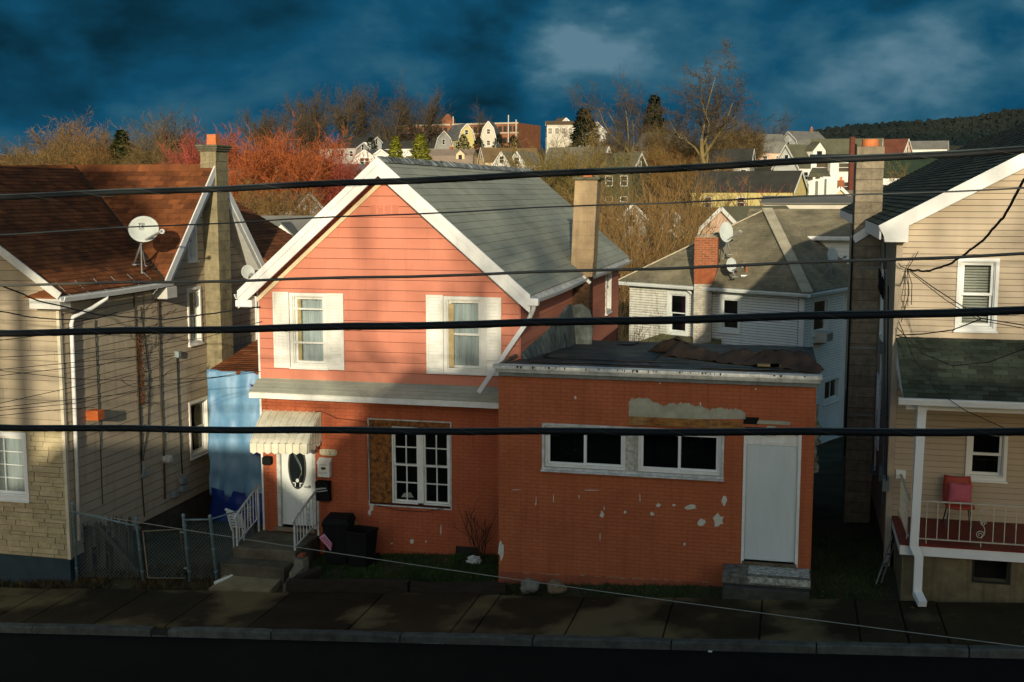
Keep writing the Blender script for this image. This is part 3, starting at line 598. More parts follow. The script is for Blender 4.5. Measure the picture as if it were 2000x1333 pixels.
mb = MB(); mb.prism([plF.p(oc[0] + .035 * math.cos(a), oc[1] - .28 + .04 * math.sin(a), -.049) for a in [i * math.pi / 4 for i in range(8)]], (0, -.012, 0)); mb.build('door_ornament', mat('ornament', (.6, .62, .55)), dor)
mb = MB(); kp = PY(603, 952, YS - .0); mb.tube([(kp.x, YS + .06, kp.z), (kp.x, YS - .01, kp.z)], [.03, .022], 10); mb.tube([(kp.x, YS - .01, kp.z), (kp.x - .09, YS - .012, kp.z)], .012, 6); mb.build('door_handle', grey_metal, dor, smooth=True)
box('door_sill', (d0 - .04, YS - .10, DZ - .07), (d1 + .04, YS + .1, DZ + .0), mat('sill_wood', (.26, .22, .15), (.15, .12, .08), rough=.9), H1)
# striped aluminium door awning
awn_m = mat('awning_metal', (.74, .72, .56), (.60, .57, .42), rough=.5, scale=4, streak=(.38, .33, .2), sstr=.5)
A0 = PY(515, 802, YS - .02); A1 = PY(627, 806, YS - .02); B0 = PY(488, 866, YS - .95); B1 = PY(600, 868, YS - .95); aw = MB(); nA = 8
awn = None
for i in range(nA):
    mb = MB(); f0, f1 = i / nA, (i + 1) / nA; ring = []
    def P_(f, t):
        top = A0.lerp(A1, f); bot = B0.lerp(B1, f); p = top.lerp(bot, t); p.z += .045 * math.sin(math.pi * t); p.y -= .02 * math.sin(math.pi * t); return p
    for t in [k / 8 for k in range(9)]:
        a, b = P_(f0 + .004, t), P_(f1 - .004, t); r_ = .022
        ring.append([a, a + Vector((0, 0, r_)), a.lerp(b, .18) + Vector((0, 0, r_)), a.lerp(b, .22), a.lerp(b, .96), b])
    mb.loft([list(r) + [x - Vector((0, 0, .006)) for x in reversed(r)] for r in ring])
    if awn is None: awn = mb.build('awning', awn_m, H1)
    else: mb.build('awning_pan', awn_m, awn)
    mb = MB(); a, b = B0.lerp(B1, f0 + .004), B0.lerp(B1, f1 - .004); c = a.lerp(b, .5); dn = Vector((0, 0, -.17))
    mb.prism([a, b, b + dn, c + dn * 1.22, a + dn], (0, -.012, 0)); mb.build('awning_valance', awn_m, awn)
for i in range(9):
    t0_, t1_ = i / 9 + .01, (i + 1) / 9 - .028; p0, p1 = A1.lerp(B1, t0_), A1.lerp(B1, t1_); p0.z += .045 * math.sin(math.pi * t0_); p1.z += .045 * math.sin(math.pi * t1_); zb0 = min(B1.z - .19 + .03 * math.cos(i * 2.2), p0.z)
    zz = zb0 + (1 - i / 9) * .02
    mb = MB(); mb.prism([p0, p1, Vector((p1.x, p1.y, zz)), Vector((p0.x, p0.y, zz))], (.012, 0, 0)); mb.build('awning_side_slat', awn_m, awn)
for s, q in ((A0, B0), (A1, B1)):
    mb = MB(); mb.tube([(s.x, YS - .01, B0.z - .1), (q.x, q.y + .02, q.z - .02)], .012, 6); mb.build('awning_stay', grey_metal, awn)
# foundation vent and paint chips
fv = rectY(893, 932, 1070, 1085, YS); mb = MB(); frame_bars(mb, plF, fv, .02, 0, .03); slab(mb, plF, rect_poly(fv), .004, .01); mb.build('foundation_vent', mat('vent_dark', (.03, .028, .02), rough=.9), H1)
chip_m = mat('bare_plaster', (.64, .64, .54), (.48, .48, .39), rough=.9, scale=12)
def chip(parent, cx, cy, wpx, hpx, Y, seed, m=None, off=.0075):
    rd = random.Random(seed); n = 11; ring = []
    for i in range(n):
        a = 2 * math.pi * i / n; r = rd.uniform(.5, 1.0); q = PY(cx + math.cos(a) * wpx / 2 * r, cy + math.sin(a) * hpx / 2 * r, Y - off - .002); ring.append(q)
    MB().prism(ring, (0, .003, 0)).build('paint_chip', m or chip_m, parent)
for k, c in enumerate(((804, 1058, 9, 14), (832, 1058, 4, 5), (765, 1062, 5, 5), (725, 992, 12, 20), (722, 1003, 8, 16), (861, 1035, 3, 22))): chip(H1, *c, YS, k)

# ================================================================== FLAT-ROOFED BRICK BUILDING
H2 = thing('flat_roofed_building', 'low orange-painted brick building with flat roof, peeling paint and white door', 'building')
YF = 20.0; FX0 = PY(974, 900, YF).x; FX1 = PY(1590, 900, YF).x; ZT = PY(1280, 742, YF).z; plB = Plane((0, YF, 0), (1, 0, 0), (0, 0, 1))
fw0 = rectY(1064, 1409, 836, 926, YF); fd = rectY(1450, 1562, 848, 1104, YF)
fw0 = (fw0[0], fw0[1], PY(1236, 921, YF).z, PY(1236, 839, YF).z)
front = [(FX0, -.35), (FX1, -.35), (FX1, ZT), (FX0, ZT)]
wall('front_wall', plB, front, [fw0, fd], .2, brick_bed, H2)
dist = lambda it: sum((plB.p(*q, 0) - CAMP).length for q in it[2][0]) / len(it[2][0])
brick_paint2 = mat('painted_brick_orange', (.46, .135, .052), (.38, .105, .04), rough=.6, scale=1.1, rand=.04, isl=.05, bump=.15, bscale=50, streak=(.20, .05, .024), sstr=.5)
clad(H2, 'brick', plB, front, [fw0, fd], .0667, brick_paint2, L=.205, gap=.007, joint=.006, t0=.006, t1=.006, jit=.05, limit=300, rest='brickwork', keyf=dist, seed=2)
yb2 = 28.4
wall('side_wall', Plane((FX1, 0, 0), (0, 1, 0), (0, 0, 1)), [(YF + .2, -.6), (yb2, -.6), (yb2, 3.24), (YF + .2, 3.24)], [], .2, brick_bed, H2)
wall('rear_wall', Plane((0, yb2, 0), (-1, 0, 0), (0, 0, 1)), [(-FX1 + .2, -1.2), (-XR, -1.2), (-XR, 3.24), (-FX1 + .2, 3.24)], [], .2, brick_bed, H2)
wall('side_wall', Plane((FX0, 0, 0), (0, -1, 0), (0, 0, 1)), [(-YS, -.4), (-YF - .2, -.4), (-YF - .2, ZT), (-YS, ZT)], [], .2, brick_bed, H2)
# plinth with the crumbling ledge
pts = [(FX0 - .005, -.3), (FX0 - .005, .13)]; rdp = random.Random(7); n = 46; dxr = PY(1448, 1110, YF).x
top = [(FX0 - .005 + (dxr - FX0) * i / n, .13 + .11 * i / n + rdp.uniform(-.012, .012)) for i in range(n + 1)]
mb = MB()
for (a, za), (b, zb) in zip(top, top[1:]): slab(mb, plB, [(a, -.35), (b, -.35), (b, zb), (a, za)], -.01, .016 + rdp.uniform(0, .004))
mb.build('plinth', mat('plinth_paint', (.36, .10, .045), (.24, .07, .035), rough=.8, scale=3, bump=.3, bscale=30, streak=(.14, .045, .025), sstr=.6), H2)
ledge_m = mat('ledge_plaster', (.40, .33, .22), (.30, .12, .06), rough=.95, scale=14)
for i in range(4, n - 2):
    if rdp.random() < .5: (a, za), (b, zb) = top[i], top[i + 1]; mb = MB(); slab(mb, plB, [(a, za - .004), (b, zb - .004), (b, zb + rdp.uniform(.004, .012)), (a, za + rdp.uniform(.004, .012))], .004, .021); mb.build('crumbled_ledge', ledge_m, H2)
# cornice
cz = ZT; corn = white_old
mb = MB(); x0, x1 = PY(962, 720, YF - .14).x, PY(1606, 742, YF - .14).x
mb.box((x0, YF - .145, cz + .115), (x1, YF + .1, cz + .175)); mb.build('cornice_edge', corn, H2)
mb = MB(); mb.box((x0 + .04, YF - .115, cz + .05), (x1 - .02, YF - .008, cz + .114)); mb.build('cornice_board', mat('cornice_grey', (.50, .52, .48), (.36, .37, .33), rough=.7, scale=8, streak=(.12, .11, .09), sstr=.8), H2)
mb = MB(); mb.box((x0 + .09, YF - .075, cz - .02), (x1 - .05, YF - .007, cz + .049)); mb.build('cornice_moulding', mat('cornice_dim', (.22, .24, .22), (.14, .15, .13), rough=.8, scale=8), H2)
rdp = random.Random(9)
for i in range(34):                                     # tar drips over the white edge
    x = rdp.choice([rdp.uniform(-3.4, -1.2), rdp.uniform(x0 + .2, x1 - .1)]); w = rdp.uniform(.01, .05); h = rdp.uniform(.015, .05)
    mb = MB(); mb.prism([(x, YF - .1475, cz + .174), (x + w, YF - .1475, cz + .174), (x + w * .7, YF - .1475, cz + .174 - h), (x + w * .3, YF - .1475, cz + .174 - h)], (0, .004, 0)); mb.build('tar_drip', black_rubber, H2)
# roof deck, seams, tar patches, flashing on the neighbour's wall
deck_m = mat('roof_tar', (.085, .095, .085), (.030, .034, .030), rough=.7, scale=1.6, bump=.4, bscale=18, streak=(.012, .013, .012), sstr=.6)
zf, zb_ = cz + .17, 3.32; roofz = lambda y: zf + (zb_ - zf) * (y - YF) / (yb2 - YF); mb = MB(); rows = 14; cols = 12
V = [[Vector((XR + .03 + (x1 - .06 - XR) * i / cols, YF - .1 + (yb2 - YF + .1) * j / rows, 0)) for i in range(cols + 1)] for j in range(rows + 1)]
for r in V:
    for p in r: p.z = roofz(max(YF, p.y)) + .005 + mnoise.noise(Vector((p.x * 1.3, p.y * 1.1, 2))) * .025 * (1 if p.y > YF + .3 else 0)
i0 = 0
for j in range(rows + 1): mb.v += [tuple(p) for p in V[j]]
mb.f += [(j * (cols + 1) + i, j * (cols + 1) + i + 1, (j + 1) * (cols + 1) + i + 1, (j + 1) * (cols + 1) + i) for j in range(rows) for i in range(cols)]
mb.build('roof_deck', deck_m, H2, smooth=True)
box('roof_slab', (XR + .02, YF + .02, 3.0), (x1 - .1, yb2 - .02, 3.26), deck_m, H2)
tar_m = mat('fresh_tar', (.008, .009, .009), (.014, .015, .015), rough=.45, scale=4, bump=.5, bscale=14)
def blob(name, pts, m, parent, th=.006, jit=.03, seed=0):
    rd = random.Random(seed); ring = []
    for i in range(len(pts)):
        a, b = Vector(pts[i]), Vector(pts[(i + 1) % len(pts)])
        for k in range(4): q = a.lerp(b, k / 4); ring.append(Vector((q.x + rd.uniform(-jit, jit), q.y + rd.uniform(-jit, jit), 0)))
    for q in ring: q.z = roofz(q.y) + .03
    mb = MB(); mb.prism(ring, (0, 0, th)); mb.build(name, m, parent)
for k, c in enumerate([((-4.6, 20.5), (-2.2, 20.6), (-2.3, 20.8), (-4.7, 20.75)), ((-3.9, 21.6), (-3.3, 21.5), (-3.2, 21.75), (-3.9, 21.8)), ((-3.0, 20.9), (-2.5, 20.9), (-2.6, 24.5), (-2.85, 24.5)), ((-3.9, 26.6), (-3.6, 26.6), (-3.55, 27.9), (-3.8, 28)), ((-1.6, 20.4), (.3, 20.5), (.3, 20.9), (-1.5, 20.8))]): blob('tar_patch', [(x, y, 0) for x, y in c], tar_m, H2, seed=k)
fl_m = mat('flashing_tar', (.20, .24, .22), (.055, .065, .06), rough=.75, scale=4, bump=.7, bscale=10, streak=(.03, .035, .03), sstr=.6)
rdp = random.Random(21); tops = [(21.46, .10), (21.8, .13), (22.4, .22), (23.0, .30), (23.6, .38), (24.2, .48), (24.7, .58), (25.3, .72), (25.8, .85), (26.3, .92), (26.72, .9)]; mb = MB(); g0 = None
for (a, ha), (b, hb) in zip(tops, tops[1:]):
    for k in range(4):
        q0, q1 = a + (b - a) * k / 4, a + (b - a) * (k + 1) / 4; h0, h1 = ha + (hb - ha) * k / 4, ha + (hb - ha) * (k + 1) / 4; d0_, d1_ = .03 + .02 * math.sin(q0 * 3), .03 + .02 * math.sin(q1 * 3)
        mb.hexa([(XR + .017, q0, roofz(q0) - .05), (XR + .017 + d0_ + .1, q0, roofz(q0) - .02), (XR + .02 + d0_, q0, roofz(q0) + h0), (XR + .017, q0, roofz(q0) + h0 + .02), (XR + .017, q1, roofz(q1) - .05), (XR + .017 + d1_ + .1, q1, roofz(q1) - .02), (XR + .02 + d1_, q1, roofz(q1) + h1), (XR + .017, q1, roofz(q1) + h1 + .02)])
mb.build('wall_flashing', fl_m, H2)
mb = MB(); yc_ = YC + .0; ring = [(-4.98, roofz(yc_) - .03), (-4.52, roofz(yc_) - .03), (-4.48, roofz(yc_) + .45), (-4.56, roofz(yc_) + .8), (-4.75, roofz(yc_) + .95), (-4.98, roofz(yc_) + .9)]
mb.prism([(x, yc_ - .07, z) for x, z in ring], (0, .06, 0)); mb.build('chimney_flashing', fl_m, H2)
bevel_box('roof_corner_board', (x0 + .02, YF + .101, cz + .10), (XR - .03, YS - .03, cz + .165), mat('corner_rusty', (.22, .19, .13), (.13, .085, .045), rough=.9, scale=6), H2, .01)
# sliding windows
mb = MB(); frame_bars(mb, plB, fw0, .045, -.04, .035); slab(mb, plB, rect_poly((fw0[0] - .06, fw0[1] + .06, fw0[2] - .075, fw0[2] - .046)), 0, .08); fwn = mb.build('window', white_old, H2); fwn['label'] = 'wide white frame with two dark sliding windows'
m0, m1 = PY(1222, 880, YF).x, PY(1246, 880, YF).x
mb = MB(); slab(mb, plB, rect_poly((m0, m1, fw0[2], fw0[3])), -.1, .012); mb.build('mullion', mat('peeling_white', (.60, .60, .52), (.30, .28, .22), rough=.8, scale=18, bump=.3, streak=(.18, .15, .1), sstr=.8), fwn)
for a, b in ((fw0[0], m0), (m1, fw0[1])):
    mb = MB(); frame_bars(mb, plB, (a + .05, b - .05, fw0[2] + .05, fw0[3] - .05), .049, -.08, -.015); mb.build('window_frame', white_paint, fwn)
    um = (a + b) / 2; sash(fwn, plB, (a + .052, um + .015, fw0[2] + .052, fw0[3] - .052), .038, -.04, vinyl_white, glass); sash(fwn, plB, (um - .015, b - .052, fw0[2] + .052, fw0[3] - .052), .038, -.07, vinyl_white, glass)
shade_box(fwn, plB, fw0, .8)
rdp = random.Random(31)
for k in range(26): p = PY(rdp.choice([rdp.uniform(1085, 1140), rdp.uniform(1258, 1388)]), rdp.uniform(850, 908), YF + .055); s = rdp.uniform(.003, .008); mb = MB(); mb.prism([p, p + Vector((s, 0, s)), p + Vector((s * .5, 0, s * 3))], (0, .001, 0)); mb.build('paint_fleck', white_old, fwn)
# cement patch, rusty lintel, broken brick
cem = mat('cement_patch', (.46, .45, .33), (.32, .31, .22), rough=.9, scale=5, bump=.6, bscale=25)
topc = [(1228, 782), (1240, 778), (1262, 778), (1275, 783), (1285, 790), (1296, 793), (1310, 790), (1330, 787), (1345, 786), (1352, 792), (1372, 794), (1385, 800), (1400, 796), (1420, 800), (1440, 798), (1455, 806), (1456, 816)]
mb = MB(); rdp = random.Random(2); fine = []
for (a, b), (c, d) in zip(topc, topc[1:]):
    for k in range(5): fine.append((a + (c - a) * k / 5, b + (d - b) * k / 5 + rdp.uniform(-2.8, 2.8)))
fine.append(topc[-1])
for (a, b), (c, d) in zip(fine, fine[1:]): mb.prism([PY(a, 819, YF - .0165), PY(c, 819, YF - .0165), PY(c, d, YF - .0165), PY(a, b, YF - .0165)], (0, .012, 0))
mb.build('cement_patch', cem, H2)
rust = mat('rusty_lintel', (.40, .20, .05), (.15, .05, .015), rough=.95, scale=5, grain=(1, 1, 3), bump=.3, streak=(.40, .33, .2), sstr=.5)
a, b = PY(1227, 827, YF), PY(1450, 833, YF); zl0, zl1 = PY(1338, 836, YF).z, PY(1338, 818, YF).z
mb = MB(); mb.box((a.x, YF - .03, zl0 + .04), (b.x, YF + .05, zl1)); mb.box((a.x, YF - .05, zl0 + .02), (b.x, YF + .05, zl0 + .039)); mb.build('lintel', rust, H2)
q = rectY(1452, 1482, 815, 829, YF); mb = MB(); slab(mb, plB, rect_poly(q), 0, .0085); mb.build('brick_hole_shade', mat('hole_shade', (.012, .010, .008), rough=1), H2)  # dark plate on the wall paints the shade of a hole
for c in ((1478, 1545, 822, 829), (1496, 1516, 832, 837)): q = rectY(*c, YF); mb = MB(); slab(mb, plB, [(q[0], q[2]), (q[1] - .02, q[2]), (q[1], q[3] - .01), (q[1] - .05, q[3]), (q[0] + .03, q[3])], 0, .02); mb.build('mortar_strip', cem, H2)
q = rectY(1455, 1560, 836, 848, YF); mb = MB(); slab(mb, plB, rect_poly(q), 0, .03); mb.build('door_head', mat('head_wood', (.045, .038, .028), rough=.9), H2)
# plain white door
mb = MB(); frame_bars(mb, plB, (fd[0] + .05, fd[1] - .05, fd[2] + .05, fd[3] - .001), .05, -.12, .03); slab(mb, plB, rect_poly((fd[0] + .05, fd[1] - .05, fd[3] - .20, fd[3] - .001)), -.1, -.02); mb.build('door_frame', white_paint, H2)
mb = MB(); slab(mb, plB, rect_poly((fd[0] + .054, fd[1] - .054, fd[2] + .07, fd[3] - .205)), -.1, -.012); dd = mb.build('door', mat('plywood_white', (.62, .68, .65), (.54, .60, .57), rough=.55, scale=2, grain=(1, 1, .3), streak=(.42, .44, .40), sstr=.35), H2); dd['label'] = 'plain white painted plywood door'
mb = MB(); frame_bars(mb, plB, (fd[0] + .2, fd[1] - .2, fd[3] - .145, fd[3] - .06), .02, -.02, -.008); mb.build('transom_panel', white_paint, dd)
q = fd; mb = MB(); slab(mb, plB, rect_poly((q[0] + .02, q[1] - .02, q[2] - .05, q[2] + .05)), -.1, .05); mb.build('threshold', mat('rotten_wood', (.17, .14, .09), (.06, .05, .03), rough=1, scale=12, bump=.5), H2)
# chips on the front
for k, c in enumerate(((1176, 1005, 11, 19), (1221, 1001, 7, 7), (1286, 987, 12, 9), (1274, 1004, 10, 9), (1316, 987, 8, 6), (1349, 991, 30, 12), (1370, 1020, 18, 21), (1404, 1017, 26, 32), (1414, 979, 15, 22), (1337, 1063, 5, 8), (1124, 777, 6, 8), (1289, 749, 6, 4), (1476, 760, 4, 6), (1392, 748, 5, 4), (979, 1076, 13, 46), (1081, 974, 2.5, 20), (1131, 971, 2.5, 10), (1250, 972, 2.5, 22), (1047, 978, 2, 20), (1172, 1050, 2, 22), (1155, 958, 40, 2), (1010, 957, 26, 2), (1046, 985, 2, 8), (1180, 993, 2, 14), (1368, 790, 3, 12))): chip(H2, *c, YF, 50 + k)
# doorstep: cracked concrete block on a lower tread
s0, s1 = PY(1411, 1120, 19.5).x, PY(1584, 1120, 19.5).x; zt_ = fd[2] - .02
step_m = mat('step_concrete', (.24, .24, .19), (.045, .05, .035), rough=.9, scale=7, bump=.6, bscale=30, streak=(.03, .035, .025), sstr=.7)
H3 = thing('doorstep', 'mossy concrete doorstep with worn white paint before the white plywood door', 'steps')
bevel_box('upper_step', (s0, 19.42, gz(-1) + .14), (s1, YF - .008, zt_), step_m, H3, .02); bevel_box('lower_step', (s0 + .02, 19.28, gz(-1) - .12), (s1 - .02, YF - .01, gz(-1) + .138), mat('step_dark', (.07, .07, .055), (.035, .035, .028), rough=.95, scale=4, bump=.4), H3, .02)
wp = mat('worn_white', (.62, .63, .55), (.12, .12, .09), rough=.85, scale=16)
mb = MB(); mb.box((s0 + .42, 19.5, zt_ + .001), (s1 - .02, 19.98, zt_ + .005)); mb.box((s0 + .42, 19.414, zt_ - .13), (s1 - .01, 19.419, zt_ - .02)); mb.build('worn_paint', wp, H3)
# torn sheeting on the right edge of the wall
def crumple(name, label, cat, grid, m, amp, seed, freq=3.0, parent=None):
    """grid: rows of Vectors; pushes points along z/y by noise"""
    mb = MB(); nr, nc = len(grid), len(grid[0])
    for r in grid:
        for p in r: n_ = mnoise.noise_vector(Vector(p) * freq + Vector((seed, 0, 0))); mb.v.append(tuple(Vector(p) + n_ * amp))
    mb.f = [(j * nc + i, j * nc + i + 1, (j + 1) * nc + i + 1, (j + 1) * nc + i) for j in range(nr - 1) for i in range(nc - 1)]
    o = mb.build(name, m, parent, smooth=True)
    if label: tag(o, label, cat)
    md = o.modifiers.new('solid', 'SOLIDIFY'); md.thickness = .008
    return o
def hit(pl, x, y):
    d = ray(x, y); t = (pl.O - CAMP).dot(pl.n) / d.dot(pl.n); q = CAMP + d * t - pl.O; return q.dot(pl.u), q.dot(pl.v)
def hitrect(pl, xl, xr, yt, yb):
    ym, xm = (yt + yb) / 2, (xl + xr) / 2; a, b = sorted((hit(pl, xl, ym)[0], hit(pl, xr, ym)[0])); return a, b, hit(pl, xm, yb)[1], hit(pl, xm, yt)[1]
def grow(r, g): return (r[0] - g, r[1] + g, r[2] - g, r[3] + g)
# ================================================================== LEFT HOUSE
beige = mat('beige_shingle', (.43, .36, .25), (.37, .31, .21), rough=.8, scale=1.5, rand=.06, streak=(.20, .16, .10), sstr=.4, bump=.12, bscale=40)
beige_lifted = mat('beige_shingle_lifted', (.47, .39, .27), (.41, .34, .235), rough=.8, scale=1.5, rand=.05, streak=(.22, .17, .11), sstr=.5, bump=.12, bscale=40)  # same shingle, colour raised so the grazing-lit side wall looks brighter
rust_roof = mat('rust_shingle', (.25, .085, .025), (.125, .041, .014), rough=.9, scale=1.3, rand=.4, isl=.42, bump=.35, bscale=60, streak=(.05, .02, .01), sstr=.5)
seam = mat('wall_seam', (.055, .045, .03), rough=1); tan_shadow_line = mat('tan_shadow_line', (.10, .08, .055), rough=1)  # tan backing darkened to draw shadow lines between the boards
H4 = thing('beige_house', 'beige shingle-sided house with rust-brown roof, stone-faced front and tall block chimney', 'house')
YL_ = 19.8; XA = PY(128, 900, YL_).x; plLF = Plane((0, YL_, 0), (1, 0, 0), (0, 0, 1)); plLS = Plane((XA, 0, 0), (0, 1, 0), (0, 0, 1))
RX, RZ, EZ = XA - 3.3, 7.5, 5.02; SX = (RZ - EZ) / (RX - (XA + .28))          # front wing slope per metre of x
YR_, ZRg, YE, ZE = 25.65, 7.55, 23.25, 5.06; YE2 = 28.0; XW = 2 * RX - XA
zw = lambda x: EZ + (x - (XA + .28)) * SX
fwn_ = (PY(-190, 905, YL_).x, PY(48, 905, YL_).x, PY(24, 968, YL_).z, PY(24, 852, YL_).z); ZST = PY(60, 838, YL_).z; ZB = PY(70, 1087, YL_).z
lf = [(XW, ZB), (XA, ZB), (XA, zw(XA) - .12), (RX, RZ - .12), (XW, zw(XA) - .12)]
wall('front_wall', plLF, lf, [fwn_], .15, seam, H4)
upf = [(XW, ZST), (XA, ZST), (XA, zw(XA) - .12), (RX, RZ - .12), (XW, zw(XA) - .12)]
clad(H4, 'siding_shingle', plLF, upf, [grow(fwn_, .06)], .193, beige, L=1.22, t0=.016, t1=.006, joint=.009, jit=.2, seed=3)
st_m = mat('veneer_stone', (.47, .40, .24), (.36, .30, .17), rough=.9, scale=6, rand=.14, bump=.8, bscale=22)
rdv = random.Random(77)
stones = clad(H4, 'stone', plLF, [(XA - 3.6, ZB), (XA, ZB), (XA, ZST), (XA - 3.6, ZST)], [grow(fwn_, .09)], lambda r: r.choice((.075, .085, .10, .12)), st_m, L=lambda r: r.uniform(.22, .62), gap=.012, joint=.010, t0=.030, t1=.018, jit=.7, seed=6)
# worn edges on the stones: push the outer corners about
for o_ in stones:
    for vtx in o_.data.vertices:
        if vtx.co.y < YL_ - .01: n_ = mnoise.noise_vector(vtx.co * 9); vtx.co += Vector((n_.x * .012, n_.y * .012, n_.z * .008))
wall('stone_backing', Plane((0, YL_ - .003, 0), (1, 0, 0), (0, 0, 1)), [(XA - 3.6, ZB), (XA, ZB), (XA, ZST), (XA - 3.6, ZST)], [fwn_], .02, mat('stone_joint', (.22, .18, .11), rough=1), H4)
box('foundation', (XW, YL_ - .02, -1.4), (XA + .005, YL_ + .3, ZB - .002), mat('foundation_blue', (.030, .055, .070), (.022, .04, .05), rough=.8, scale=3, bump=.3), H4)
box('corner_trim', (XA - .03, YL_ - .035, ZB), (XA + .035, YL_ + .035, zw(XA) - .2), mat('trim_cream', (.60, .56, .42), (.50, .46, .33)), H4)
wv = window(H4, plLF, fwn_, casing=.085, m=vinyl_white, style='slide', cols=3, rows=4, curt=curtain, label='white vinyl window with grid panes set in the stone front')
# side wall with courses of shingle panels
sA = [(YL_, ZB), (YE2, ZB), (YE2, 4.9), (YL_, 4.9)]; gabA = [(YE - .1, 4.9), (YE2 - .1, 4.9), (YR_, ZRg - .12)]
aw_ = hitrect(plLS, 367, 380, 446, 506); bw_ = hitrect(plLS, 368, 389, 566, 668); cw_ = hitrect(plLS, 371, 403, 785, 885)
holes = [aw_, bw_, cw_]
wall('side_wall', plLS, sA, holes, .15, seam, H4); wall('gable_wall', plLS, gabA, holes, .15, seam, H4)
for k, pg in enumerate((sA, gabA)): clad(H4, 'siding_shingle', plLS, pg, [grow(h, .06) for h in holes], .193, beige_lifted, L=1.22, t0=.020, t1=.006, joint=.015, jit=.2, seed=5 + k, v0=ZB + .193 * (0 if k == 0 else 26))
for w_, cm in ((aw_, None), (bw_, blinds), (cw_, blinds)): window(H4, plLS, w_, casing=.06, curt=cm)
box('side_foundation', (XA - .3, YL_ + .31, -1.2), (XA - .02, YE2, ZB - .003), mat('foundation_stone', (.10, .09, .065), (.05, .045, .03), rough=1, scale=4, bump=.7, bscale=9), H4)
wall('rear_wall', Plane((0, 31.5, 0), (-1, 0, 0), (0, 0, 1)), [(-XA, -2), (-XW, -2), (-XW, 5), (-XA, 5)], [], .15, seam, H4)
wall('side_wall', Plane((XW, 0, 0), (0, -1, 0), (0, 0, 1)), [(-31.5, -1.5), (-YL_, -1.5), (-YL_, 5), (-31.5, 5)], [], .15, seam, H4)
sR = [(YE2, -.6), (31.5, -.6), (31.5, 5.0), (YE2, 5.0)]; wall('side_wall', plLS, sR, [], .15, seam, H4); clad(H4, 'siding_shingle', plLS, sR, [], .193, beige_lifted, L=1.22, t0=.020, t1=.006, joint=.015, jit=.2, seed=8, v0=ZB)
# roof planes (front wing slope, main front slope with the valley between, hidden slopes)
def roof_poly(parent, pts, udir, m, h, L, limit, seed, th=.1, soff=None, name='shingle', t0=.016, gap=.012, jit=.25, rest=None):
    P0 = Vector(pts[0]); nrm = (Vector(pts[1]) - P0).cross(Vector(pts[2]) - P0)
    if nrm.z < 0: nrm = -nrm
    nrm.normalize(); u = Vector(udir).normalized(); v_ = nrm.cross(u)
    if v_.z < 0: u = -u; v_ = nrm.cross(u)
    pl = Plane(P0, u, v_); poly = [((Vector(p) - P0).dot(u), (Vector(p) - P0).dot(v_)) for p in pts]
    ar = sum(poly[i][0] * poly[(i + 1) % len(poly)][1] - poly[(i + 1) % len(poly)][0] * poly[i][1] for i in range(len(poly)))
    if ar < 0: poly.reverse()
    mb = MB(); slab(mb, pl, poly, -.03, 0); r = mb.build('roof', m, parent)
    mb = MB(); slab(mb, pl, poly, -th, -.0305); mb.build('roof_deck', soff or m, r)
    if h: clad(r, name, pl, poly, [], h, m, L=L, t0=t0, t1=.003, gap=gap, jit=jit, seed=seed, limit=limit, rest=rest or 'shingle_field', keyf=lambda it: (pl.p(*it[2][0][0]) - CAMP).length)
    return r, pl
EX = XA + .28; yv = YE; soffw = mat('soffit_white', (.62, .63, .58), (.48, .48, .43), rough=.6, scale=5)
VT = (RX, YR_, RZ)
roof_poly(H4, [(EX, YL_ - .35, EZ), (EX, YE, EZ), VT, (RX, YL_ - .35, RZ)], (0, 1, 0), rust_roof, .13, .30, 150, 3, soff=soffw)
roof_poly(H4, [(XA + .34, YE - .02, ZE - .02), (XA + .34, YR_, ZRg), (RX, YR_, ZRg), (RX + .02, YR_ - .03, ZRg - .03)], (1, 0, 0), rust_roof, .15, .30, 150, 5, soff=soffw)
roof_poly(H4, [(RX, YL_ - .35, RZ), (RX, YR_, RZ), (XW - .28, YE, EZ), (XW - .28, YL_ - .35, EZ)], (0, 1, 0), rust_roof, 0, None, 0, 3)
roof_poly(H4, [(XW - .3, YE, ZE), (RX, YR_, ZRg), (XW - .3, YR_, ZRg)], (1, 0, 0), rust_roof, 0, None, 0, 3)
roof_poly(H4, [(XA + .34, YR_, ZRg), (XA + .34, YE2 + .15, ZE - .05), (XW - .3, YE2 + .15, ZE - .05), (XW - .3, YR_, ZRg)], (1, 0, 0), rust_roof, 0, None, 0, 3, soff=soffw)
# rear ell roof seen past the gable
roof_poly(H4, [(EX + .4, 28.1, 5.05), (EX + .4, 31.7, 5.05), (RX, 31.7, 7.3), (RX, 28.1, 7.3)], (0, 1, 0), rust_roof, .15, .9, 60, 7)
gutter(H4, EX + .4, 5.03, 28.1, 31.6, white_old, strap=False)
mb = MB(); mb.tube([(EX + .45, 28.4, 4.95), (XA + .05, 28.2, 4.6), (XA + .05, 28.2, .2)], .035, 8); mb.build('downspout', white_metal, H4, smooth=True)
mb = MB(); a = Vector((EX - .02, YE, EZ + .03)); b = Vector((RX, YR_, RZ + .04)); 
for k in range(14):
    p, q = a.lerp(b, k / 14), a.lerp(b, (k + 1) / 14 + .01); mb.bar(p, q, .17 + .03 * math.sin(k * 2.1), .014)
mb.build('valley_flashing', mat('valley_tar', (.022, .018, .014), (.05, .035, .02), rough=.9, scale=5), H4)
# ridge tiles
rdq = random.Random(14); x = XA + .34
while x > RX - 4:
    l = rdq.uniform(.24, .32); mb = MB(); z = ZRg + .015; mb.loft([[(xx, YR_ - .14, z - .14), (xx, YR_, z + .015), (xx, YR_ + .14, z - .14), (xx, YR_ + .14, z - .125), (xx, YR_, z + .03), (xx, YR_ - .14, z - .125)] for xx in (x, x - l)]); mb.build('ridge_shingle', rust_roof, H4); x -= l
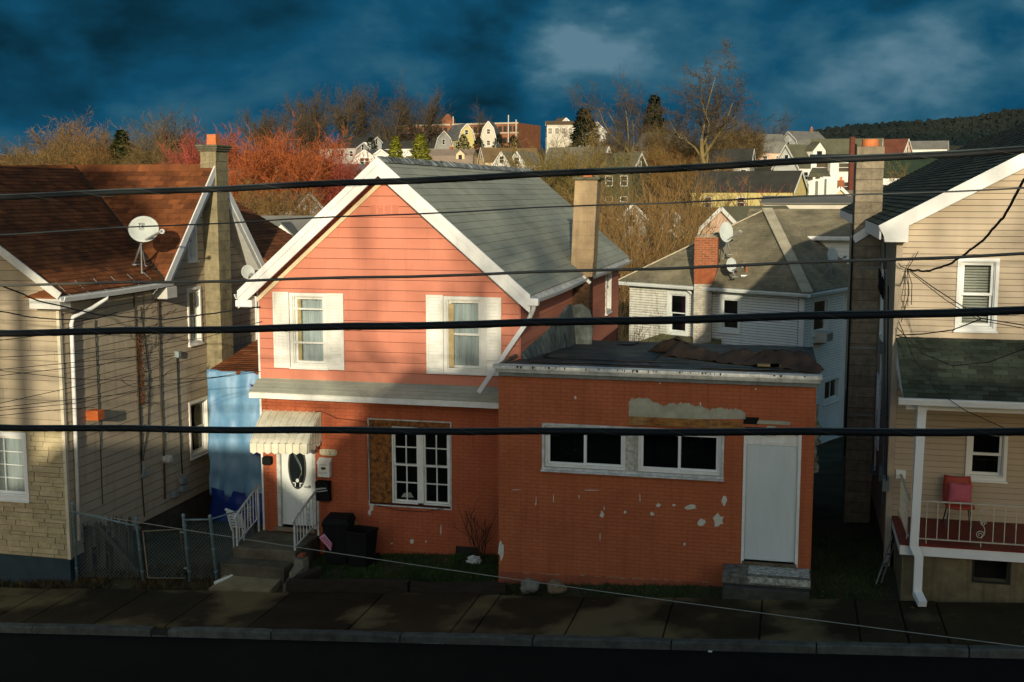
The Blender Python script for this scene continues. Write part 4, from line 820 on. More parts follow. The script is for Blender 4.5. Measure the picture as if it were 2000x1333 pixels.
# gable rake boards and deep white soffit boxes
def bar_between(name, p, q, w, h, m, up=(0, 0, 1)): mb = MB(); mb.bar(p, q, w, h, up); return mb.build(name, m, H4)
GXo = XA + .36
for (ya, za) in ((YE - .03, ZE - .03), (YE2 + .17, ZE - .08)):
    bar_between('rake_board', (GXo, ya, za - .05), (GXo, YR_, ZRg - .04), .03, .17, white_metal); s = 1 if ya > YR_ else -1
    # boxed soffit, widening towards the wall foot
    A_, B_ = Vector((GXo - .02, ya, za - .12)), Vector((GXo - .02, YR_, ZRg - .12))
    mb = MB(); mb.hexa([A_, A_ + Vector((-.34, 0, 0)), A_ + Vector((-.34, -s * .22, -.02)), A_ + Vector((0, -s * .2, -.02)), B_, B_ + Vector((-.34, 0, 0)), B_ + Vector((-.34, -s * .02, -.22)), B_ + Vector((0, -s * .02, -.2))]); mb.build('soffit_box', soffw, H4)
    bevel_box('eave_box', (XA + .012, min(ya, ya - s * .42), za - .42), (GXo, max(ya, ya - s * .42), za - .16), soffw, H4)
# front gable rake, eave return with its little skirt roof
bar_between('rake_board', (EX + .02, YL_ - .37, EZ - .02), (RX, YL_ - .37, RZ - .02), .03, .15, soffw); bar_between('rake_board', (XW - .3, YL_ - .37, EZ - .02), (RX, YL_ - .37, RZ - .02), .03, .15, soffw)
rx0, rx1 = PY(28, 565, YL_ - .35).x, EX
mb = MB(); mb.box((rx0 + .3, YL_ - .34, EZ - .27), (rx1 + .0, YL_ - .004, EZ - .07)); mb.build('eave_return', soffw, H4)
mb = MB(); mb.hexa([(rx0 + .2, YL_ - .38, EZ - .069), (rx1 - .01, YL_ - .38, EZ - .069), (rx1 - .01, YL_ - .004, EZ - .069), (rx0 + .2, YL_ - .004, EZ - .069), (rx0 + .2, YL_ - .37, EZ - .05), (rx1 - .01, YL_ - .37, EZ - .05), (rx1 - .3, YL_ - .004, EZ + .11), (rx0 + .55, YL_ - .004, EZ + .11)]); mb.build('skirt_roof', rust_roof, H4)
gutter(H4, EX - .01, EZ - .03, YL_ - .33, YE + .25, white_metal, w=.12, h=.1, sag=.02)
dpt = [(EX + .05, 20.95, EZ - .12), (EX + .04, 20.93, EZ - .2), (XA + .2, 20.6, EZ - .36), (XA + .07, 20.15, EZ - .5), (XA + .07, 20.1, EZ - .62), (XA + .07, 20.02, .1)]
mb = MB(); mb.tube(dpt, .042, 8); mb.build('downspout', white_metal, H4, smooth=True)
# chimney
cy0 = hit(plLS, 404, 700)[0]; chz = PX(410, 296, XA + .2).z
CL = chimney_shaft(H4, XA + .20, cy0 + .3, .40, .6, -.8, chz, .235, mat('chimney_mossy', (.32, .275, .16), (.18, .155, .09), rough=1, scale=5, bump=.6, bscale=40, rand=.12, streak=(.05, .05, .03), sstr=.6), mat('chimney_mortar', (.34, .30, .19), rough=1), gap=.014)
for k in range(3): bevel_box('chimney_cap', (XA - .04 - .02 * k, cy0 - .04 - .02 * k, chz + .05 * k), (XA + .44 + .02 * k, cy0 + .64 + .02 * k, chz + .05 * (k + 1)), mat('cap_moss', (.16, .15, .10)), H4, .012)
flue_pot(H4, XA + .2, cy0 + .3, .24, chz + .15, chz + .40)
# pipes and cables on the side wall
pipe_m = mat('pipe_brown', (.06, .05, .035), rough=.8); wire_m = black_wire
def wall_line(pts, r, m, name, off=.03, pl=None, parent=H4, n=6):
    pl = pl or plLS; mb = MB(); mb.tube([pl.p(*hit(pl, x, y), off) for x, y in pts], r, n); return mb.build(name, m, parent)
wall_line([(259, 575), (262, 640), (268, 780), (272, 880), (276, 960), (280, 1010)], .014, pipe_m, 'conduit'); wall_line([(305, 560), (308, 640), (312, 780), (318, 890), (320, 975)], .022, pipe_m, 'vent_pipe')
wall_line([(343, 690), (347, 800), (354, 925)], .013, wire_m, 'conduit'); wall_line([(183, 625), (186, 700), (193, 850), (198, 985)], .008, wire_m, 'cable'); wall_line([(141, 800), (146, 900), (150, 985)], .01, wire_m, 'cable'); wall_line([(272, 600), (290, 740), (287, 830), (277, 900)], .008, wire_m, 'cable')
wall_line([(270, 650), (268, 700), (271, 780), (275, 900)], .012, wire_m, 'cable')
for x, y, w_, h_ in ((353, 937, 10, 11), (353, 953, 10, 11), (336, 965, 8, 11), (342, 692, 5, 12)): q = hitrect(plLS, x - w_ / 2, x + w_ / 2, y - h_ / 2, y + h_ / 2); mb = MB(); slab(mb, plLS, rect_poly(q), .01, .12); mb.build('service_box', mat('box_grey', (.26, .32, .31), rough=.6), H4)
q = plLS.p(*hit(plLS, 320, 897), 0); mb = MB(); mb.tube([q, q + Vector((.16, 0, 0)), q + Vector((.2, 0, 0))], [.1, .1, .06], 14); mb.build('meter', mat('meter_white', (.6, .6, .55), rough=.4), H4, smooth=False)
q = plLS.p(*hit(plLS, 277, 922), 0); mb = MB(); mb.prism([q + Vector((.03, -.1, -.1)), q + Vector((.03, .1, -.1)), q + Vector((.03, 0, .12))], (.05, 0, 0)); mb.build('cable_bracket', mat('box_grey', (.26, .32, .31)), H4)
# dead ivy climbing the conduit
rdi = random.Random(6); mb = MB()
for _ in range(900):
    f = rdi.random(); y = 650 + f * 140; x = 266 + f * 7 + rdi.gauss(0, 3.2 * (1.2 - f * .4)); p = plLS.p(*hit(plLS, x, y), rdi.uniform(.03, .12)); s = rdi.uniform(.012, .03); a = rdi.uniform(0, 6.28)
    mb.quad(p, p + Vector((s * .3, s * math.cos(a), s * math.sin(a))), p + Vector((s * .5, s * math.cos(a + .6) * 1.4, s * math.sin(a + .6) * 1.4)), p + Vector((0, s * math.cos(a + 1.3), s * math.sin(a + 1.3))))
o_ = mb.build('dead_ivy', mat('dead_ivy', (.24, .10, .03), (.10, .04, .015), rough=.9, isl=.4), None, kind='stuff'); o_['label'] = 'rust-brown dead ivy climbing a conduit on the beige side wall'; o_['category'] = 'ivy'
for k in range(14):                                    # leafless runners of the ivy
    pts = []; x, y = rdi.uniform(262, 300), rdi.uniform(600, 800); dx, dy = rdi.uniform(-6, 10), rdi.uniform(-14, 6)
    for t in range(7): pts.append((x, y)); x += dx + rdi.uniform(-4, 4); y += dy + rdi.uniform(-5, 5)
    wall_line(pts, .004, mat('ivy_stem', (.07, .05, .03), rough=1), 'ivy_runner', off=.025, n=4)
lamp = tag(MB().build('wall_box', terracotta), 'orange metal box fixed to the beige side wall', 'box')
bb = PX(167, 812, XA); lamp.data = bevel_box('wall_box', (XA + .012, bb.y, bb.z - .1), (XA + .28, bb.y + .22, bb.z + .1), mat('box_orange', (.50, .13, .03), (.38, .09, .02), rough=.6), None, .01).data
for o_ in list(bpy.data.objects):
    if o_.name.startswith('wall_box') and o_ is not lamp: bpy.data.objects.remove(o_)

# ================================================================== RIGHT HOUSE
tan = mat('tan_vinyl', (.46, .375, .255), (.42, .34, .23), rough=.5, scale=.8, rand=.035, streak=(.32, .26, .17), sstr=.25)
tan_shaded = mat('tan_vinyl_shaded', (.30, .25, .175), (.26, .215, .15), rough=.6, scale=.8, rand=.04, streak=(.14, .12, .09), sstr=.4)  # same vinyl, darker copy with the side-wall shade in its colour
green_roof = mat('green_shingle', (.055, .075, .050), (.030, .044, .032), rough=.9, scale=2, rand=.45, isl=.45, bump=.3, bscale=70)
H6 = thing('tan_house', 'tan vinyl-sided gabled house with dark green roof and red-floored porch', 'house')
YRt = 21.0; RX0 = PY(1742, 800, YRt).x; plT = Plane((0, YRt, 0), (1, 0, 0), (0, 0, 1)); YOt = YRt - .3
q0 = PY(1722, 440, YOt); q1 = PY(2000, 300, YOt); sl_ = (q1.z - q0.z) / (q1.x - q0.x); RXr = 5.5; RXe = 2 * RXr - q0.x; RZr = q0.z + sl_ * (RXr - q0.x); ROX1 = 2 * RXr - RX0; YBt = 39.5
zt = lambda x: q0.z + sl_ * ((x if x < RXr else 2 * RXr - x) - q0.x)
wu = hitrect(plT, 1874, 1942, 511, 640); wl = hitrect(plT, 1893, 1960, 845, 932); PFZ = PY(1790, 1020, 20.95).z; PFZ = PY(1768, 1062, 19.35).z
gT = [(RX0, .2), (ROX1, .2), (ROX1, zt(RX0) - .12), (RXr, RZr - .12), (RX0, zt(RX0) - .12)]
wall('front_wall', plT, gT, [wu, wl], .15, tan_shadow_line, H6)
clad(H6, 'siding_board', plT, [(RX0, PFZ)] + [(ROX1, PFZ)] + gT[2:], [grow(wu, .055), grow(wl, .055)], .1015, tan, t0=.020, t1=.004, joint=.009)
for w_, lb in ((wu, 'upper window with lowered blinds'), (wl, 'dark porch window')): window(H6, plT, w_, casing=.055, m=vinyl_white, curt=blinds if w_ is wu else None, label=lb)
# slatted blinds in the upper window
box('corner_post', (RX0 - .035, YRt - .035, PFZ - .9), (RX0 + .07, YRt + .05, zt(RX0) - .25), mat('tan_trim', (.44, .37, .27)), H6)
plTS = Plane((RX0, 0, 0), (0, -1, 0), (0, 0, 1)); sT = [(-YBt, -2), (-YRt, -2), (-YRt, zt(RX0) - .1), (-YBt, zt(RX0) - .1)]
tw = [(-24.15, -23.5, 4.15, 5.5), (-24.3, -23.55, 2.0, 3.3)]
wall('side_wall', plTS, sT, tw, .15, tan_shadow_line, H6); clad(H6, 'siding_board', plTS, [(-YBt, .7), (-YRt - .05, .7), (-YRt - .05, zt(RX0) - .1), (-YBt, zt(RX0) - .1)], [grow(t_, .055) for t_ in tw], .1015, tan_shaded, t0=.020, t1=.004, joint=.009)
for t_ in tw: window(H6, plTS, t_, casing=.055, m=vinyl_white, sill=False)
wall('side_wall', Plane((ROX1, 0, 0), (0, 1, 0), (0, 0, 1)), [(YRt, -1), (YBt, -1), (YBt, zt(RX0) - .1), (YRt, zt(RX0) - .1)], [], .15, tan_shaded, H6)
wall('rear_wall', Plane((0, YBt, 0), (-1, 0, 0), (0, 0, 1)), [(-ROX1, -2), (-RX0, -2), (-RX0, zt(RX0) - .12), (-RXr, RZr - .12), (-ROX1, zt(RX0) - .12)], [], .15, tan_shaded, H6)
def rs(Xe, Ze, sd, lim): 
    pts = [(Xe, YOt, Ze), (Xe, YBt + .3, Ze), (RXr, YBt + .3, RZr), (RXr, YOt, RZr)]; return roof_poly(H6, pts, (0, 1, 0), green_roof, .14, .33, lim, sd, soff=soffw)
rs(q0.x - .02, q0.z - .02 * sl_, 3, 200); roof_poly(H6, [(RXe, YOt, q0.z), (RXe, YBt + .3, q0.z), (RXr, YBt + .3, RZr), (RXr, YOt, RZr)], (0, 1, 0), green_roof, 0, None, 0, 1)
for xe in (q0.x, RXe):
    mb = MB(); s = 1 if xe < RXr else -1; a = Vector((xe, YOt - .03, q0.z - .11)); b = Vector((RXr, YOt - .03, RZr - .11)); mb.bar(a, b, .04, .23); mb.build('rake_fascia', vinyl_white, H6)
mb = MB(); mb.prism([(q0.x, YOt - .052, q0.z - .02), (q0.x + .06, YOt - .052, q0.z - .28), (RX0 + .12, YOt - .052, q0.z - .28), (RX0 + .12, YOt - .052, zt(RX0 + .12) - .05)], (0, .3, 0)); mb.build('eave_return', vinyl_white, H6)
box('eave_fascia', (q0.x - .03, YOt, q0.z - .24), (q0.x - .001, YBt, q0.z - .02), vinyl_white, H6); box('eave_soffit', (q0.x, YOt + .3, q0.z - .235), (RX0 - .001, YBt, q0.z - .21), vinyl_white, H6)
# block chimney with steel straps
tc0 = 25.0; chw = .53; ctz = PX(1700, 302, RX0 - .25).z
CT = chimney_shaft(H6, RX0 - chw / 2 - .02, tc0 + .3, chw, .6, -.6, 7.85, .225, chim_block, mat('chimney_bed', (.10, .085, .06), rough=1), gap=.012)
flue_pot(H6, RX0 - .28, tc0 + .3, .24, 7.85, 8.0, terracotta, sides=16)
for z in (5.4, 3.75, 2.35): box('strap', (RX0 - chw - .035, tc0 - .02, z), (RX0 + .01, tc0 - .004, z + .035), grey_metal, H6)
mb = MB(); mb.bar((RX0 - chw - .03, tc0 - .03, 5.98), (RX0 + .0, tc0 - .03, 6.35), .03, .16); mb.build('flashing', vinyl_white, H6)
mb = MB(); mb.tube([(RX0 - chw - .045, tc0 - .03, 7.9), (RX0 - chw - .045, tc0 - .03, 3.2), (RX0 - chw - .05, tc0 - .03, 1.5)], .022, 6); mb.build('cable_riser', black_wire, H6)
# services on the side wall
for (x, y0_, y1_, r_, m_) in ((1729, 690, 800, .022, white_old), (1736, 470, 985, .018, mat('service_dark', (.10, .12, .12), rough=.6)), (1719, 800, 920, .018, white_old), (1743, 560, 940, .012, black_wire)):
    mb = MB(); mb.tube([plTS.p(*hit(plTS, x, y0_), .07), plTS.p(*hit(plTS, x - 3, y1_), .07)], r_, 7); mb.build('service_pipe', m_, H6)
for x, y, w_, h_ in ((1731, 923, 13, 26), (1738, 945, 11, 22), (1714, 918, 10, 14), (1730, 680, 9, 18)): c_ = hit(plTS, x, y); hh_ = h_ / 2 / 98; mb = MB(); slab(mb, plTS, rect_poly((c_[0] - .13, c_[0] + .13, c_[1] - hh_, c_[1] + hh_)), .02, .13); mb.build('service_box', mat('box_dull', (.14, .17, .165), rough=.6), H6)
q = plTS.p(*hit(plTS, 1739, 516), .1); mb = MB(); mb.tube([q + Vector((0, 0, -.1)), q + Vector((0, 0, .06)), q + Vector((-.08, -.05, .1)), q + Vector((-.1, -.06, .0))], [.035, .04, .045, .03], 8); mb.build('weatherhead', grey_metal, H6, smooth=True)
for k in range(5):
    a = k * 1.25; q2 = plTS.p(*hit(plTS, 1738, 545), .14); mb = MB(); mb.tube([q2 + Vector((.02 * k - .05, .1 * math.cos(t * .7 + a), .19 * math.sin(t * .7 + a) - .05 * k)) for t in range(9)], .012, 5); mb.build('cable_loop', black_wire, H6)
# porch
porch_red = mat('porch_red', (.20, .026, .016), (.13, .02, .013), rough=.5, scale=3, bump=.1)
yp0 = 19.35; px0 = PY(1757, 1063, yp0).x; px1 = ROX1
for k in range(16):
    y0_ = yp0 + (YRt - .02 - yp0) * k / 16; y1_ = yp0 + (YRt - .02 - yp0) * (k + 1) / 16 - .004; box('deck_plank', (px0, y0_, PFZ - .03), (px1, y1_, PFZ), porch_red, H6)
box('deck_band', (px0 + .01, yp0 + .012, PFZ - .19), (px1, yp0 + .05, PFZ - .031), vinyl_white, H6); box('deck_band', (px0 + .01, yp0 + .051, PFZ - .19), (px0 + .05, YRt, PFZ - .031), vinyl_white, H6); box('deck_joists', (px0 + .051, yp0 + .051, PFZ - .15), (px1, YRt, PFZ - .032), mat('joist', (.08, .07, .05)), H6)
pc_m = mat('porch_foundation', (.21, .17, .09), (.10, .085, .045), rough=.95, scale=2.5, bump=.5, bscale=20, streak=(.04, .035, .02), sstr=.8)
fv_ = hitrect(Plane((0, yp0 + .12, 0), (1, 0, 0), (0, 0, 1)), 1902, 1970, 1092, 1136)
wall('porch_foundation', Plane((0, yp0 + .1, 0), (1, 0, 0), (0, 0, 1)), [(px0 + .06, .1), (px1, .1), (px1, PFZ - .19), (px0 + .06, PFZ - .19)], [fv_], .2, pc_m, H6); box('porch_foundation', (px0 + .06, yp0 + .301, .0), (px0 + .25, YRt, PFZ - .191), pc_m, H6)
box('cellar_shade', (fv_[0] - .1, yp0 + .4, fv_[2] - .1), (fv_[1] + .1, yp0 + .45, fv_[3] + .1), inner_shade, H6); mb = MB(); frame_bars(mb, Plane((0, yp0 + .1, 0), (1, 0, 0), (0, 0, 1)), fv_, .03, -.02, .01); mb.build('cellar_frame', mat('frame_dark', (.025, .025, .02), rough=.8), H6)  # dark sheet stands in for the shade inside the cellar
# porch roof
tz = hit(plT, 1850, 662)[1]; ez = PY(1850, 779, 19.15).z; xl0 = RX0 + .02
roof_poly(H6, [(xl0, 19.15, ez), (px1, 19.15, ez), (px1, YRt - .01, tz), (xl0, YRt - .01, tz)], (1, 0, 0), green_roof, .135, .24, 300, 11, soff=soffw, th=.08)
mb = MB(); mb.prism([(xl0 + .02, 19.25, ez - .02), (xl0 + .02, YRt - .03, tz - .06), (xl0 + .02, YRt - .03, ez + .2), (xl0 + .02, 19.9, ez - .02)], (.03, 0, 0)); mb.build('porch_gable', vinyl_white, H6)
mb = MB(); n = 8; gut = [[(x, 19.15, ez - .01), (x, 19.05, ez - .01), (x, 19.05, ez - .03), (x, 19.07, ez - .11), (x, 19.15, ez - .11)] for x in (xl0 - .08, px1)]; mb.loft(gut).build('porch_gutter', vinyl_white, H6)
box('porch_beam', (xl0 + .06, 19.3, ez - .22), (px1, 19.44, ez - .08), vinyl_white, H6); box('porch_ceiling', (xl0 + .07, 19.45, ez - .1), (px1, YRt - .02, ez - .075), vinyl_white, H6)
pp = PY(1786, 1040, 19.37); box('porch_post', (pp.x - .055, 19.33, PFZ), (pp.x + .055, 19.44, ez - .221), vinyl_white, H6)
mb = MB(); zk = lambda y: PY(1786, y, 19.28).z
mb.bar((pp.x + .02, 19.27, ez - .16), (pp.x - .01, 19.27, PFZ - .02), .13, .1, (0, -1, 0)); mb.bar((pp.x - .01, 19.27, PFZ - .0), (pp.x + .07, 19.25, PFZ - .16), .13, .1, (0, -1, 0)); mb.bar((pp.x + .07, 19.25, PFZ - .14), (pp.x + .07, 19.25, gz(2) + .06), .13, .1, (0, -1, 0)); mb.bar((pp.x + .07, 19.25, gz(2) + .09), (pp.x + .13, 18.98, gz(2) - .0), .13, .1, (0, 0, 1)); mb.build('porch_downspout', vinyl_white, H6)
mb = MB(); mb.hexa([(pp.x - .06, 19.18, ez - .12), (pp.x + .12, 19.18, ez - .12), (pp.x + .12, 19.32, ez - .12), (pp.x - .06, 19.32, ez - .12), (pp.x - .03, 19.22, ez - .3), (pp.x + .06, 19.22, ez - .3), (pp.x + .06, 19.31, ez - .3), (pp.x - .03, 19.31, ez - .3)]); mb.build('downspout_head', vinyl_white, H6)
# iron railing of the porch
iron = mat('iron_cream', (.52, .50, .40), (.40, .37, .27), rough=.6, scale=12)
RL = thing('porch_railing', 'cream iron porch railing with a scroll panel in front of the red chair', 'railing')
zt0, zb0 = PFZ + .70, PFZ + .08; ry = 19.42; x0_, x1_ = pp.x + .06, px1 - .1
mb = MB(); mb.bar((x0_, ry, zt0), (x1_, ry, zt0), .03, .022); mb.build('top_rail', iron, RL); mb = MB(); mb.bar((x0_, ry, zb0), (x1_, ry, zb0), .025, .018); mb.build('bottom_rail', iron, RL)
x = x0_ + .12; sc_x = PY(1918, 1015, ry).x
while x < x1_:
    if abs(x - sc_x) > .13:
        mb = MB(); mb.box((x - .007, ry - .007, zb0), (x + .007, ry + .007, zt0)); mb.build('baluster', iron, RL)
    x += .168
for sgn in (1, -1):
    pts = []
    for t in range(60):
        f = t / 59; z = zb0 + .06 + (zt0 - zb0 - .12) * f; pts.append((sc_x + sgn * .05 * math.sin(f * math.pi * 2), ry, z))
    if sgn > 0: mb = MB(); mb.tube(pts, .007, 5); mb.build('scroll', iron, RL)
for zc, s, r0 in ((zt0 - .12, 1, .07), (zb0 + .12, -1, .07), ((zt0 + zb0) / 2, 1, .05)):
    mb = MB(); mb.tube([(sc_x + (s * .02) + r0 * (1 - t / 26) * math.cos(t * .5), ry, zc + r0 * (1 - t / 26) * math.sin(t * .5)) for t in range(22)], .007, 5); mb.build('scroll', iron, RL)
mb = MB(); mb.box((sc_x - .008, ry - .008, PFZ), (sc_x + .008, ry + .008, zb0)); mb.build('foot', iron, RL); mb = MB(); mb.box((x0_ + .12, ry - .008, PFZ), (x0_ + .136, ry + .008, zb0)); mb.build('foot', iron, RL)
RL2 = thing('porch_side_railing', 'short cream iron railing at the open left side of the porch', 'railing'); rxx = px0 + .14
mb = MB(); mb.bar((rxx, 19.5, zt0), (rxx - .02, YRt - .02, zt0 + .06), .03, .022); mb.build('top_rail', iron, RL2); mb = MB(); mb.bar((rxx, 19.5, zb0), (rxx - .02, YRt - .02, zb0), .025, .018); mb.build('bottom_rail', iron, RL2)
for k in range(9): y = 19.6 + k * .165; mb = MB(); mb.box((rxx - .02, y - .007, zb0 - (.08 if k in (0, 8) else 0)), (rxx - .006, y + .007, zt0 + .03)); mb.build('baluster', iron, RL2)
bevel_box('wall_plate', (rxx - .1, YRt - .05, zt0 - .02), (rxx + .06, YRt - .017, zt0 + .14), vinyl_white, RL2, .008)
# ================================================================== WHITE HOUSE BEHIND
clap = mat('white_clapboard', (.70, .74, .69), (.60, .64, .60), rough=.6, scale=1.2, rand=.03, streak=(.36, .38, .33), sstr=.35)
clap_old = mat('white_clapboard_worn', (.66, .66, .58), (.50, .49, .40), rough=.7, scale=5, rand=.05, streak=(.25, .22, .15), sstr=.6)
moss_roof = mat('mossy_shingle', (.31, .27, .17), (.14, .125, .08), rough=.95, scale=1.0, rand=.12, isl=.15, bump=.35, bscale=40, streak=(.09, .085, .055), sstr=.6)
H5 = thing('white_hipped_house', 'white clapboard house with mossy hipped roof and brick chimney behind the flat roof', 'house')
ZE5 = 3.35; eL, eC, eR = PZ(1206, 549, ZE5), PZ(1577, 573, ZE5), PZ(1650, 561, ZE5); dA = (eL - eC).normalized(); dB = (eR - eC).normalized()
eR = eC + dB * 7.4; eK = eL + dB * 6.6; ov = .38
def inset(p, q, r, d):                                   # corner p with neighbours q, r moved inwards
    a = (q - p).normalized(); b = (r - p).normalized(); s = d / max(.3, math.sqrt(1 - a.dot(b) ** 2)); return p + (a + b) * s
wC, wL, wR, wK = inset(eC, eL, eR, ov), inset(eL, eC, eK, ov), inset(eR, eC, eK, ov), inset(eK, eL, eR, ov)
ap5 = PT(1498, 409, (eC - CAMP).length * 1.075); ZG = -2.6
plA = Plane((wC.x, wC.y, 0), (wC - wL).normalized(), (0, 0, 1)); LA = (wC - wL).length; plA.O = Vector((wL.x, wL.y, 0))
plBf = Plane((wC.x, wC.y, 0), (wR - wC).normalized(), (0, 0, 1)); LB = (wR - wC).length
a1 = hitrect(plA, 1308, 1340, 575, 649); a2 = hitrect(plA, 1410, 1442, 584, 644); b1 = hitrect(plBf, 1588, 1614, 586, 647); b2 = hitrect(plBf, 1609, 1636, 742, 780)
pA = [(0, ZG), (LA, ZG), (LA, ZE5 - .1), (0, ZE5 - .1)]; pB = [(0, ZG), (LB, ZG), (LB, ZE5 - .1), (0, ZE5 - .1)]; zlow = hit(plBf, 1605, 872)[1]
seam_g = mat('clap_seam', (.13, .14, .13), rough=1)
wall('front_wall', plA, pA, [a1, a2], .15, seam_g, H5); wall('side_wall', plBf, pB, [b1, b2], .15, seam_g, H5)
xs = hit(plA, 1352, 600)[0]
clad(H5, 'clapboard', plA, [(0, .4), (xs, .4), (xs, ZE5 - .1), (0, ZE5 - .1)], [grow(a1, .12)], .1, clap_old, t0=.026, t1=.004, joint=.018); clad(H5, 'clapboard', plA, [(xs, zlow), (LA, zlow), (LA, ZE5 - .1), (xs, ZE5 - .1)], [grow(a2, .12)], .1, clap, t0=.026, t1=.004, joint=.018)
clad(H5, 'clapboard', plBf, [(0, zlow), (LB, zlow), (LB, ZE5 - .1), (0, ZE5 - .1)], [grow(b1, .1), grow(b2, .1)], .1, clap, t0=.026, t1=.004, joint=.018)
for pl_, w_, cu in ((plA, a1, None), (plA, a2, None), (plBf, b1, mat('green_shade', (.25, .42, .38))), (plBf, b2, None)): window(H5, pl_, w_, casing=.12, m=clap, curt=cu, style='dh' if w_ is not b2 else 'slide')
dk = mat('pink_drape', (.30, .03, .07), rough=.9); mb = MB(); slab(mb, plA, rect_poly((a1[0] + (a1[1] - a1[0]) * .62, a1[1] - .08, a1[2] + .05, a1[3] - .05)), -.14, -.13); mb.build('curtain', dk, H5)
mb = MB(); mb.box((wC.x - .09, wC.y - .09, ZG), (wC.x + .09, wC.y + .03, ZE5 - .12)); cb = mb.build('corner_board', clap, H5)
mb = MB(); p_ = plBf.p(hit(plBf, 1648, 650)[0], 0, 0); mb.box((p_.x - .1, p_.y - .08, ZG), (p_.x + .08, p_.y + .1, ZE5 - .1)); mb.build('corner_board', clap, H5)
wall('rear_wall', Plane((wR.x, wR.y, 0), (wK - wR).normalized(), (0, 0, 1)), [(0, ZG), ((wK - wR).length, ZG), ((wK - wR).length, ZE5 - .1), (0, ZE5 - .1)], [], .15, clap, H5); wall('side_wall', Plane((wK.x, wK.y, 0), (wL - wK).normalized(), (0, 0, 1)), [(0, ZG), ((wL - wK).length, ZG), ((wL - wK).length, ZE5 - .1), (0, ZE5 - .1)], [], .15, clap, H5)
Z_ = Vector((0, 0, .01))
for k, (p, q) in enumerate(((eL, eC), (eC, eR), (eR, eK), (eK, eL))): roof_poly(H5, [p + Z_, q + Z_, ap5], q - p, moss_roof, .13 if k < 2 else 0, 1.0, 120, 20 + k, th=.08, name='shingle', soff=clap)
def hipcap(p, q, w, m):
    for k in range(22):
        a, b = p.lerp(q, k / 22), p.lerp(q, (k + 1) / 22); mb = MB(); mb.bar(a + Vector((0, 0, .03)), b + Vector((0, 0, .035)), w, .05); mb.build('hip_cap', m, H5)
hip_m = mat('hip_cap', (.46, .42, .30), (.36, .32, .22), rough=.95, scale=4, rand=.15, bump=.4); hipcap(eC, ap5, .42, hip_m); hipcap(eL, ap5, .22, hip_m)
def gutter_line(parent, p, q, m, w=.13, h=.12):
    d = (q - p).normalized(); nn = Vector((d.y, -d.x, 0)); nn = nn if nn.y < 0 else -nn; mb = MB(); mb.loft([[c, c + nn * w * .9 + Vector((0, 0, 0)), c + nn * w + Vector((0, 0, -.03)), c + nn * w * .7 + Vector((0, 0, -h)), c + Vector((0, 0, -h))] for c in (p, q)]); return mb.build('gutter', m, parent)
gutter_line(H5, eL - Vector((0, 0, .03)), eC - Vector((0, 0, .03)), clap); gutter_line(H5, eC - Vector((0, 0, .032)), eR - Vector((0, 0, .032)), clap)
for k in range(1, 17): p = eL.lerp(eC, k / 17); mb = MB(); mb.tube([p + Vector((.02, .16, .15)), p + Vector((0, -.1, .0))], .009, 4); mb.build('gutter_strap', grey_metal, H5)
q = plA.p(*hit(plA, 1347, 565), .18); f_ = plA.p(*hit(plA, 1357, 578), .06); g_ = plA.p(*hit(plA, 1355, 663), .06); mb = MB(); mb.tube([q + Vector((0, 0, .1)), q, f_, g_], .055, 8); mb.build('downspout', clap, H5)
# chimney
cu0, cu1 = hit(plA, 1366, 600)[0], hit(plA, 1395, 600)[0]; cc = plA.p((cu0 + cu1) / 2, 0, .25); red_b = mat('red_brick', (.36, .115, .045), (.24, .07, .03), rough=.9, scale=7, rand=.22, isl=.25, bump=.3)
wb_m = mat('whitewashed_brick', (.60, .58, .50), (.40, .36, .27), rough=.9, scale=6, rand=.15, isl=.15, bump=.4); cw_ = (cu1 - cu0)
ctop = PT(1386, 461, (cc - CAMP).length).z
chimney_shaft(H5, cc.x, cc.y, cw_, .55, ZG, ZE5 + .1, .085, wb_m, mat('whitewash_bed', (.34, .31, .24), rough=1), brick=.24, limit=150, name='brick', gap=.014)
chimney_shaft(H5, cc.x + .09, cc.y, cw_ + .20, .75, ZE5 + .7, ctop, .085, red_b, mat('pale_mortar', (.36, .28, .18), rough=1), brick=.24, limit=220, name='brick', gap=.014)
mb = MB(); z0_, z1_ = ZE5 + .1, ZE5 + .7; h0, h1 = cw_ / 2, (cw_ + .2) / 2
mb.loft([[(cc.x - h0, cc.y - .27, z0_), (cc.x + h0, cc.y - .27, z0_), (cc.x + h0, cc.y + .27, z0_), (cc.x - h0, cc.y + .27, z0_)], [(cc.x + .09 - h1, cc.y - .37, z1_), (cc.x + .09 + h1, cc.y - .37, z1_), (cc.x + .09 + h1, cc.y + .37, z1_), (cc.x + .09 - h1, cc.y + .37, z1_)]]); mb.build('chimney_corbel', red_b, H5)
mb = MB(); frame_bars(mb, Plane((cc.x + .09, cc.y, ctop), (1, 0, 0), (0, 1, 0)), (-.25, .25, -.2, .2), .12, 0, .07); mb.build('chimney_cap', mat('cap_pale', (.42, .36, .25), (.1, .08, .06), rough=1, scale=9), H5)
# roof vent pipe
vp = PT(1458, 537, (eC - CAMP).length * 1.025); mb = MB(); mb.tube([vp, vp + Vector((0, 0, .42))], .055, 10); mb.build('vent_pipe', mat('rusty_pipe', (.34, .15, .05), (.2, .08, .03), rough=.8), H5); bevel_box('pipe_flashing', (vp.x - .2, vp.y - .2, vp.z - .06), (vp.x + .2, vp.y + .2, vp.z - .0), white_metal, H5)
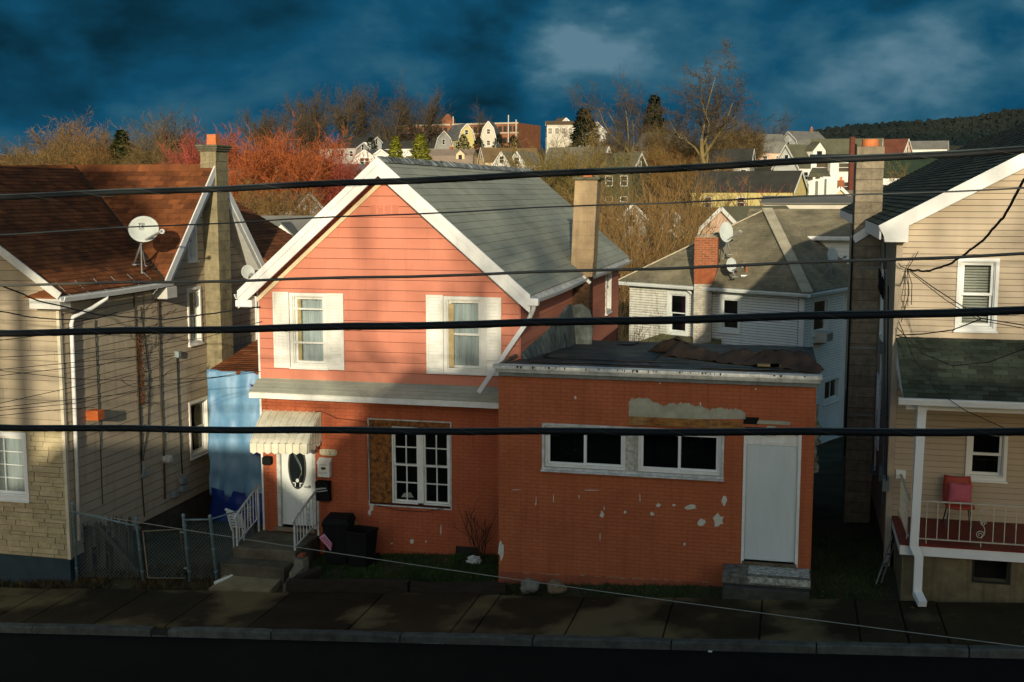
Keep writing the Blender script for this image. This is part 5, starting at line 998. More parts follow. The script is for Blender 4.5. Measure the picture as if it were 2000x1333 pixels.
# rear wing with its own roof, right
yw = 49.0; plW = Plane((0, yw, 0), (1, 0, 0), (0, 0, 1)); wx0, wx1 = PY(1520, 470, yw).x, PY(1720, 470, yw).x; wz = PY(1600, 462, yw).z
wall('rear_wing_wall', plW, [(wx0, ZG), (wx1, ZG), (wx1, wz), (wx0, wz)], [], .15, seam_g, H5); clad(H5, 'clapboard', plW, [(wx0, 1.0), (wx1, 1.0), (wx1, wz), (wx0, wz)], [], .17, mat('white_siding', (.74, .75, .70), (.68, .69, .64), rough=.5), t0=.024, t1=.003, joint=.006)
wall('rear_wing_side', Plane((wx1, 0, 0), (0, 1, 0), (0, 0, 1)), [(yw, ZG), (yw + 6, ZG), (yw + 6, wz), (yw, wz)], [], .15, clap, H5)
rw0, rw1 = PT(1470, 406, 55), PT(1632, 405, 55); rz_ = rw0.z
roof_poly(H5, [(wx0 - 1.5, yw - .35, wz + .02), (wx1 + .3, yw - .35, wz + .02), (rw1.x, 52.5, rz_), (rw0.x, 52.5, rz_)], (1, 0, 0), moss_roof, .15, 1.2, 100, 31, th=.08, soff=clap); roof_poly(H5, [(wx1 + .3, yw - .35, wz + .02), (wx1 + .3, 56, wz + .02), (rw1.x, 52.5, rz_)], (0, 1, 0), moss_roof, .15, 1.2, 0, 32, th=.08); roof_poly(H5, [(wx0 - 1.5, 56, wz), (wx1 + .3, 56, wz), (rw1.x, 52.5, rz_), (rw0.x, 52.5, rz_)], (1, 0, 0), moss_roof, 0, None, 0, 1)
gutter_line(H5, Vector((wx0 + .3, yw - .36, wz + .01)), Vector((wx1 + .3, yw - .36, wz + .01)), white_metal, .14, .15)
# lean-to roof at the foot
l0, l1 = plA.p(hit(plA, 1232, 660)[0], 0, 0), plA.p(hit(plA, 1400, 660)[0], 0, 0); zl = hit(plA, 1300, 652)[1]; nA_ = plA.n
roof_poly(H5, [l0 + nA_ * 2.4 + Vector((0, 0, zl - .85)), l1 + nA_ * 2.4 + Vector((0, 0, zl - .85)) + plA.u * 1.5, l1 + Vector((0, 0, zl)) + plA.u * .2, l0 + Vector((0, 0, zl)) + plA.u * 1.6], plA.u, mat('mossy_green_roof', (.16, .15, .07), (.08, .085, .04), rough=1, scale=2, rand=.1, isl=.1, bump=.4), .16, 1.0, 80, 33, th=.08)
mb = MB(); mb.hexa([l0 + nA_ * 2.2 + Vector((0, 0, ZG)), l1 + nA_ * 2.2 + plA.u * 1.3 + Vector((0, 0, ZG)), l1 + plA.u * 1.3 + Vector((0, 0, ZG)), l0 + Vector((0, 0, ZG)), l0 + nA_ * 2.2 + Vector((0, 0, zl - .9)), l1 + nA_ * 2.2 + plA.u * 1.3 + Vector((0, 0, zl - .9)), l1 + plA.u * 1.3 + Vector((0, 0, zl - .9)), l0 + Vector((0, 0, zl - .9))]); mb.build('lean_to_wall', clap, H5)
# window air conditioner
ac = thing('air_conditioner', 'boxy white air conditioner jutting from a side window of the white house', 'air conditioner'); q = hitrect(plBf, 1592, 1608, 646, 667)
mb = MB(); slab(mb, plBf, rect_poly((q[0], q[0] + .62, q[2], q[3] - .02)), -.02, .45); mb.build('casing', mat('ac_white', (.60, .60, .54), (.5, .5, .45), rough=.5), ac)
for k in range(12): u = q[0] + .04 + k * .046; mb = MB(); slab(mb, plBf, rect_poly((u, u + .03, q[2] + .05, q[3] - .07)), .45, .462); mb.build('grille_fin', mat('ac_grey', (.28, .29, .27), rough=.6), ac)
mb = MB(); slab(mb, plBf, rect_poly((q[0] - .15, q[0] + .7, q[2] - .09, q[2] - .03)), -.02, .2); mb.build('support_board', mat('wood_old', (.25, .17, .09), rough=.9), ac)

# ================================================================== SATELLITE DISHES
dish_m = mat('dish_grey', (.46, .50, .47), (.38, .42, .39), rough=.5, scale=3)
def dish(label, c, w, h, n, arm, mount, legs=(), group='satellite dishes', dm=None, name='satellite_dish'):
    """c centre, w x h size, n facing direction, arm = end of the feed arm, mount = foot on the roof"""
    d = thing(name, label, 'satellite dish', group); n = Vector(n).normalized(); a = n.cross(Vector((0, 0, 1))).normalized(); b = a.cross(n).normalized(); c = Vector(c); rings = []
    for sgn, off in ((1, 0), (-1, -.012)):
        rr = range(0, 7) if sgn > 0 else range(6, -1, -1)
        for k in rr:
            f = max(.02, k / 6); rings.append([c + n * (off + .12 * w * f * f) + a * (w / 2 * f * math.cos(t * math.pi / 14)) + b * (h / 2 * f * math.sin(t * math.pi / 14)) for t in range(28)])
    mb = MB(); mb.loft(rings, cap=True); mb.build('reflector', dm or dish_m, d, smooth=True)
    mount = Vector(mount); arm = Vector(arm); bk = c - n * .05
    mb = MB(); mb.tube([bk, bk + (mount - bk) * .3 + Vector((0, 0, -.05)), mount], .028, 8); mb.build('mast', grey_metal, d, smooth=True)
    mb = MB(); mb.bar(c - b * h * .42, arm, .03, .04); mb.build('feed_arm', grey_metal, d); bevel = MB(); bevel.tube([arm - n * .02, arm - n * .16], [.055, .04], 8); bevel.build('feed_horn', grey_metal, d)
    bevel_box('mount_plate', (mount.x - .1, mount.y - .08, mount.z - .015), (mount.x + .1, mount.y + .08, mount.z + .015), grey_metal, d, .004)
    for l in legs: mb = MB(); mb.tube([bk + (mount - bk) * .35, Vector(l)], .016, 6); mb.build('strut', grey_metal, d); bevel_box('foot', (l[0] - .05, l[1] - .04, l[2] - .01), (l[0] + .05, l[1] + .04, l[2] + .015), grey_metal, d, .003)
    return d, a, b, n
# big dish over the valley of the brown roof: the mount stands on the roof of the wing
def on_wing(x, y):
    d = ray(x, y); nrm = Vector((-SX, 0, 1)); t = (Vector((EX, YL_, EZ)) - CAMP).dot(nrm) / d.dot(nrm); return CAMP + d * t
mt = on_wing(262, 517); dc = PY(282, 449, mt.y - .35)
D1, da, db, dn_ = dish('large grey satellite dish with a printed emblem on the rust-brown roof', dc, .64, .56, (.30, -.93, .20), PY(316, 452, mt.y - .75), mt, [on_wing(277, 534), on_wing(284, 520)], group=None)
ink = mat('print_ink', (.10, .12, .12), rough=.8)
def dpt_(u, v): return dc + dn_ * (.0135 + .12 * .64 * ((u / .32) ** 2 + (v / .28) ** 2)) + da * u + db * v
def stroke(pts, r=.006): mb = MB(); mb.tube([dpt_(*p) for p in pts], r, 4); mb.build('emblem_print', ink, D1)
ex, ey = -.03 * 1, .10
sgn_a = 1 if da.x > 0 else -1
E_ = lambda u, v: (sgn_a * (u - .07), v + .06)
stroke([E_(-.03, .05), E_(.0, .05), E_(.03, .03), E_(.03, -.01), E_(.0, -.04), E_(-.03, -.04), E_(-.03, .05)]); stroke([E_(-.05, .06), E_(.01, .075), E_(.05, .05)]); stroke([E_(.045, .05), E_(.045, -.03), E_(.07, -.045)], .008); stroke([E_(-.045, -.065), E_(.06, -.065)], .004); stroke([E_(.03, .08), E_(.07, .07), E_(.075, .03)], .005)
tA = (eC - CAMP).length
d2 = PT(1418, 454, tA * 1.03); dish('tall pale satellite dish beside the red brick chimney', d2, .52, .80, (.25, -.9, .25), PT(1446, 452, tA * 1.02), PT(1427, 497, tA * 1.03), [PT(1412, 505, tA * 1.03)])
d3 = PT(1428, 518, tA * 1.01); dish('small satellite dish below the tall one on the mossy roof', d3, .38, .54, (.25, -.9, .2), PT(1450, 520, tA * .998), PT(1436, 541, tA * 1.008))
d4 = PT(1625, 500, tA * 1.02); dish('satellite dish on a tripod near the tan house corner', d4, .44, .62, (.45, -.85, .25), PT(1652, 502, tA * 1.01), PT(1622, 548, tA * 1.02), [PT(1603, 545, tA * 1.02), PT(1637, 545, tA * 1.03)])
d5 = PY(484, 532, 27.0); dish('small grey satellite dish under the left eave of the salmon house', d5, .34, .36, (.6, -.75, .2), d5 + Vector((.2, -.2, -.05)), (XA + .02, 27.6, d5.z - .05))
# ================================================================== SMALL THINGS AROUND THE HOUSES
# ---- front steps with railings
ST = thing('front_steps', 'brown concrete steps and landing leading up to the oval-glass door', 'steps')
sx0, sx1 = PY(466, 1069, 20.5).x + .02, PY(588, 1079, 20.5).x; lz = DZ - .10
yl = PZ(525, 1074, lz).y; ys2 = PZ(513, 1107, lz - .2).y; ypth = PZ(500, 1121, lz - .40).y
st_c = mat('stair_concrete', (.13, .115, .075), (.06, .052, .034), rough=.85, scale=3, bump=.4, bscale=30, rand=.1)
bevel_box('landing', (sx0, yl, -.8), (sx1, YS - .012, lz), st_c, ST, .02); bevel_box('step', (sx0 - .06, ys2, -.8), (sx1 - .06, yl - .002, lz - .2), st_c, ST, .02)
pz_ = lz - .42; pxa, pxb = sx0 + .02, sx1 - .12; zf_ = lambda x: gz(x) - .062
mb = MB(); mb.loft([[(pxa - .1, 19.36, zf_(pxa) - .3), (pxb, 19.36, zf_(pxb) - .3), (pxb, ys2 - .01, pz_ - .4), (pxa, ys2 - .01, pz_ - .4)], [(pxa - .1, 19.36, zf_(pxa)), (pxb, 19.36, zf_(pxb)), (pxb, ys2 - .01, pz_), (pxa, ys2 - .01, pz_)]]); mb.build('path_slab', mat('path_pale', (.27, .225, .115), (.15, .12, .065), rough=.8, scale=2.5, bump=.3), ST)
rdp = random.Random(3)
for k, (a, b, c) in enumerate(((yl + .1, yl - .1, lz - .12), (yl - .08, ys2 + .02, lz - .27), (ys2 + .05, ys2 - .3, lz - .40))):
    mb = MB(); x0_, x1_ = sx1 - .02 + .02 * k, sx1 + .22 - .03 * k
    mb.hexa([(x0_, b, pz_ - .3), (x1_, b, pz_ - .3), (x1_ + .03, a, pz_ - .3), (x0_, a, pz_ - .3), (x0_ + .03, b + .03, c - .03), (x1_ - .04, b + .05, c - .05), (x1_, a, c), (x0_, a, c + .02)]); mb.build('cheek_stone', mat('cheek', (.26, .24, .17), (.15, .13, .09), rough=.9, scale=6, bump=.5, rand=.2), ST)
bevel_box('brick', (sx1 + .06, yl - .02, lz - .10), (sx1 + .17, yl + .12, lz - .045), mat('red_brick', (.36, .115, .045)), ST, .01)
def step_rail(label, xb, xt, group='white iron railings at the front steps'):
    g = thing('step_railing', label, 'railing', group); ztop = lz + .86; wm = mat('iron_white', (.62, .65, .62), (.42, .42, .36), rough=.6, scale=14, streak=(.25, .16, .1), sstr=.5)
    p0, p1 = Vector((xb, yl + .06, lz + .60)), Vector((xt, YS - .10, ztop + .1)); q0_, q1_ = Vector((xb, yl + .06, lz + .06)), Vector((xt, YS - .10, lz + .30))
    mb = MB(); mb.tube([p0 + Vector((0, -.05, -.08)), p0 + Vector((0, -.04, 0)), p0 + Vector((0, .05, .03)), p1], .024, 8); mb.build('handrail', wm, g, smooth=True); mb = MB(); mb.bar(q0_, q1_, .022, .02); mb.build('bottom_rail', wm, g)
    for f, w_ in ((.02, .034), (.98, .034)): a = p0.lerp(p1, f); mb = MB(); mb.box((a.x - w_ / 2, a.y - w_ / 2, lz), (a.x + w_ / 2, a.y + w_ / 2, a.z)); mb.build('post', wm, g)
    for k in range(1, 8):
        f = k / 8; a, b = p0.lerp(p1, f), q0_.lerp(q1_, f); mb = MB(); mb.box((a.x - .009, a.y - .009, b.z), (a.x + .009, a.y + .009, a.z)); mb.build('baluster', wm, g)
    c = p0.lerp(p1, .55); c2 = q0_.lerp(q1_, .55)
    for zc, s in ((c.z - .18, 1), (c2.z + .2, -1), ((c.z + c2.z) / 2, 1)):
        mb = MB(); mb.tube([(c.x, c.y + .075 * (1 - t / 22) * math.cos(t * .55) * s, zc + .075 * (1 - t / 22) * math.sin(t * .55)) for t in range(18)], .007, 5); mb.build('scroll', wm, g)
step_rail('white iron railing on the left of the front steps, in front of the blue tarp', sx0 + .05, sx0 + .02); step_rail('white iron railing on the right of the front steps, beside the black bins', sx1 - .04, sx1 + .02)
# ---- things by the door
nb = rectY(625, 660, 878, 889, YS); pq = thing('house_number_plaque', 'small cream plaque with a number above the white mailbox', 'plaque')
cx_, cz_ = (nb[0] + nb[1]) / 2, (nb[2] + nb[3]) / 2; mb = MB(); mb.prism([(cx_ + .185 * math.copysign(abs(math.cos(a)) ** .45, math.cos(a)), YS - .012, cz_ + .065 * math.copysign(abs(math.sin(a)) ** .6, math.sin(a))) for a in [i * math.pi / 12 for i in range(24)]], (0, -.02, 0)); mb.build('plate', mat('plaque_cream', (.66, .60, .42), (.52, .46, .3), rough=.6, scale=12), pq)
def glyphs(parent, segs, ox, oz, s, Y, m, r=.004):
    for pts in segs: mb = MB(); mb.tube([(ox + x * s, Y, oz + z * s) for x, z in pts], r, 4); mb.build('lettering', m, parent)
glyphs(pq, [[(0, .8), (.3, 1), (.6, .8), (.5, .5), (0, 0), (.6, 0)]], cx_ + .02, cz_ - .045, .055, YS - .034, ink)
for k in range(5): mb = MB(); x = cx_ - .13 + k * .07; mb.prism([(x + .014 * math.cos(a), YS - .033, cz_ + .03 + .012 * math.sin(a)) for a in [i * math.pi / 3 for i in range(6)]], (0, -.004, 0)); mb.build('flower_print', mat('print_rose', (.36, .22, .12)), pq)
wm_ = rectY(625, 648, 894, 930, YS); mbx = thing('white_mailbox', 'white metal wall mailbox with dark oval badge beside the front door', 'mailbox')
bevel_box('box', (wm_[0], YS - .13, wm_[2]), (wm_[1], YS - .012, wm_[3] - .07), white_paint, mbx, .01); mb = MB(); mb.hexa([(wm_[0] - .01, YS - .15, wm_[3] - .10), (wm_[1] + .01, YS - .15, wm_[3] - .10), (wm_[1] + .01, YS - .012, wm_[3] - .08), (wm_[0] - .01, YS - .012, wm_[3] - .08), (wm_[0] - .01, YS - .15, wm_[3] - .08), (wm_[1] + .01, YS - .15, wm_[3] - .08), (wm_[1] + .01, YS - .012, wm_[3]), (wm_[0] - .01, YS - .012, wm_[3])]); mb.build('lid', white_paint, mbx)
mxc, mzc = (wm_[0] + wm_[1]) / 2, (wm_[2] + wm_[3]) / 2; mb = MB(); mb.prism([(mxc + .055 * math.cos(a), YS - .131, mzc + .028 * math.sin(a) - .005) for a in [i * math.pi / 10 for i in range(20)]], (0, -.006, 0)); mb.build('badge', mat('badge_brown', (.09, .06, .03), rough=.5), mbx)
rdz = random.Random(8)
for k in range(5): x = wm_[0] + .03 + k * .036; z = mzc - .12; mb = MB(); mb.tube([(x, YS - .132, z + rdz.uniform(0, .03)), (x + .012, YS - .132, z + .04), (x + .024, YS - .132, z + rdz.uniform(0, .02))], .003, 4); mb.build('lettering', ink, mbx)
for k in range(4): x = wm_[0] + .04 + k * .04; z = mzc + .055; mb = MB(); mb.tube([(x, YS - .132, z), (x + .012, YS - .132, z + .025), (x + .024, YS - .132, z)], .003, 4); mb.build('lettering', ink, mbx)
bk = rectY(622, 648, 938, 976, YS); nbag = thing('black_newspaper_box', 'black plastic newspaper holder with pale print below the white mailbox', 'newspaper holder')
mb = MB(); mb.hexa([(bk[0], YS - .14, bk[2]), (bk[1], YS - .14, bk[2]), (bk[1], YS - .012, bk[2]), (bk[0], YS - .012, bk[2]), (bk[0] + .01, YS - .19, bk[3]), (bk[1] - .01, YS - .19, bk[3]), (bk[1] - .01, YS - .012, bk[3]), (bk[0] + .01, YS - .012, bk[3])]); mb.build('holder', black_rubber, nbag)
for k in range(7): x = bk[0] + .02 + k * .033; z = (bk[2] + bk[3]) / 2 + .03 + k * .006; mb = MB(); mb.box((x, YS - .176, z), (x + .02, YS - .168, z + .035)); mb.build('lettering', white_old, nbag)
mb = MB(); mb.bar((bk[0] + .02, YS - .17, (bk[2] + bk[3]) / 2 - .01), (bk[1] - .02, YS - .17, (bk[2] + bk[3]) / 2 + .035), .006, .012); mb.build('printed_line', white_old, nbag)
lt = rectY(518, 534, 890, 906, YS); lan = thing('porch_lantern', 'small black lantern on the wall under the awning', 'lamp'); bevel_box('cage', (lt[0], YS - .15, lt[2]), (lt[1], YS - .03, lt[3]), black_rubber, lan, .02); box('bracket', ((lt[0] + lt[1]) / 2 - .02, YS - .03, lt[2] + .03), ((lt[0] + lt[1]) / 2 + .02, YS - .007, lt[3] - .03), black_rubber, lan)
def cable(name, label, pts, r=.006, cat='cable', m=None, n=5, group=None):
    mb = MB(); mb.tube(pts, r, n); o = mb.build(name, m or black_wire, None, smooth=True); return tag(o, label, cat, group)
W_ = lambda pts, off: [PY(x, y, YS - off) for x, y in pts]
cable('wall_cable', 'thin black cable draped from the awning and round the boarded window', W_([(500, 892), (520, 860), (560, 825), (600, 810), (625, 803), (660, 818), (690, 821), (715, 825), (720, 835), (719, 900), (720, 975), (735, 988), (780, 997), (830, 1000), (868, 993)], .055))
# ---- bins, pink sign, yellow frame
def bin_(label, x, y, w, d, h, rz, lid):
    z = terr(x, y) + .02; b = thing('wheelie_bin', label, 'bin', 'black bins by the steps', (x, y, z)); b.rotation_euler = (0, 0, rz); mb = MB(); rg = lambda zz, s: [(-w / 2 * s, -d / 2 * s, zz), (w / 2 * s, -d / 2 * s, zz), (w / 2 * s, d / 2 * s, zz), (-w / 2 * s, d / 2 * s, zz)]
    mb.loft([rg(.05, .8), rg(h - .08, 1), rg(h - .06, 1.06), rg(h - .02, 1.06), rg(h - .02, .96), rg(h * .5, .9)]); mb.build('body', black_rubber, b)
    if lid: mb = MB(); mb.loft([[(-w / 2 * 1.08, -d / 2 * 1.1, h - .01), (w / 2 * 1.08, -d / 2 * 1.1, h - .01), (w / 2 * 1.08, d / 2 * 1.08, h - .01), (-w / 2 * 1.08, d / 2 * 1.08, h - .01)], [(-w / 2 * .9, -d / 2 * .9, h + .07), (w / 2 * .9, -d / 2 * .9, h + .07), (w / 2 * .9, d / 2 * .9, h + .09), (-w / 2 * .9, d / 2 * .9, h + .09)]]); mb.build('lid', black_rubber, b)
    for s in (-1, 1): mb = MB(); mb.tube([(s * w * .38, d / 2 + .02, .1), (s * w * .46, d / 2 + .02, .1)], .1, 14); mb.build('wheel', black_rubber, b)
    mb = MB(); mb.tube([(-w * .35, d / 2 + .03, h - .08), (-w * .35, d / 2 + .09, h - .06), (w * .35, d / 2 + .09, h - .06), (w * .35, d / 2 + .03, h - .08)], .015, 6); mb.build('handle', black_rubber, b)
bx_ = PY(672, 1050, 20.75); bin_('black bin nearest the front steps with its lid shut', PY(664, 1050, 20.9).x, 20.85, .50, .50, .86, .1, True); bin_('black bin on the right of the pair, open at the top', PY(705, 1050, 20.7).x, 20.72, .46, .46, .74, -.15, False)
yf = thing('yellow_frame', 'worn yellow metal frame standing behind the black bins', 'frame'); ym_ = mat('yellow_paint', (.42, .32, .06), (.22, .15, .03), rough=.7, scale=15)
a, b = PY(655, 1022, 21.2), PY(696, 1022, 21.2); mb = MB(); mb.tube([(a.x, 21.25, terr(-9, 21)), (a.x, 21.25, a.z - .03), (a.x + .04, 21.25, a.z + .01), (b.x - .04, 21.25, b.z + .01), (b.x, 21.25, b.z - .03), (b.x, 21.25, terr(-9, 21))], .018, 8); mb.build('tube', ym_, yf, smooth=True); mb = MB(); mb.box((a.x + .03, 21.24, a.z - .16), (b.x - .03, 21.26, a.z - .02)); mb.build('panel', mat('yellow_panel', (.26, .18, .05), rough=.8), yf)
ps = thing('pink_sign', 'tilted pink sign with red lettering against the black bin', 'sign'); c = [PY(x, y, 20.52) for x, y in ((623, 1050), (633, 1043), (648, 1062), (646, 1077))]; mb = MB(); mb.prism(c, (0, .012, 0)); mb.build('board', mat('sign_pink', (.58, .28, .38), (.48, .22, .30), rough=.6), ps)
pinkr = mat('sign_red', (.30, .03, .08), rough=.6); d_ = (c[2] - c[0]) ; d_ = (c[3] - c[0]).normalized(); up_ = Vector((0, 0, 1)); wv_ = (c[1] - c[0])
for k in range(4):
    o0 = c[0] + (c[3] - c[0]) * (.12 + .2 * k) + wv_ * .2; q_ = c[0] + (c[3] - c[0]) * (.22 + .2 * k) + wv_ * .25; r_ = c[0] + (c[3] - c[0]) * (.14 + .2 * k) + wv_ * .75; s_ = c[0] + (c[3] - c[0]) * (.25 + .2 * k) + wv_ * .8
    mb = MB(); mb.tube([v_ - Vector((0, .004, 0)) for v_ in (o0, r_, s_, q_)], .006, 4); mb.build('lettering', pinkr, ps)
# ---- planting bed timbers, basement litter, bare shrub, rocks
tim = mat('old_timber', (.040, .030, .018), (.022, .017, .011), rough=.95, scale=4, grain=(1, 6, 6), bump=.5)
def timber(label, p, q, w, h): mb = MB(); p = Vector(p); q = Vector(q); n_ = 6; d = (q - p).normalized(); s = Vector((-d.y, d.x, 0)); rr = random.Random(int(p.x * 100)); mb.loft([[c - s * w / 2, c + s * w / 2, c + s * w / 2 + Vector((0, 0, h + rr.uniform(-.012, .012))), c - s * w / 2 + Vector((0, 0, h + rr.uniform(-.012, .012)))] for c in [p.lerp(q, k / n_) for k in range(n_ + 1)]]); return tag(mb.build('edging_timber', tim), label, 'timber', 'timbers edging the yard')
e0, e1 = PG(548, 1152, 0), PG(985, 1152, 0); timber('long dark timber edging the yard in front of the black bins', (e0.x, 19.52, gz(e0.x) - .12), (-6.6, 19.52, gz(-6.6) - .12), .18, .2); timber('short dark timber ending the yard edging near the two rocks', (-6.55, 19.52, gz(-6.5) - .12), (e1.x - .0, 19.54, gz(e1.x) - .12), .18, .17); timber('dark timber running back from the pavement beside the steps', (e0.x + .1, 19.64, gz(e0.x) - .1), (e0.x + .35, 20.2, gz(e0.x) - .05), .16, .18)
rock_m = mat('rock_grey', (.23, .22, .17), (.14, .13, .10), rough=.9, scale=7, bump=.6, bscale=25)
def rock(label, x, y, r, sd, m):
    bm = bmesh.new(); bmesh.ops.create_icosphere(bm, subdivisions=4, radius=1)
    for v_ in bm.verts:
        n_ = mnoise.noise(v_.co * 1.3 + Vector((sd, 0, 0))) * .35 + mnoise.noise(v_.co * 4 + Vector((sd, 3, 0))) * .08; v_.co *= (1 + n_); v_.co.x *= r; v_.co.y *= r * .85; v_.co.z *= r * .78
    me = bpy.data.meshes.new('rock'); bm.to_mesh(me); bm.free(); me.polygons.foreach_set('use_smooth', [True] * len(me.polygons)); me.materials.append(m); o = bpy.data.objects.new('rock', me); COL.objects.link(o); o.location = (x, y, gz(x) - .06 + r * .62); return tag(o, label, 'rock', 'rocks before the flat-roofed building')
q = PG(1021, 1168, 0); rock('pale grey rock on the grass edge, left of the pair', q.x, 19.46, .165, 1, rock_m); q = PG(1074, 1172, 0); rock('brownish rock on the grass edge, right of the pair', q.x, 19.42, .165, 6, mat('rock_brown', (.24, .18, .10), (.14, .10, .06), rough=.9, scale=7, bump=.6, bscale=25))
def crumpled_bag(name, label, cat, c, r, m, sd):
    bm = bmesh.new(); bmesh.ops.create_icosphere(bm, subdivisions=3, radius=1)
    for v_ in bm.verts: n_ = mnoise.noise(v_.co * 2.3 + Vector((sd, 0, 0))) * .6; v_.co *= (1 + n_); v_.co = Vector((v_.co.x * r[0], v_.co.y * r[1], max(-.3, v_.co.z) * r[2]))
    me = bpy.data.meshes.new(name); bm.to_mesh(me); bm.free(); me.materials.append(m); o = bpy.data.objects.new(name, me); COL.objects.link(o); o.location = c; return tag(o, label, cat)
p = PG(928, 1092, .05); crumpled_bag('plastic_bag', 'crumpled white plastic bag at the foot of the bare shrub', 'bag', (p.x, 20.9, terr(p.x, 20.9) + .06), (.13, .1, .1), white_old, 3)
p = PG(437, 1136, 0); q = PG(462, 1112, 0); mb = MB(); mb.tube([(p.x - .12, 19.5, gz(p.x) + .0), (p.x + .14, 19.95, gz(p.x) + .06)], .035, 12); tag(mb.build('plastic_pipe', white_paint), 'short white plastic pipe lying beside the path slab', 'pipe')
p = PG(837, 1259, -.2); mb = MB(); mb.bar((p.x - .1, p.y, gz(p.x) - .19), (p.x + .14, p.y + .03, gz(p.x) - .185), .012, .006); mb.tube([(p.x + .14, p.y + .03, gz(p.x) - .18), (p.x + .2, p.y + .06, gz(p.x) - .175), (p.x + .22, p.y + .02, gz(p.x) - .18)], .007, 5); tag(mb.build('litter_strip', grey_metal), 'thin metal strip of litter lying in the gutter by the kerb', 'litter')
p = PG(1387, 1274, -.2); tag(bevel_box('paper_scrap', (p.x - .03, p.y - .02, gz(p.x) - .198), (p.x + .03, p.y + .02, gz(p.x) - .18), white_paint, None, .004), 'small white paper scrap on the asphalt near the kerb', 'litter')
# ---- blue tarp shed in the gap
sh = thing('shed', 'small brown-roofed shed squeezed between the beige and salmon houses', 'shed'); ys = 24.9; sxa, sxb = XA + .45, XL - .08; zt_s = PY(480, 727, ys).z
roof_poly(sh, [(sxa, ys - .1, zt_s + .02), (sxb, ys - .1, zt_s + .02), (sxb, 29.5, zt_s + .75), (sxa, 29.5, zt_s + .75)], (1, 0, 0), rust_roof, .15, .6, 60, 44, th=.07)
box('wall', (sxa + .1, ys + .1, -1), (sxb - .05, 29.3, zt_s - .05), mat('shed_wall', (.10, .09, .07)), sh)
tarp_m = mat('blue_tarp', (.20, .38, .55), (.10, .25, .42), rough=.45, scale=2.2, spec=.4, grain=(1, 1, .5)); NG = 40
def tarp(name, label, z0, z1, amp, m, off, sd, x0=None, x1=None):
    x0 = sxa + .02 if x0 is None else x0; x1 = sxb if x1 is None else x1
    grid = [[Vector((x0 + (x1 - x0) * i / NG, ys - .12 - off - .10 * abs(math.sin(i * .35 + j * .06)) * (j / NG) - .04 * math.sin(i * .9 + sd), z1 + (z0 - z1) * j / NG)) for i in range(NG + 1)] for j in range(NG + 1)]; return crumple(name, label, 'tarp', grid, m, amp, sd, 2.6)
zmid = PY(480, 965, ys).z
T1 = tarp('blue_tarp', 'pale blue tarp hanging from the shed roof between two houses', zmid, zt_s + .03, .06, tarp_m, .02, 2); T2 = tarp('dark_blue_tarp', 'deep blue lower tarp bunched at the ground behind the left step railing', -.75, zmid + .12, .08, mat('deep_blue_tarp', (.012, .045, .26), (.008, .03, .17), rough=.4), .14, 5)
purple = mat('print_purple', (.05, .03, .18), rough=.6)
for (x, y) in ((498, 757), (505, 885)):
    c = PY(x, y, ys - .36); pts = []
    for i in range(20): a = 2 * math.pi * i / 20; r = .17 * (1 if i % 4 == 0 else .55 if i % 2 == 0 else .42); pts.append((c.x + r * math.cos(a) * 1.1, c.y, c.z + r * math.sin(a) * .8))
    mb = MB(); mb.prism(pts, (0, .006, 0)); mb.build('leaf_emblem', purple, T1)
# ---- chain-link fence with gate
gal = mat('galvanised', (.20, .30, .31), (.13, .19, .20), rough=.5, metal=.3, scale=8); FN = thing('chain_link_fence', 'grey chain-link fence with gate posts before the side yard of the beige house', 'fence')
posts = {}
for n_, (xt, yt, xb, yb) in dict(A=(141.5, 986, 150, 1113), B=(266, 1014, 280, 1127), C=(358, 1008, 371, 1125), D=(410, 1010, 424, 1133)).items():
    b = PG(xb, yb, .0); b.y = 19.75; b.x = PY(xb, yb, b.y).x; b.z = gz(b.x) - .05; t_ = PY(xt, yt, b.y); r_ = .032 if n_ != 'A' else .024; mb = MB(); mb.tube([b, t_, t_ + Vector((0, 0, .02)), t_ + Vector((0, 0, .045))], [r_, r_, r_ * 1.25, r_ * .4], 12); mb.build('post', gal, FN, smooth=True); posts[n_] = (b, t_)
    for k in (.15, .5, .85): c = b.lerp(t_, k); mb = MB(); mb.tube([c, c + Vector((0, 0, .03))], r_ * 1.25, 12); mb.build('tension_band', gal, FN)
def link_panel(parent, b0, t0, b1, t1, cell=.075):
    mb = MB(); w = (b1 - b0).length; h = (t0 - b0).length; nx_, nz_ = int(w / cell), int(h / cell)
    P = lambda u, v: b0.lerp(b1, u).lerp(t0.lerp(t1, u), v) + Vector((0, .012 * math.sin(u * 9 + v * 5), 0))
    for k in range(-nz_, nx_ + 1):
        for s in (1, -1):
            u0, v0, u1, v1 = k / nx_, 0.0, (k + nz_) / nx_, 1.0
            if s < 0: v0, v1 = 1.0, 0.0
            ts = [max(0, -u0 / (u1 - u0)), min(1, (1 - u0) / (u1 - u0))]
            if ts[1] - ts[0] < .02: continue
            a, b = [P(u0 + (u1 - u0) * t_, v0 + (v1 - v0) * t_) for t_ in ts]; mb.tube([a, b], .0022, 3, cap=False)
    mb.build('chain_link_mesh', gal, parent, kind='stuff')
(Ab, At), (Bb, Bt), (Cb, Ct), (Db, Dt) = (posts[k] for k in 'ABCD'); U = Vector((0, 0, .06))
rail = lambda p, q, r=.02, par=FN: MB().tube([p, q], r, 8).build('top_rail', gal, par, smooth=True)
dz_ = Vector((0, 0, -.14)); rail(At + dz_, Bt + dz_); rail(Ct - Vector((0, 0, .08)), Dt - Vector((0, 0, .05)))
link_panel(FN, Ab + U, At + dz_, Bb + U, Bt + dz_); link_panel(FN, Cb + U, Ct - Vector((0, 0, .1)), Db + U, Dt - Vector((0, 0, .1)))
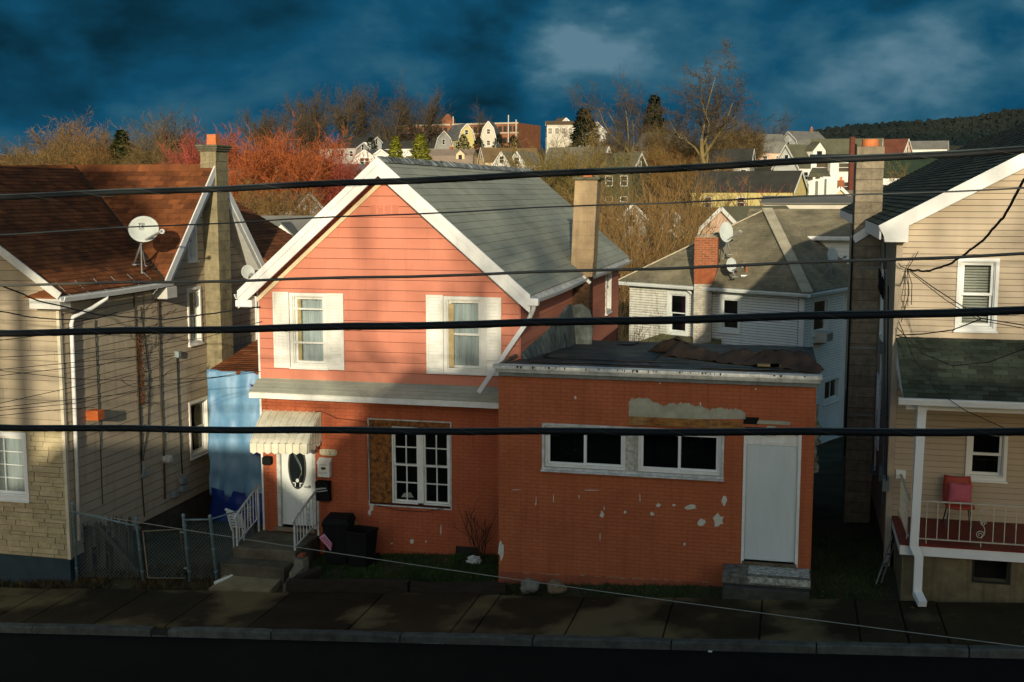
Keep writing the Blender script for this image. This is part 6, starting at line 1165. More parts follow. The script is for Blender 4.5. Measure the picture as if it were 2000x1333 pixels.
rail(Dt - Vector((0, 0, .05)), Vector((sx0 - .02, 21.2, lz + .55)), .016); link_panel(FN, Db + U, Dt - Vector((0, 0, .1)), Vector((sx0 - .02, 21.2, -.3)), Vector((sx0 - .02, 21.2, lz + .5)))
GT = thing('chain_link_gate', 'low chain-link gate with rusty frame hung between two grey posts', 'gate'); g0, g1 = Bb.lerp(Cb, .1), Bb.lerp(Cb, .92); h_ = Vector((0, 0, .92)); rustg = mat('gate_rust', (.20, .12, .05), (.14, .16, .14), rough=.8, scale=10)
mb = MB(); mb.tube([g0 + U + h_ + Vector((-.07, 0, 0)), g0 + U, g1 + U, g1 + U + h_ + Vector((-.1, 0, 0.04)), g0 + U + h_ + Vector((-.07, 0, 0))], .016, 8); mb.build('frame', rustg, GT, smooth=True); link_panel(GT, g0 + U, g0 + U + h_, g1 + U, g1 + U + h_)
for k in (.2, .75): c = Cb.lerp(Ct, k); mb = MB(); mb.bar(c, c + Vector((-.1, 0, 0)), .03, .03); mb.build('hinge', gal, GT)
# ---- old picket fence behind it
pk_m = mat('grey_picket', (.085, .085, .062), (.045, .045, .034), rough=.95, scale=5, grain=(6, 6, .6), rand=.3, bump=.4); PK = thing('picket_fence', 'broken grey wooden picket fence behind the chain-link beside the beige house', 'fence'); rdk = random.Random(10)
for k in range(20):
    if k in (5, 6, 10): continue
    x = PY(146 + k * 5.6, 1000, 20.25).x; w_ = rdk.uniform(.055, .075); h_ = rdk.uniform(.95, 1.15) if k not in (12,) else .8; z = terr(x, 20.25) - .1; ln = rdk.uniform(-.04, .04)
    mb = MB(); mb.prism([(x, 20.25, z), (x + w_, 20.25, z), (x + w_ + ln, 20.25, z + h_), (x + w_ * .5 + ln, 20.25, z + h_ + .12), (x + ln, 20.25, z + h_)], (0, .02, 0)); mb.build('picket', pk_m, PK)
for z in (.35, .85): a = PY(142, 1000, 20.3); b = PY(262, 1000, 20.3); mb = MB(); mb.bar((a.x, 20.295, gz(a.x) + z), (b.x + (.15 if z > .5 else 0), 20.295, gz(b.x) + z), .04, .07); mb.build('rail', pk_m, PK)
mb = MB(); mb.bar(PY(186, 1022, 20.2), PY(272, 1122, 20.1), .02, .09); tag(mb.build('loose_plank', pk_m), 'loose grey plank leaning diagonally against the picket fence', 'plank')
# ---- white plastic chair by the steps, red porch chair with cushion, ladder
pcn = thing('plastic_chair', 'tipped white slatted plastic chair left of the front steps', 'chair'); pm = mat('plastic_white', (.62, .64, .60), rough=.4); c0_ = PY(455, 1015, 20.9)
wdt = .40; T_ = lambda x, z, y=0: Vector((c0_.x + x, 20.9 + y, c0_.z + z))
mb = MB(); mb.bar(T_(-.12, .16), T_(-.02, -.22), .03, .05, (0, 1, 0)); mb.bar(T_(.16, .12), T_(.22, -.22, .1), .03, .05, (0, 1, 0)); mb.build('side_rail', pm, pcn)
for k in range(6): f = k / 6; mb = MB(); mb.bar(T_(-.11 + .09 * f, .15 - .36 * f), T_(.17 + .05 * f, .09 - .3 * f, .1 * f), .012, .035, (0, 0, 1)); mb.build('slat', pm, pcn)
mb = MB(); mb.bar(T_(-.16, .20), T_(.04, .14), .05, .035); mb.build('top_rail', pm, pcn)
for x in (-.03, .2): mb = MB(); mb.bar(T_(x, -.2, .05), (c0_.x + x, 20.98, terr(c0_.x, 21) - .0), .03, .03); mb.build('leg', pm, pcn)
RC = thing('red_chair', 'red plastic chair with slim metal legs on the red porch floor', 'chair'); red_m = mat('chair_red', (.34, .045, .022), (.27, .035, .018), rough=.45); cc_ = PY(1873, 970, 20.55); ccx = cc_.x; sz = PFZ + .37
grid = []
def cv(u, v): return Vector((ccx + u * .22, 20.55 - .2 + v * .42 + .0, sz + .02 * u * u - .015 * math.sin(v * 3)))
mb = MB(); prof_c = [(-.24, -.02), (-.2, .01), (.0, 0), (.16, -.01), (.22, .06), (.26, .22), (.29, .40), (.30, .42)]
rings = [[Vector((ccx + u * (.23 - (.02 if k > 5 else 0)), 20.55 + y + .03 * u * u, sz + z + .02 * abs(u))) for u in (-1, -.6, -.2, .2, .6, 1)] for k, (y, z) in enumerate(prof_c)]
i0 = 0; nr = len(rings)
for r in rings: mb.v += [tuple(p) for p in r]
mb.f = [(j * 6 + i, j * 6 + i + 1, (j + 1) * 6 + i + 1, (j + 1) * 6 + i) for j in range(nr - 1) for i in range(5)]
o_ = mb.build('shell', red_m, RC, smooth=True); o_.modifiers.new('s', 'SOLIDIFY').thickness = .018
for sx__, sy__ in ((-1, -1), (1, -1), (-1, 1), (1, 1)): mb = MB(); mb.tube([(ccx + sx__ * .16, 20.55 + sy__ * .12, sz - .01), (ccx + sx__ * .22, 20.55 + sy__ * .2, PFZ)], .011, 7); mb.build('leg', mat('leg_dark', (.05, .05, .05), rough=.4, metal=.5), RC)
bm = bmesh.new(); bmesh.ops.create_cube(bm, size=1); bmesh.ops.subdivide_edges(bm, edges=bm.edges, cuts=7, use_grid_fill=True)
for v_ in bm.verts: u, w_ = v_.co.x * 2, v_.co.z * 2; pf = (1 - u ** 4) * (1 - w_ ** 4); v_.co = Vector((u * .19 * (1 - .06 * (1 - w_ * w_)), v_.co.y * (.02 + .12 * pf), w_ * .17 * (1 - .06 * (1 - u * u))))
me = bpy.data.meshes.new('cushion'); bm.to_mesh(me); bm.free(); me.polygons.foreach_set('use_smooth', [True] * len(me.polygons)); me.materials.append(mat('cushion_pink', (.52, .13, .16), (.44, .10, .13), rough=.95, scale=30, bump=.3, bscale=120)); cu_o = bpy.data.objects.new('cushion', me); COL.objects.link(cu_o); cu_o.location = (ccx + .03, 20.64, sz + .19); cu_o.rotation_euler = (-.22, .08, .05); tag(cu_o, 'square pink cushion leaning on the back of the red chair', 'cushion')
LD = thing('ladder', 'aluminium ladder leaning on the porch foundation in the dark side yard', 'ladder'); alu = mat('aluminium', (.16, .17, .17), rough=.5, metal=.4); p0 = PG(1712, 1140, 0); b0_ = Vector((px0 - .3, 19.9, gz(1.5))); t0_ = Vector((px0 - .03, 20.3, PFZ - .15)); off = Vector((.09, .10, .0))
for k in (0, 1): mb = MB(); mb.bar(b0_ + off * k, t0_ + off * k, .018, .035, (0, 1, 0)); mb.build('stile', alu, LD)
for k in range(1, 5): mb = MB(); c = b0_.lerp(t0_, k / 5); mb.tube([c, c + off], .014, 6); mb.build('rung', alu, LD)
# ---- bare shrub in front of the salmon house, weeds
def bare_shrub(name, label, base, h, n, spread, r, m, seed, group=None, levels=3):
    rd = random.Random(seed); mb = MB()
    def grow_(p, d, l, r, lv):
        pts = [p]; nseg = 5
        for k in range(nseg): d = (d + Vector((rd.gauss(0, .10), rd.gauss(0, .10), rd.gauss(.03, .06)))).normalized(); pts.append(pts[-1] + d * l / nseg)
        mb.tube(pts, [r * (1 - .75 * k / nseg) for k in range(nseg + 1)], 5 if lv > 1 else 4)
        if lv > 0:
            for _ in range(rd.randint(2, 4)): i = rd.randint(1, nseg); dd = (d + Vector((rd.gauss(0, .5), rd.gauss(0, .5), rd.uniform(-.1, .5)))).normalized(); grow_(pts[i], dd, l * rd.uniform(.3, .55), r * .5, lv - 1)
    for _ in range(n): a = rd.uniform(0, 6.28); s = rd.uniform(0, spread); grow_(Vector(base) + Vector((rd.gauss(0, .05), rd.gauss(0, .05), 0)), Vector((math.cos(a) * s, math.sin(a) * s, 1)).normalized(), h * rd.uniform(.6, 1), r, levels - 1)
    return tag(mb.build(name, m), label, 'shrub', group)
p = PG(935, 1085, .0); bare_shrub('bare_shrub', 'leafless thorny shrub against the wall near the flat-roofed building', (PY(937, 1080, 21.15).x, 21.15, terr(-6, 21.1)), 1.15, 11, .45, .012, mat('thorn_bark', (.07, .045, .025), rough=.9), 5)
p = PG(395, 1120, 0); bare_shrub('dead_bush', 'low dead brown bush between the last two fence posts', (PY(393, 1100, 19.95).x, 19.95, gz(-11.6)), .5, 26, .8, .006, mat('weed_bark', (.13, .08, .035), rough=.9), 8)
# ---- junk on the flat roof
heap_m = mat('tarp_brown', (.034, .024, .018), (.016, .012, .010), rough=.7, scale=3, bump=.4, bscale=9); xa_, xb_ = PY(1290, 710, 23).x, PY(1560, 725, 21.2).x
grid = [[Vector((-2.7 + 3.0 * i / 40 + .25 * math.sin(j * .22), 24.0 - 3.2 * (i / 40) + 1.1 * (j / 26) - .5, 0)) for i in range(41)] for j in range(27)]
for j, r in enumerate(grid):
    for i, p in enumerate(r): e_ = min(1, min(i, 40 - i) / 4) * min(1, min(j, 26 - j) / 5); p.z = roofz(p.y) + .03 + e_ * (.17 + .26 * mnoise.noise(Vector((p.x * 1.1, p.y * 1.1, 4.4))) + .10 * abs(mnoise.noise(Vector((p.x * 3.1 + p.y * 2, p.y * 3.0, 9)))))
crumple('tarpaulin', 'crumpled brown tarpaulin heaped on the flat roof', 'tarp', grid, heap_m, .06, 3, 4.5)
cable('roof_cable', 'black cable lying across the flat roof beside the tarpaulin', [Vector((x, y, roofz(y) + .05)) for x, y in ((-4.6, 22.2), (-4.55, 21.5), (-4.3, 21.2), (-3.4, 21.1), (-2.6, 21.3), (-1.8, 21.2))], .014)
TS = thing('torn_sheeting', 'torn grey roofing felt hanging off the right edge of the flat-roofed building', 'sheeting'); rdt = random.Random(19); felt = mat('felt_grey', (.20, .21, .16), (.03, .03, .024), rough=.9, scale=9)
for k, (za, zb, wd_) in enumerate(((3.42, 3.05, .06), (3.12, 2.75, .10), (2.82, 2.5, .05), (2.55, 2.25, .08))):
    n_ = 7; L_ = [Vector((FX1 + .004, YF + .012 * (k % 2), za + (zb - za) * i / n_)) for i in range(n_ + 1)]; R_ = [Vector((FX1 + wd_ * (.5 + rdt.random() * .8), YF + .02 + rdt.uniform(-.03, .05), za + (zb - za) * i / n_ + rdt.uniform(-.02, .02))) for i in range(n_ + 1)]
    mb = MB()
    for i in range(n_): mb.hexa([L_[i], R_[i], R_[i + 1], L_[i + 1]] + [q + Vector((0, .012, 0)) for q in (L_[i], R_[i], R_[i + 1], L_[i + 1])])
    mb.build('felt_flap', felt, TS)
for k, (x, y) in enumerate(((1500, 716), (1525, 718), (1545, 722))): p = PY(x, y, 21.0); MB_ = MB().box((p.x - .18, 20.9, roofz(21) + .06), (p.x + .2, 21.05 + .1 * k, roofz(21) + .10)); tag(MB_.build('wood_offcut', mat('wood_old2', (.10, .085, .04), (.05, .04, .02), rough=.9)), ('yellowish wood offcut on the flat roof left of its mates', 'yellowish wood offcut lying in the middle of three on the flat roof', 'yellowish wood offcut nearest the right end of the flat roof')[k], 'offcut', 'offcuts on the flat roof')
# ================================================================== HOUSES ON THE HILLSIDE
bg_white = mat('bg_white', (.70, .71, .66), (.60, .61, .56), rough=.8, scale=.8); bg_cream = mat('bg_cream', (.62, .50, .32), (.55, .44, .28), rough=.8, scale=.8); bg_yellow = mat('bg_yellow', (.52, .45, .18), (.46, .40, .16), rough=.8, scale=.8); bg_grey = mat('bg_grey', (.36, .36, .33), (.30, .30, .27), rough=.8, scale=.8); bg_green = mat('bg_green', (.06, .075, .04), rough=.8); bg_peach = mat('bg_peach', (.60, .42, .30), (.52, .36, .25), rough=.8, scale=.8); bg_pale = mat('bg_pale', (.52, .50, .42), (.44, .42, .35), rough=.8, scale=.8)
rf_grey = mat('bg_roof_grey', (.17, .17, .15), (.12, .12, .105), rough=.9, scale=.6); rf_dark = mat('bg_roof_dark', (.045, .045, .038), (.03, .03, .026), rough=.9, scale=.6); rf_brown = mat('bg_roof_brown', (.17, .115, .055), (.11, .075, .04), rough=.9, scale=.6); rf_taupe = mat('bg_roof_taupe', (.25, .195, .15), (.2, .16, .12), rough=.9, scale=.6); rf_red = mat('bg_roof_red', (.17, .06, .035), (.11, .04, .025), rough=.9, scale=.6); rf_green = mat('bg_roof_green', (.030, .055, .030), (.02, .035, .02), rough=.9, scale=.6); rf_blue = mat('bg_roof_blue', (.10, .15, .18), (.075, .11, .135), rough=.9, scale=.6); rf_moss = mat('bg_roof_moss', (.12, .12, .075), (.08, .08, .05), rough=.9, scale=.6)
bg_brick = mat('bg_brick', (.26, .10, .045), (.17, .07, .035), rough=.9, scale=.7)
bg_pane = mat('bg_pane', (.015, .02, .022), rough=.15, spec=.5)
def bh(label, apex, t, w, l, h, rh, yaw, wm, rm, gam=False, gwin=((0, .45),), swin=3, storeys=1, chim=None, dorm=(), name='hillside_house', trim=None, ww=.8, wh=1.15, cat='house', ov=.25):
    """house from the pixel of its near gable peak: t depth, w gable width, l ridge length, h wall height, rh roof rise, yaw ridge direction away from the near gable (deg)"""
    H = thing(name, label, cat, 'houses on the hillside'); P = PT(*apex, t); r = Vector((math.cos(R(yaw)), math.sin(R(yaw)), 0)); s = Vector((-r.y, r.x, 0)); Z = Vector((0, 0, 1)); zg = min(terr(P.x, P.y), terr((P + r * l).x, (P + r * l).y)) - .6; hh = max(h, P.z - rh - zg)
    trim = trim or bg_white
    prof = [(-w / 2, -rh), (-w * .36, -rh * .42), (0, 0), (w * .36, -rh * .42), (w / 2, -rh)] if gam else [(-w / 2, -rh), (0, 0), (w / 2, -rh)]
    full = [(-w / 2, -rh - hh)] + prof + [(w / 2, -rh - hh)]
    mb = MB(); mb.prism([P + s * a + Z * (b - .08) for a, b in full], r * l); mb.build('wall', wm, H)
    k_ = ov / (w / 2)
    for (a, za), (b, zb) in zip(prof, prof[1:]):
        e = lambda q, z, o: (q * (1 + k_ * .6), z - rh * k_ * .5) if abs(abs(q) - w / 2) < 1e-6 else (q, z)
        (a2, za2), (b2, zb2) = e(a, za, 0), e(b, zb, 0); A, B = P + s * a2 + Z * za2 - r * ov, P + s * b2 + Z * zb2 - r * ov; nrm = (B - A).cross(r).normalized(); nrm = nrm if nrm.z > 0 else -nrm
        mb = MB(); mb.hexa([A, B, B + r * (l + 2 * ov), A + r * (l + 2 * ov), A + nrm * .12, B + nrm * .12, B + r * (l + 2 * ov) + nrm * .12, A + r * (l + 2 * ov) + nrm * .12]); mb.build('roof', rm, H)
        mb = MB(); A2, B2 = A - r * .05, B - r * .05; dn = Z * -.22; mb.hexa([A2 + dn, B2 + dn, B2 + dn + r * .045, A2 + dn + r * .045, A2 + nrm * .1, B2 + nrm * .1, B2 + nrm * .1 + r * .045, A2 + nrm * .1 + r * .045]); mb.build('rake_board', trim, H)
    def win(pl, u, v, a=ww, b=wh):
        mb = MB(); frame_bars(mb, pl, (u - a / 2, u + a / 2, v - b / 2, v + b / 2), .1, 0, .06); slab(mb, pl, rect_poly((u - a / 2, u + a / 2, v - .03, v + .03)), .02, .05); f = mb.build('window', trim, H); mb = MB(); slab(mb, pl, rect_poly((u - a / 2, u + a / 2, v - b / 2, v + b / 2)), .0, .02); mb.build('pane', bg_pane, f)
    pg = Plane(P, -s, Z); pg = pg if pg.n.dot(r) < 0 else Plane(P, s, Z)
    for (u, v) in gwin: win(pg, u * w / 2, -rh + v * rh - .4 if v > 0 else -rh + v * 2.6)
    for sg in (1, -1):
        o = P + s * sg * (w / 2) - Z * rh; ps_ = Plane(o, r, Z) if Plane(o, r, Z).n.dot(s * sg) > 0 else Plane(o, -r, Z); du = 1 if ps_.u.dot(r) > 0 else -1
        if ps_.n.y < .2:
            for k in range(swin):
                for st in range(storeys): win(ps_, du * l * (k + .5) / max(1, swin), -1.3 - 2.6 * st)
    for (f, sg, dw) in dorm:                             # small gabled dormers
        c = P + r * l * f + s * sg * w * .27 - Z * rh * .54; dr_ = s * sg; q = r; mb = MB(); hh_ = dw * .9
        ring = [c + q * (-dw / 2) - Z * .6, c + q * (dw / 2) - Z * .6, c + q * (dw / 2) + Z * hh_ * .45, c + Z * hh_, c - q * dw / 2 + Z * hh_ * .45]; mb.prism([x + dr_ * w * .16 for x in ring], -dr_ * w * .3); d_o = mb.build('dormer', wm if wm is not bg_brick else bg_white, H)
        for e_ in (-1, 1):
            A = c + q * e_ * (dw / 2 + .18) + Z * (hh_ * .45 - .12) + dr_ * (w * .16 + .15); B = c + Z * (hh_ + .02) + dr_ * (w * .16 + .15); mb = MB(); mb.hexa([A, B, B - dr_ * w * .34, A - dr_ * w * .34, A + Z * .1, B + Z * .1, B - dr_ * w * .34 + Z * .1, A - dr_ * w * .34 + Z * .1]); mb.build('dormer_roof', rm, d_o)
        pd = Plane(c + dr_ * w * .16, q, Z); pd = pd if pd.n.dot(dr_) > 0 else Plane(c + dr_ * w * .16, -q, Z); mb = MB(); slab(mb, pd, rect_poly((-dw * .2, dw * .2, -.3, hh_ * .4)), 0, .04); mb.build('dormer_window', bg_pane, d_o)
    if chim:
        c = P + r * l * chim[0]; box('chimney', (c.x - .3, c.y - .3, c.z - .8), (c.x + .3, c.y + .3, c.z + chim[1]), bg_brick, H); box('chimney_pot', (c.x - .12, c.y - .12, c.z + chim[1]), (c.x + .12, c.y + .12, c.z + chim[1] + .3), terracotta, H)
    return H
# far row above the salmon ridge
bh('white gambrel house, leftmost of the white row above the salmon ridge', (712, 293), 215, 4.2, 8, 3, 2.6, 98, bg_white, rf_grey, True, gwin=((-.18, .35), (.18, .35)))
bh('white gambrel house touching the salmon roof peak', (744, 292), 215, 4.2, 8, 3, 2.6, 98, bg_white, rf_grey, True)
bh('white gable house half hidden by the left conifer', (797, 294), 215, 3.6, 8, 3, 2.2, 98, bg_white, rf_grey)
bh('long taupe-roofed house with a small white dormer', (838, 293), 222, 6.5, 8.6, 3, 3.0, 6, bg_cream, rf_taupe, True, dorm=((.75, -1, 1.6),), chim=(.5, .5))
bh('cream gable house with brown roof behind two white gables', (941, 289), 222, 3.4, 11, 4, 2.6, 35, bg_cream, rf_brown, chim=None, gwin=((0, .6), (-.4, -.5), (.4, -.5)))
bh('white narrow gable house, left one of the close pair', (980, 297), 212, 3.3, 6, 4, 2.2, 75, bg_white, rf_grey, gwin=((0, .55), (0, -.6))); bh('white narrow gable house, right one of the close pair', (1010, 296), 212, 3.3, 6, 4, 2.2, 75, bg_white, rf_grey, gwin=((0, .4), (-.3, -.6)))
bh('dark gambrel house below the long brick building', (826, 262), 290, 7, 8, 3, 3.6, 170, bg_white, rf_dark, True); bh('grey gambrel house with dark roof beneath the brick tower', (866, 256), 292, 6, 7, 3, 4.2, 150, bg_grey, rf_dark, True)
bh('pale yellow gambrel house front on the hilltop', (911, 242), 305, 4.4, 8, 4, 4.0, 130, bg_yellow, rf_grey, True, gwin=((0, .55),)); bh('white gambrel house under the hilltop tree, right of the yellow one', (954, 237), 305, 3.9, 8, 5, 4.5, 95, bg_pale, rf_grey, True, gwin=((0, .5), (0, -.4)))
bh('small white house under the big oaks', (735, 268), 280, 5, 9, 3, 1.2, 170, bg_white, rf_dark, swin=4); bh('dim grey house with low roof left of the conifers', (708, 279), 262, 5, 10, 3, 1.2, 165, bg_grey, rf_dark, swin=4); bh('white-fronted house behind the conifers', (820, 276), 258, 4, 8, 3, 1.6, 175, bg_white, rf_dark, swin=5)
# long brick building on the crest
bb_ = thing('brick_building', 'long red-brown brick building on the hill crest with small tower', 'building', 'houses on the hillside'); a, b = PT(778, 246, 345), PT(1011, 240, 345); zg = 12
mb = MB(); mb.hexa([(a.x, a.y, zg), (b.x, b.y, zg), (b.x + 3, b.y + 18, zg), (a.x + 3, a.y + 18, zg), (a.x, a.y, a.z), (b.x, b.y, b.z), (b.x + 3, b.y + 18, b.z), (a.x + 3, a.y + 18, a.z)]); mb.build('wall', bg_brick, bb_)
for z, h in ((a.z - .1, .5), (a.z - 2.9, .4)): mb = MB(); mb.bar(Vector((a.x - .2, a.y - .15, z)), Vector((b.x + .2, b.y - .15, z + (b.z - a.z))), .5, h); mb.build('stone_band', mat('bg_stone', (.42, .36, .26)), bb_)
for k in range(24):
    c = a.lerp(b, (k + .5) / 24); 
    for zz_ in (-1.7, -5.0): mb = MB(); mb.box((c.x - .5, c.y - .22, c.z + zz_ - .8), (c.x + .5, c.y - .1, c.z + zz_ + .8)); mb.build('window', bg_pane, bb_)
c = PT(873, 236, 345); mb = MB(); mb.box((c.x - 1.6, c.y - .3, c.z - 4), (c.x + 1.6, c.y + 3, c.z + .2)); mb.build('tower', bg_brick, bb_); mb = MB(); mb.loft([[(c.x - 1.7, c.y - .4, c.z + .2), (c.x + 1.7, c.y - .4, c.z + .2), (c.x + 1.7, c.y + 3.1, c.z + .2), (c.x - 1.7, c.y + 3.1, c.z + .2)], [(c.x - .3, c.y + 1, c.z + 2), (c.x + .3, c.y + 1, c.z + 2), (c.x + .3, c.y + 1.6, c.z + 2), (c.x - .3, c.y + 1.6, c.z + 2)]]); mb.build('tower_roof', bg_brick, bb_)
for i, (x, y, lb) in enumerate(((993, 225, 'white-topped mast beside the brick building'), (1008, 234, 'plain pole at the right end of the brick building'), (885, 228, 'thin mast just right of the brick tower'))):
    p = PT(x, y, 335); mb = MB(); mb.tube([(p.x, p.y, terr(p.x, p.y) - 1), (p.x, p.y, p.z)], .16, 8); o_ = tag(mb.build('utility_pole', bg_pale), lb, 'pole', 'poles on the hill')
# middle of the slope
bh('white house with brown hipped front right of the brick building', (1105, 231), 250, 5, 6, 4, 2.2, 120, bg_white, rf_brown, gwin=((0, .4),)); bh('pale low wing with brown roof edge near the dark evergreen', (1068, 238), 248, 6, 7, 4, .8, 12, bg_pale, rf_brown, swin=5); bh('small white gable behind the leaning tree', (1165, 238), 240, 4, 6, 3, 2, 110, bg_white, rf_grey)
bh('white gable house with grey roof behind the leaning tree trunk', (1186, 287), 160, 4.2, 9, 4, 3.0, 160, bg_white, rf_grey, gwin=((0, .45),)); bh('dark green house with white-trimmed dormers among the saplings', (1250, 300), 150, 6, 6, 5, 2.2, 168, bg_green, rf_moss, storeys=2, swin=3, dorm=((.3, 1, 1.4),)); bh('pale house half hidden by the sapling thicket', (1330, 258), 205, 6, 8, 4, 3, 150, bg_pale, rf_grey)
bh('small white gable roof rising behind the salmon chimney', (1265, 463), 92, 3.7, 7, 3, 1.9, 82, bg_white, rf_grey, gwin=((.2, .35), (-.4, -.5)), swin=2); bh('grey-green shed roof left of the small white gable', (1235, 466), 100, 3, 5, 3, 1, 178, bg_grey, rf_moss, swin=1)
bh('peach gambrel house behind the brick chimney', (1413, 406), 82, 4.6, 8, 4, 3.4, 60, bg_peach, rf_moss, True, gwin=((.05, .05), (.5, .05)), trim=bg_white)
bh('pale house deep in the thicket near the salmon chimney', (1235, 398), 118, 5, 7, 4, 2.4, 120, bg_grey, rf_grey); bh('grey house glimpsed through the middle of the thicket', (1310, 405), 122, 5, 7, 4, 2.4, 80, bg_pale, rf_brown)
bh('bright yellow house with white awnings below the white gable', (1563, 335), 140, 5.6, 12.5, 5, 2.4, 163, bg_yellow, rf_dark, gwin=((-.35, -.55), (.35, -.55)), swin=3, storeys=2)
pz = thing('porch', 'white columned porch beside the yellow house', 'porch'); p = PT(1578, 372, 139); 
for k, (x, y) in enumerate(((1590, 350), (1604, 350), (1617, 350))): q = PT(x, y, 139 + k); mb = MB(); mb.box((q.x - .14, q.y - .14, q.z - 3.2), (q.x + .14, q.y + .14, q.z + .2)); mb.build('column', bg_white, pz)
q0_, q1_ = PT(1578, 345, 140), PT(1624, 346, 143); mb = MB(); mb.hexa([q0_ + Vector((0, 0, -.1)), q1_ + Vector((0, 0, -.1)), q1_ + Vector((0, 4, -.1)), q0_ + Vector((0, 4, -.1)), q0_ + Vector((.3, .5, .4)), q1_ + Vector((-.3, .5, .4)), q1_ + Vector((-.5, 3, 1.1)), q0_ + Vector((.5, 3, 1.1))]); mb.build('porch_roof', rf_moss, pz); box('porch_wall', (q0_.x, q0_.y + 2.5, q0_.z - 3.4), (q1_.x, q0_.y + 2.7, q0_.z), bg_white, pz); box('porch_floor', (q0_.x, q0_.y - .3, q0_.z - 6), (q1_.x, q0_.y + 2.6, q0_.z - 3.2), bg_pale, pz)
bh('white gable house with a dormer above the yellow house', (1537, 283), 185, 6.0, 8, 5, 3.6, 42, bg_white, rf_moss, gwin=((0, .5), (-.4, -.5), (.3, -.5)), dorm=((.55, -1, 2.6),)); bh('dark-roofed house left of the white dormer house', (1470, 292), 190, 6, 6, 4, 2.6, 175, bg_grey, rf_dark); bh('peach-fronted house with grey roof behind the bare dark tree', (1450, 263), 235, 5, 8, 4, 3.6, 20, bg_peach, rf_grey, True); bh('big pale gambrel barn roof on the skyline', (1541, 257), 262, 8.5, 7.5, 4, 4.6, 35, bg_white, rf_grey, True, chim=(.8, .8))
bh('long dark-roofed white house right of the barn roof', (1722, 271), 228, 6, 13, 4, 3.4, 174, bg_white, rf_moss, swin=5); bh('peach gable house with red-brown roof at right', (1773, 272), 236, 5.4, 6, 4, 3.0, 155, bg_peach, rf_red, gwin=((0, .4),)); bh('low grey-roofed house farthest right on the slope', (1850, 276), 240, 4, 8, 3, 1.6, 176, bg_white, rf_grey, swin=4)
bh('plain white house with green-shaded window beside the rusty pole', (1672, 303), 165, 7, 6.0, 7, .5, 178, bg_white, rf_dark, swin=2, storeys=2, ww=1.5); bh('white house with dark green roof behind the tan house chimney', (1830, 308), 118, 7, 6.0, 5, 2.0, 178, bg_white, rf_green, swin=4, storeys=1)
bh('cream gable with white rakes and stub chimney below the yellow house', (1642, 366), 104, 3.4, 5, 3, 1.6, 88, bg_cream, rf_grey, chim=(.1, .6)); bh('low grey flat-ridged roof behind the mossy hipped roof', (1700, 386), 92, 5, 8, 3, .5, 178, bg_pale, rf_grey, swin=0)
# left: roofs in the gap and behind the red trees
bh('grey-roofed house with two white dormers in the left gap', (440, 424), 76, 6.5, 9, 4, 2.8, 8, bg_white, rf_grey, dorm=((.30, -1, 1.25), (.50, -1, 1.25), (.9, -1, 1.5)), gwin=(), swin=3, storeys=2); bh('blue-grey roofed house left of the salmon roof peak', (655, 322), 125, 7, 6, 3, 3.0, 12, bg_white, rf_blue, swin=3)
bh('pale gambrel house behind the red trees', (612, 325), 130, 4.5, 6, 4, 3.5, 60, bg_pale, rf_grey, True); bh('white house behind the middle of the red trees', (515, 330), 122, 6, 9, 5, 2.6, 165, bg_white, rf_grey, swin=4, storeys=2); bh('white low house at the foot of the red trees', (600, 378), 108, 5, 6, 4, 1.5, 172, bg_white, rf_dark, swin=4)
bh('white clapboard house glimpsed between the beige and salmon houses', (470, 585), 46, 5, 5, 3, .9, 30, bg_white, rf_blue, gwin=((0, -.5),), swin=2)
# the rusty pole and its wires
p = PT(1665, 268, 150); mb = MB(); mb.tube([(p.x, p.y, terr(p.x, p.y) - 1), (p.x, p.y, p.z)], [.42, .36], 10); tag(mb.build('utility_pole', mat('rusty_pole', (.13, .045, .028), (.09, .03, .02), rough=.9)), 'thick rust-brown pole standing among the white houses', 'pole', 'poles on the hill')
rw = mat('retaining_wall', (.26, .25, .19), (.2, .19, .15), rough=.9); p0, p1 = PT(1640, 372, 120), PT(1790, 372, 112); mb = MB(); mb.hexa([p0 + Vector((0, 0, -5)), p1 + Vector((0, 0, -5)), p1 + Vector((0, .5, -5)), p0 + Vector((0, .5, -5)), p0, p1, p1 + Vector((0, .5, 0)), p0 + Vector((0, .5, 0))]); tag(mb.build('retaining_wall', rw), 'pale retaining wall below the green-roofed white house', 'wall')
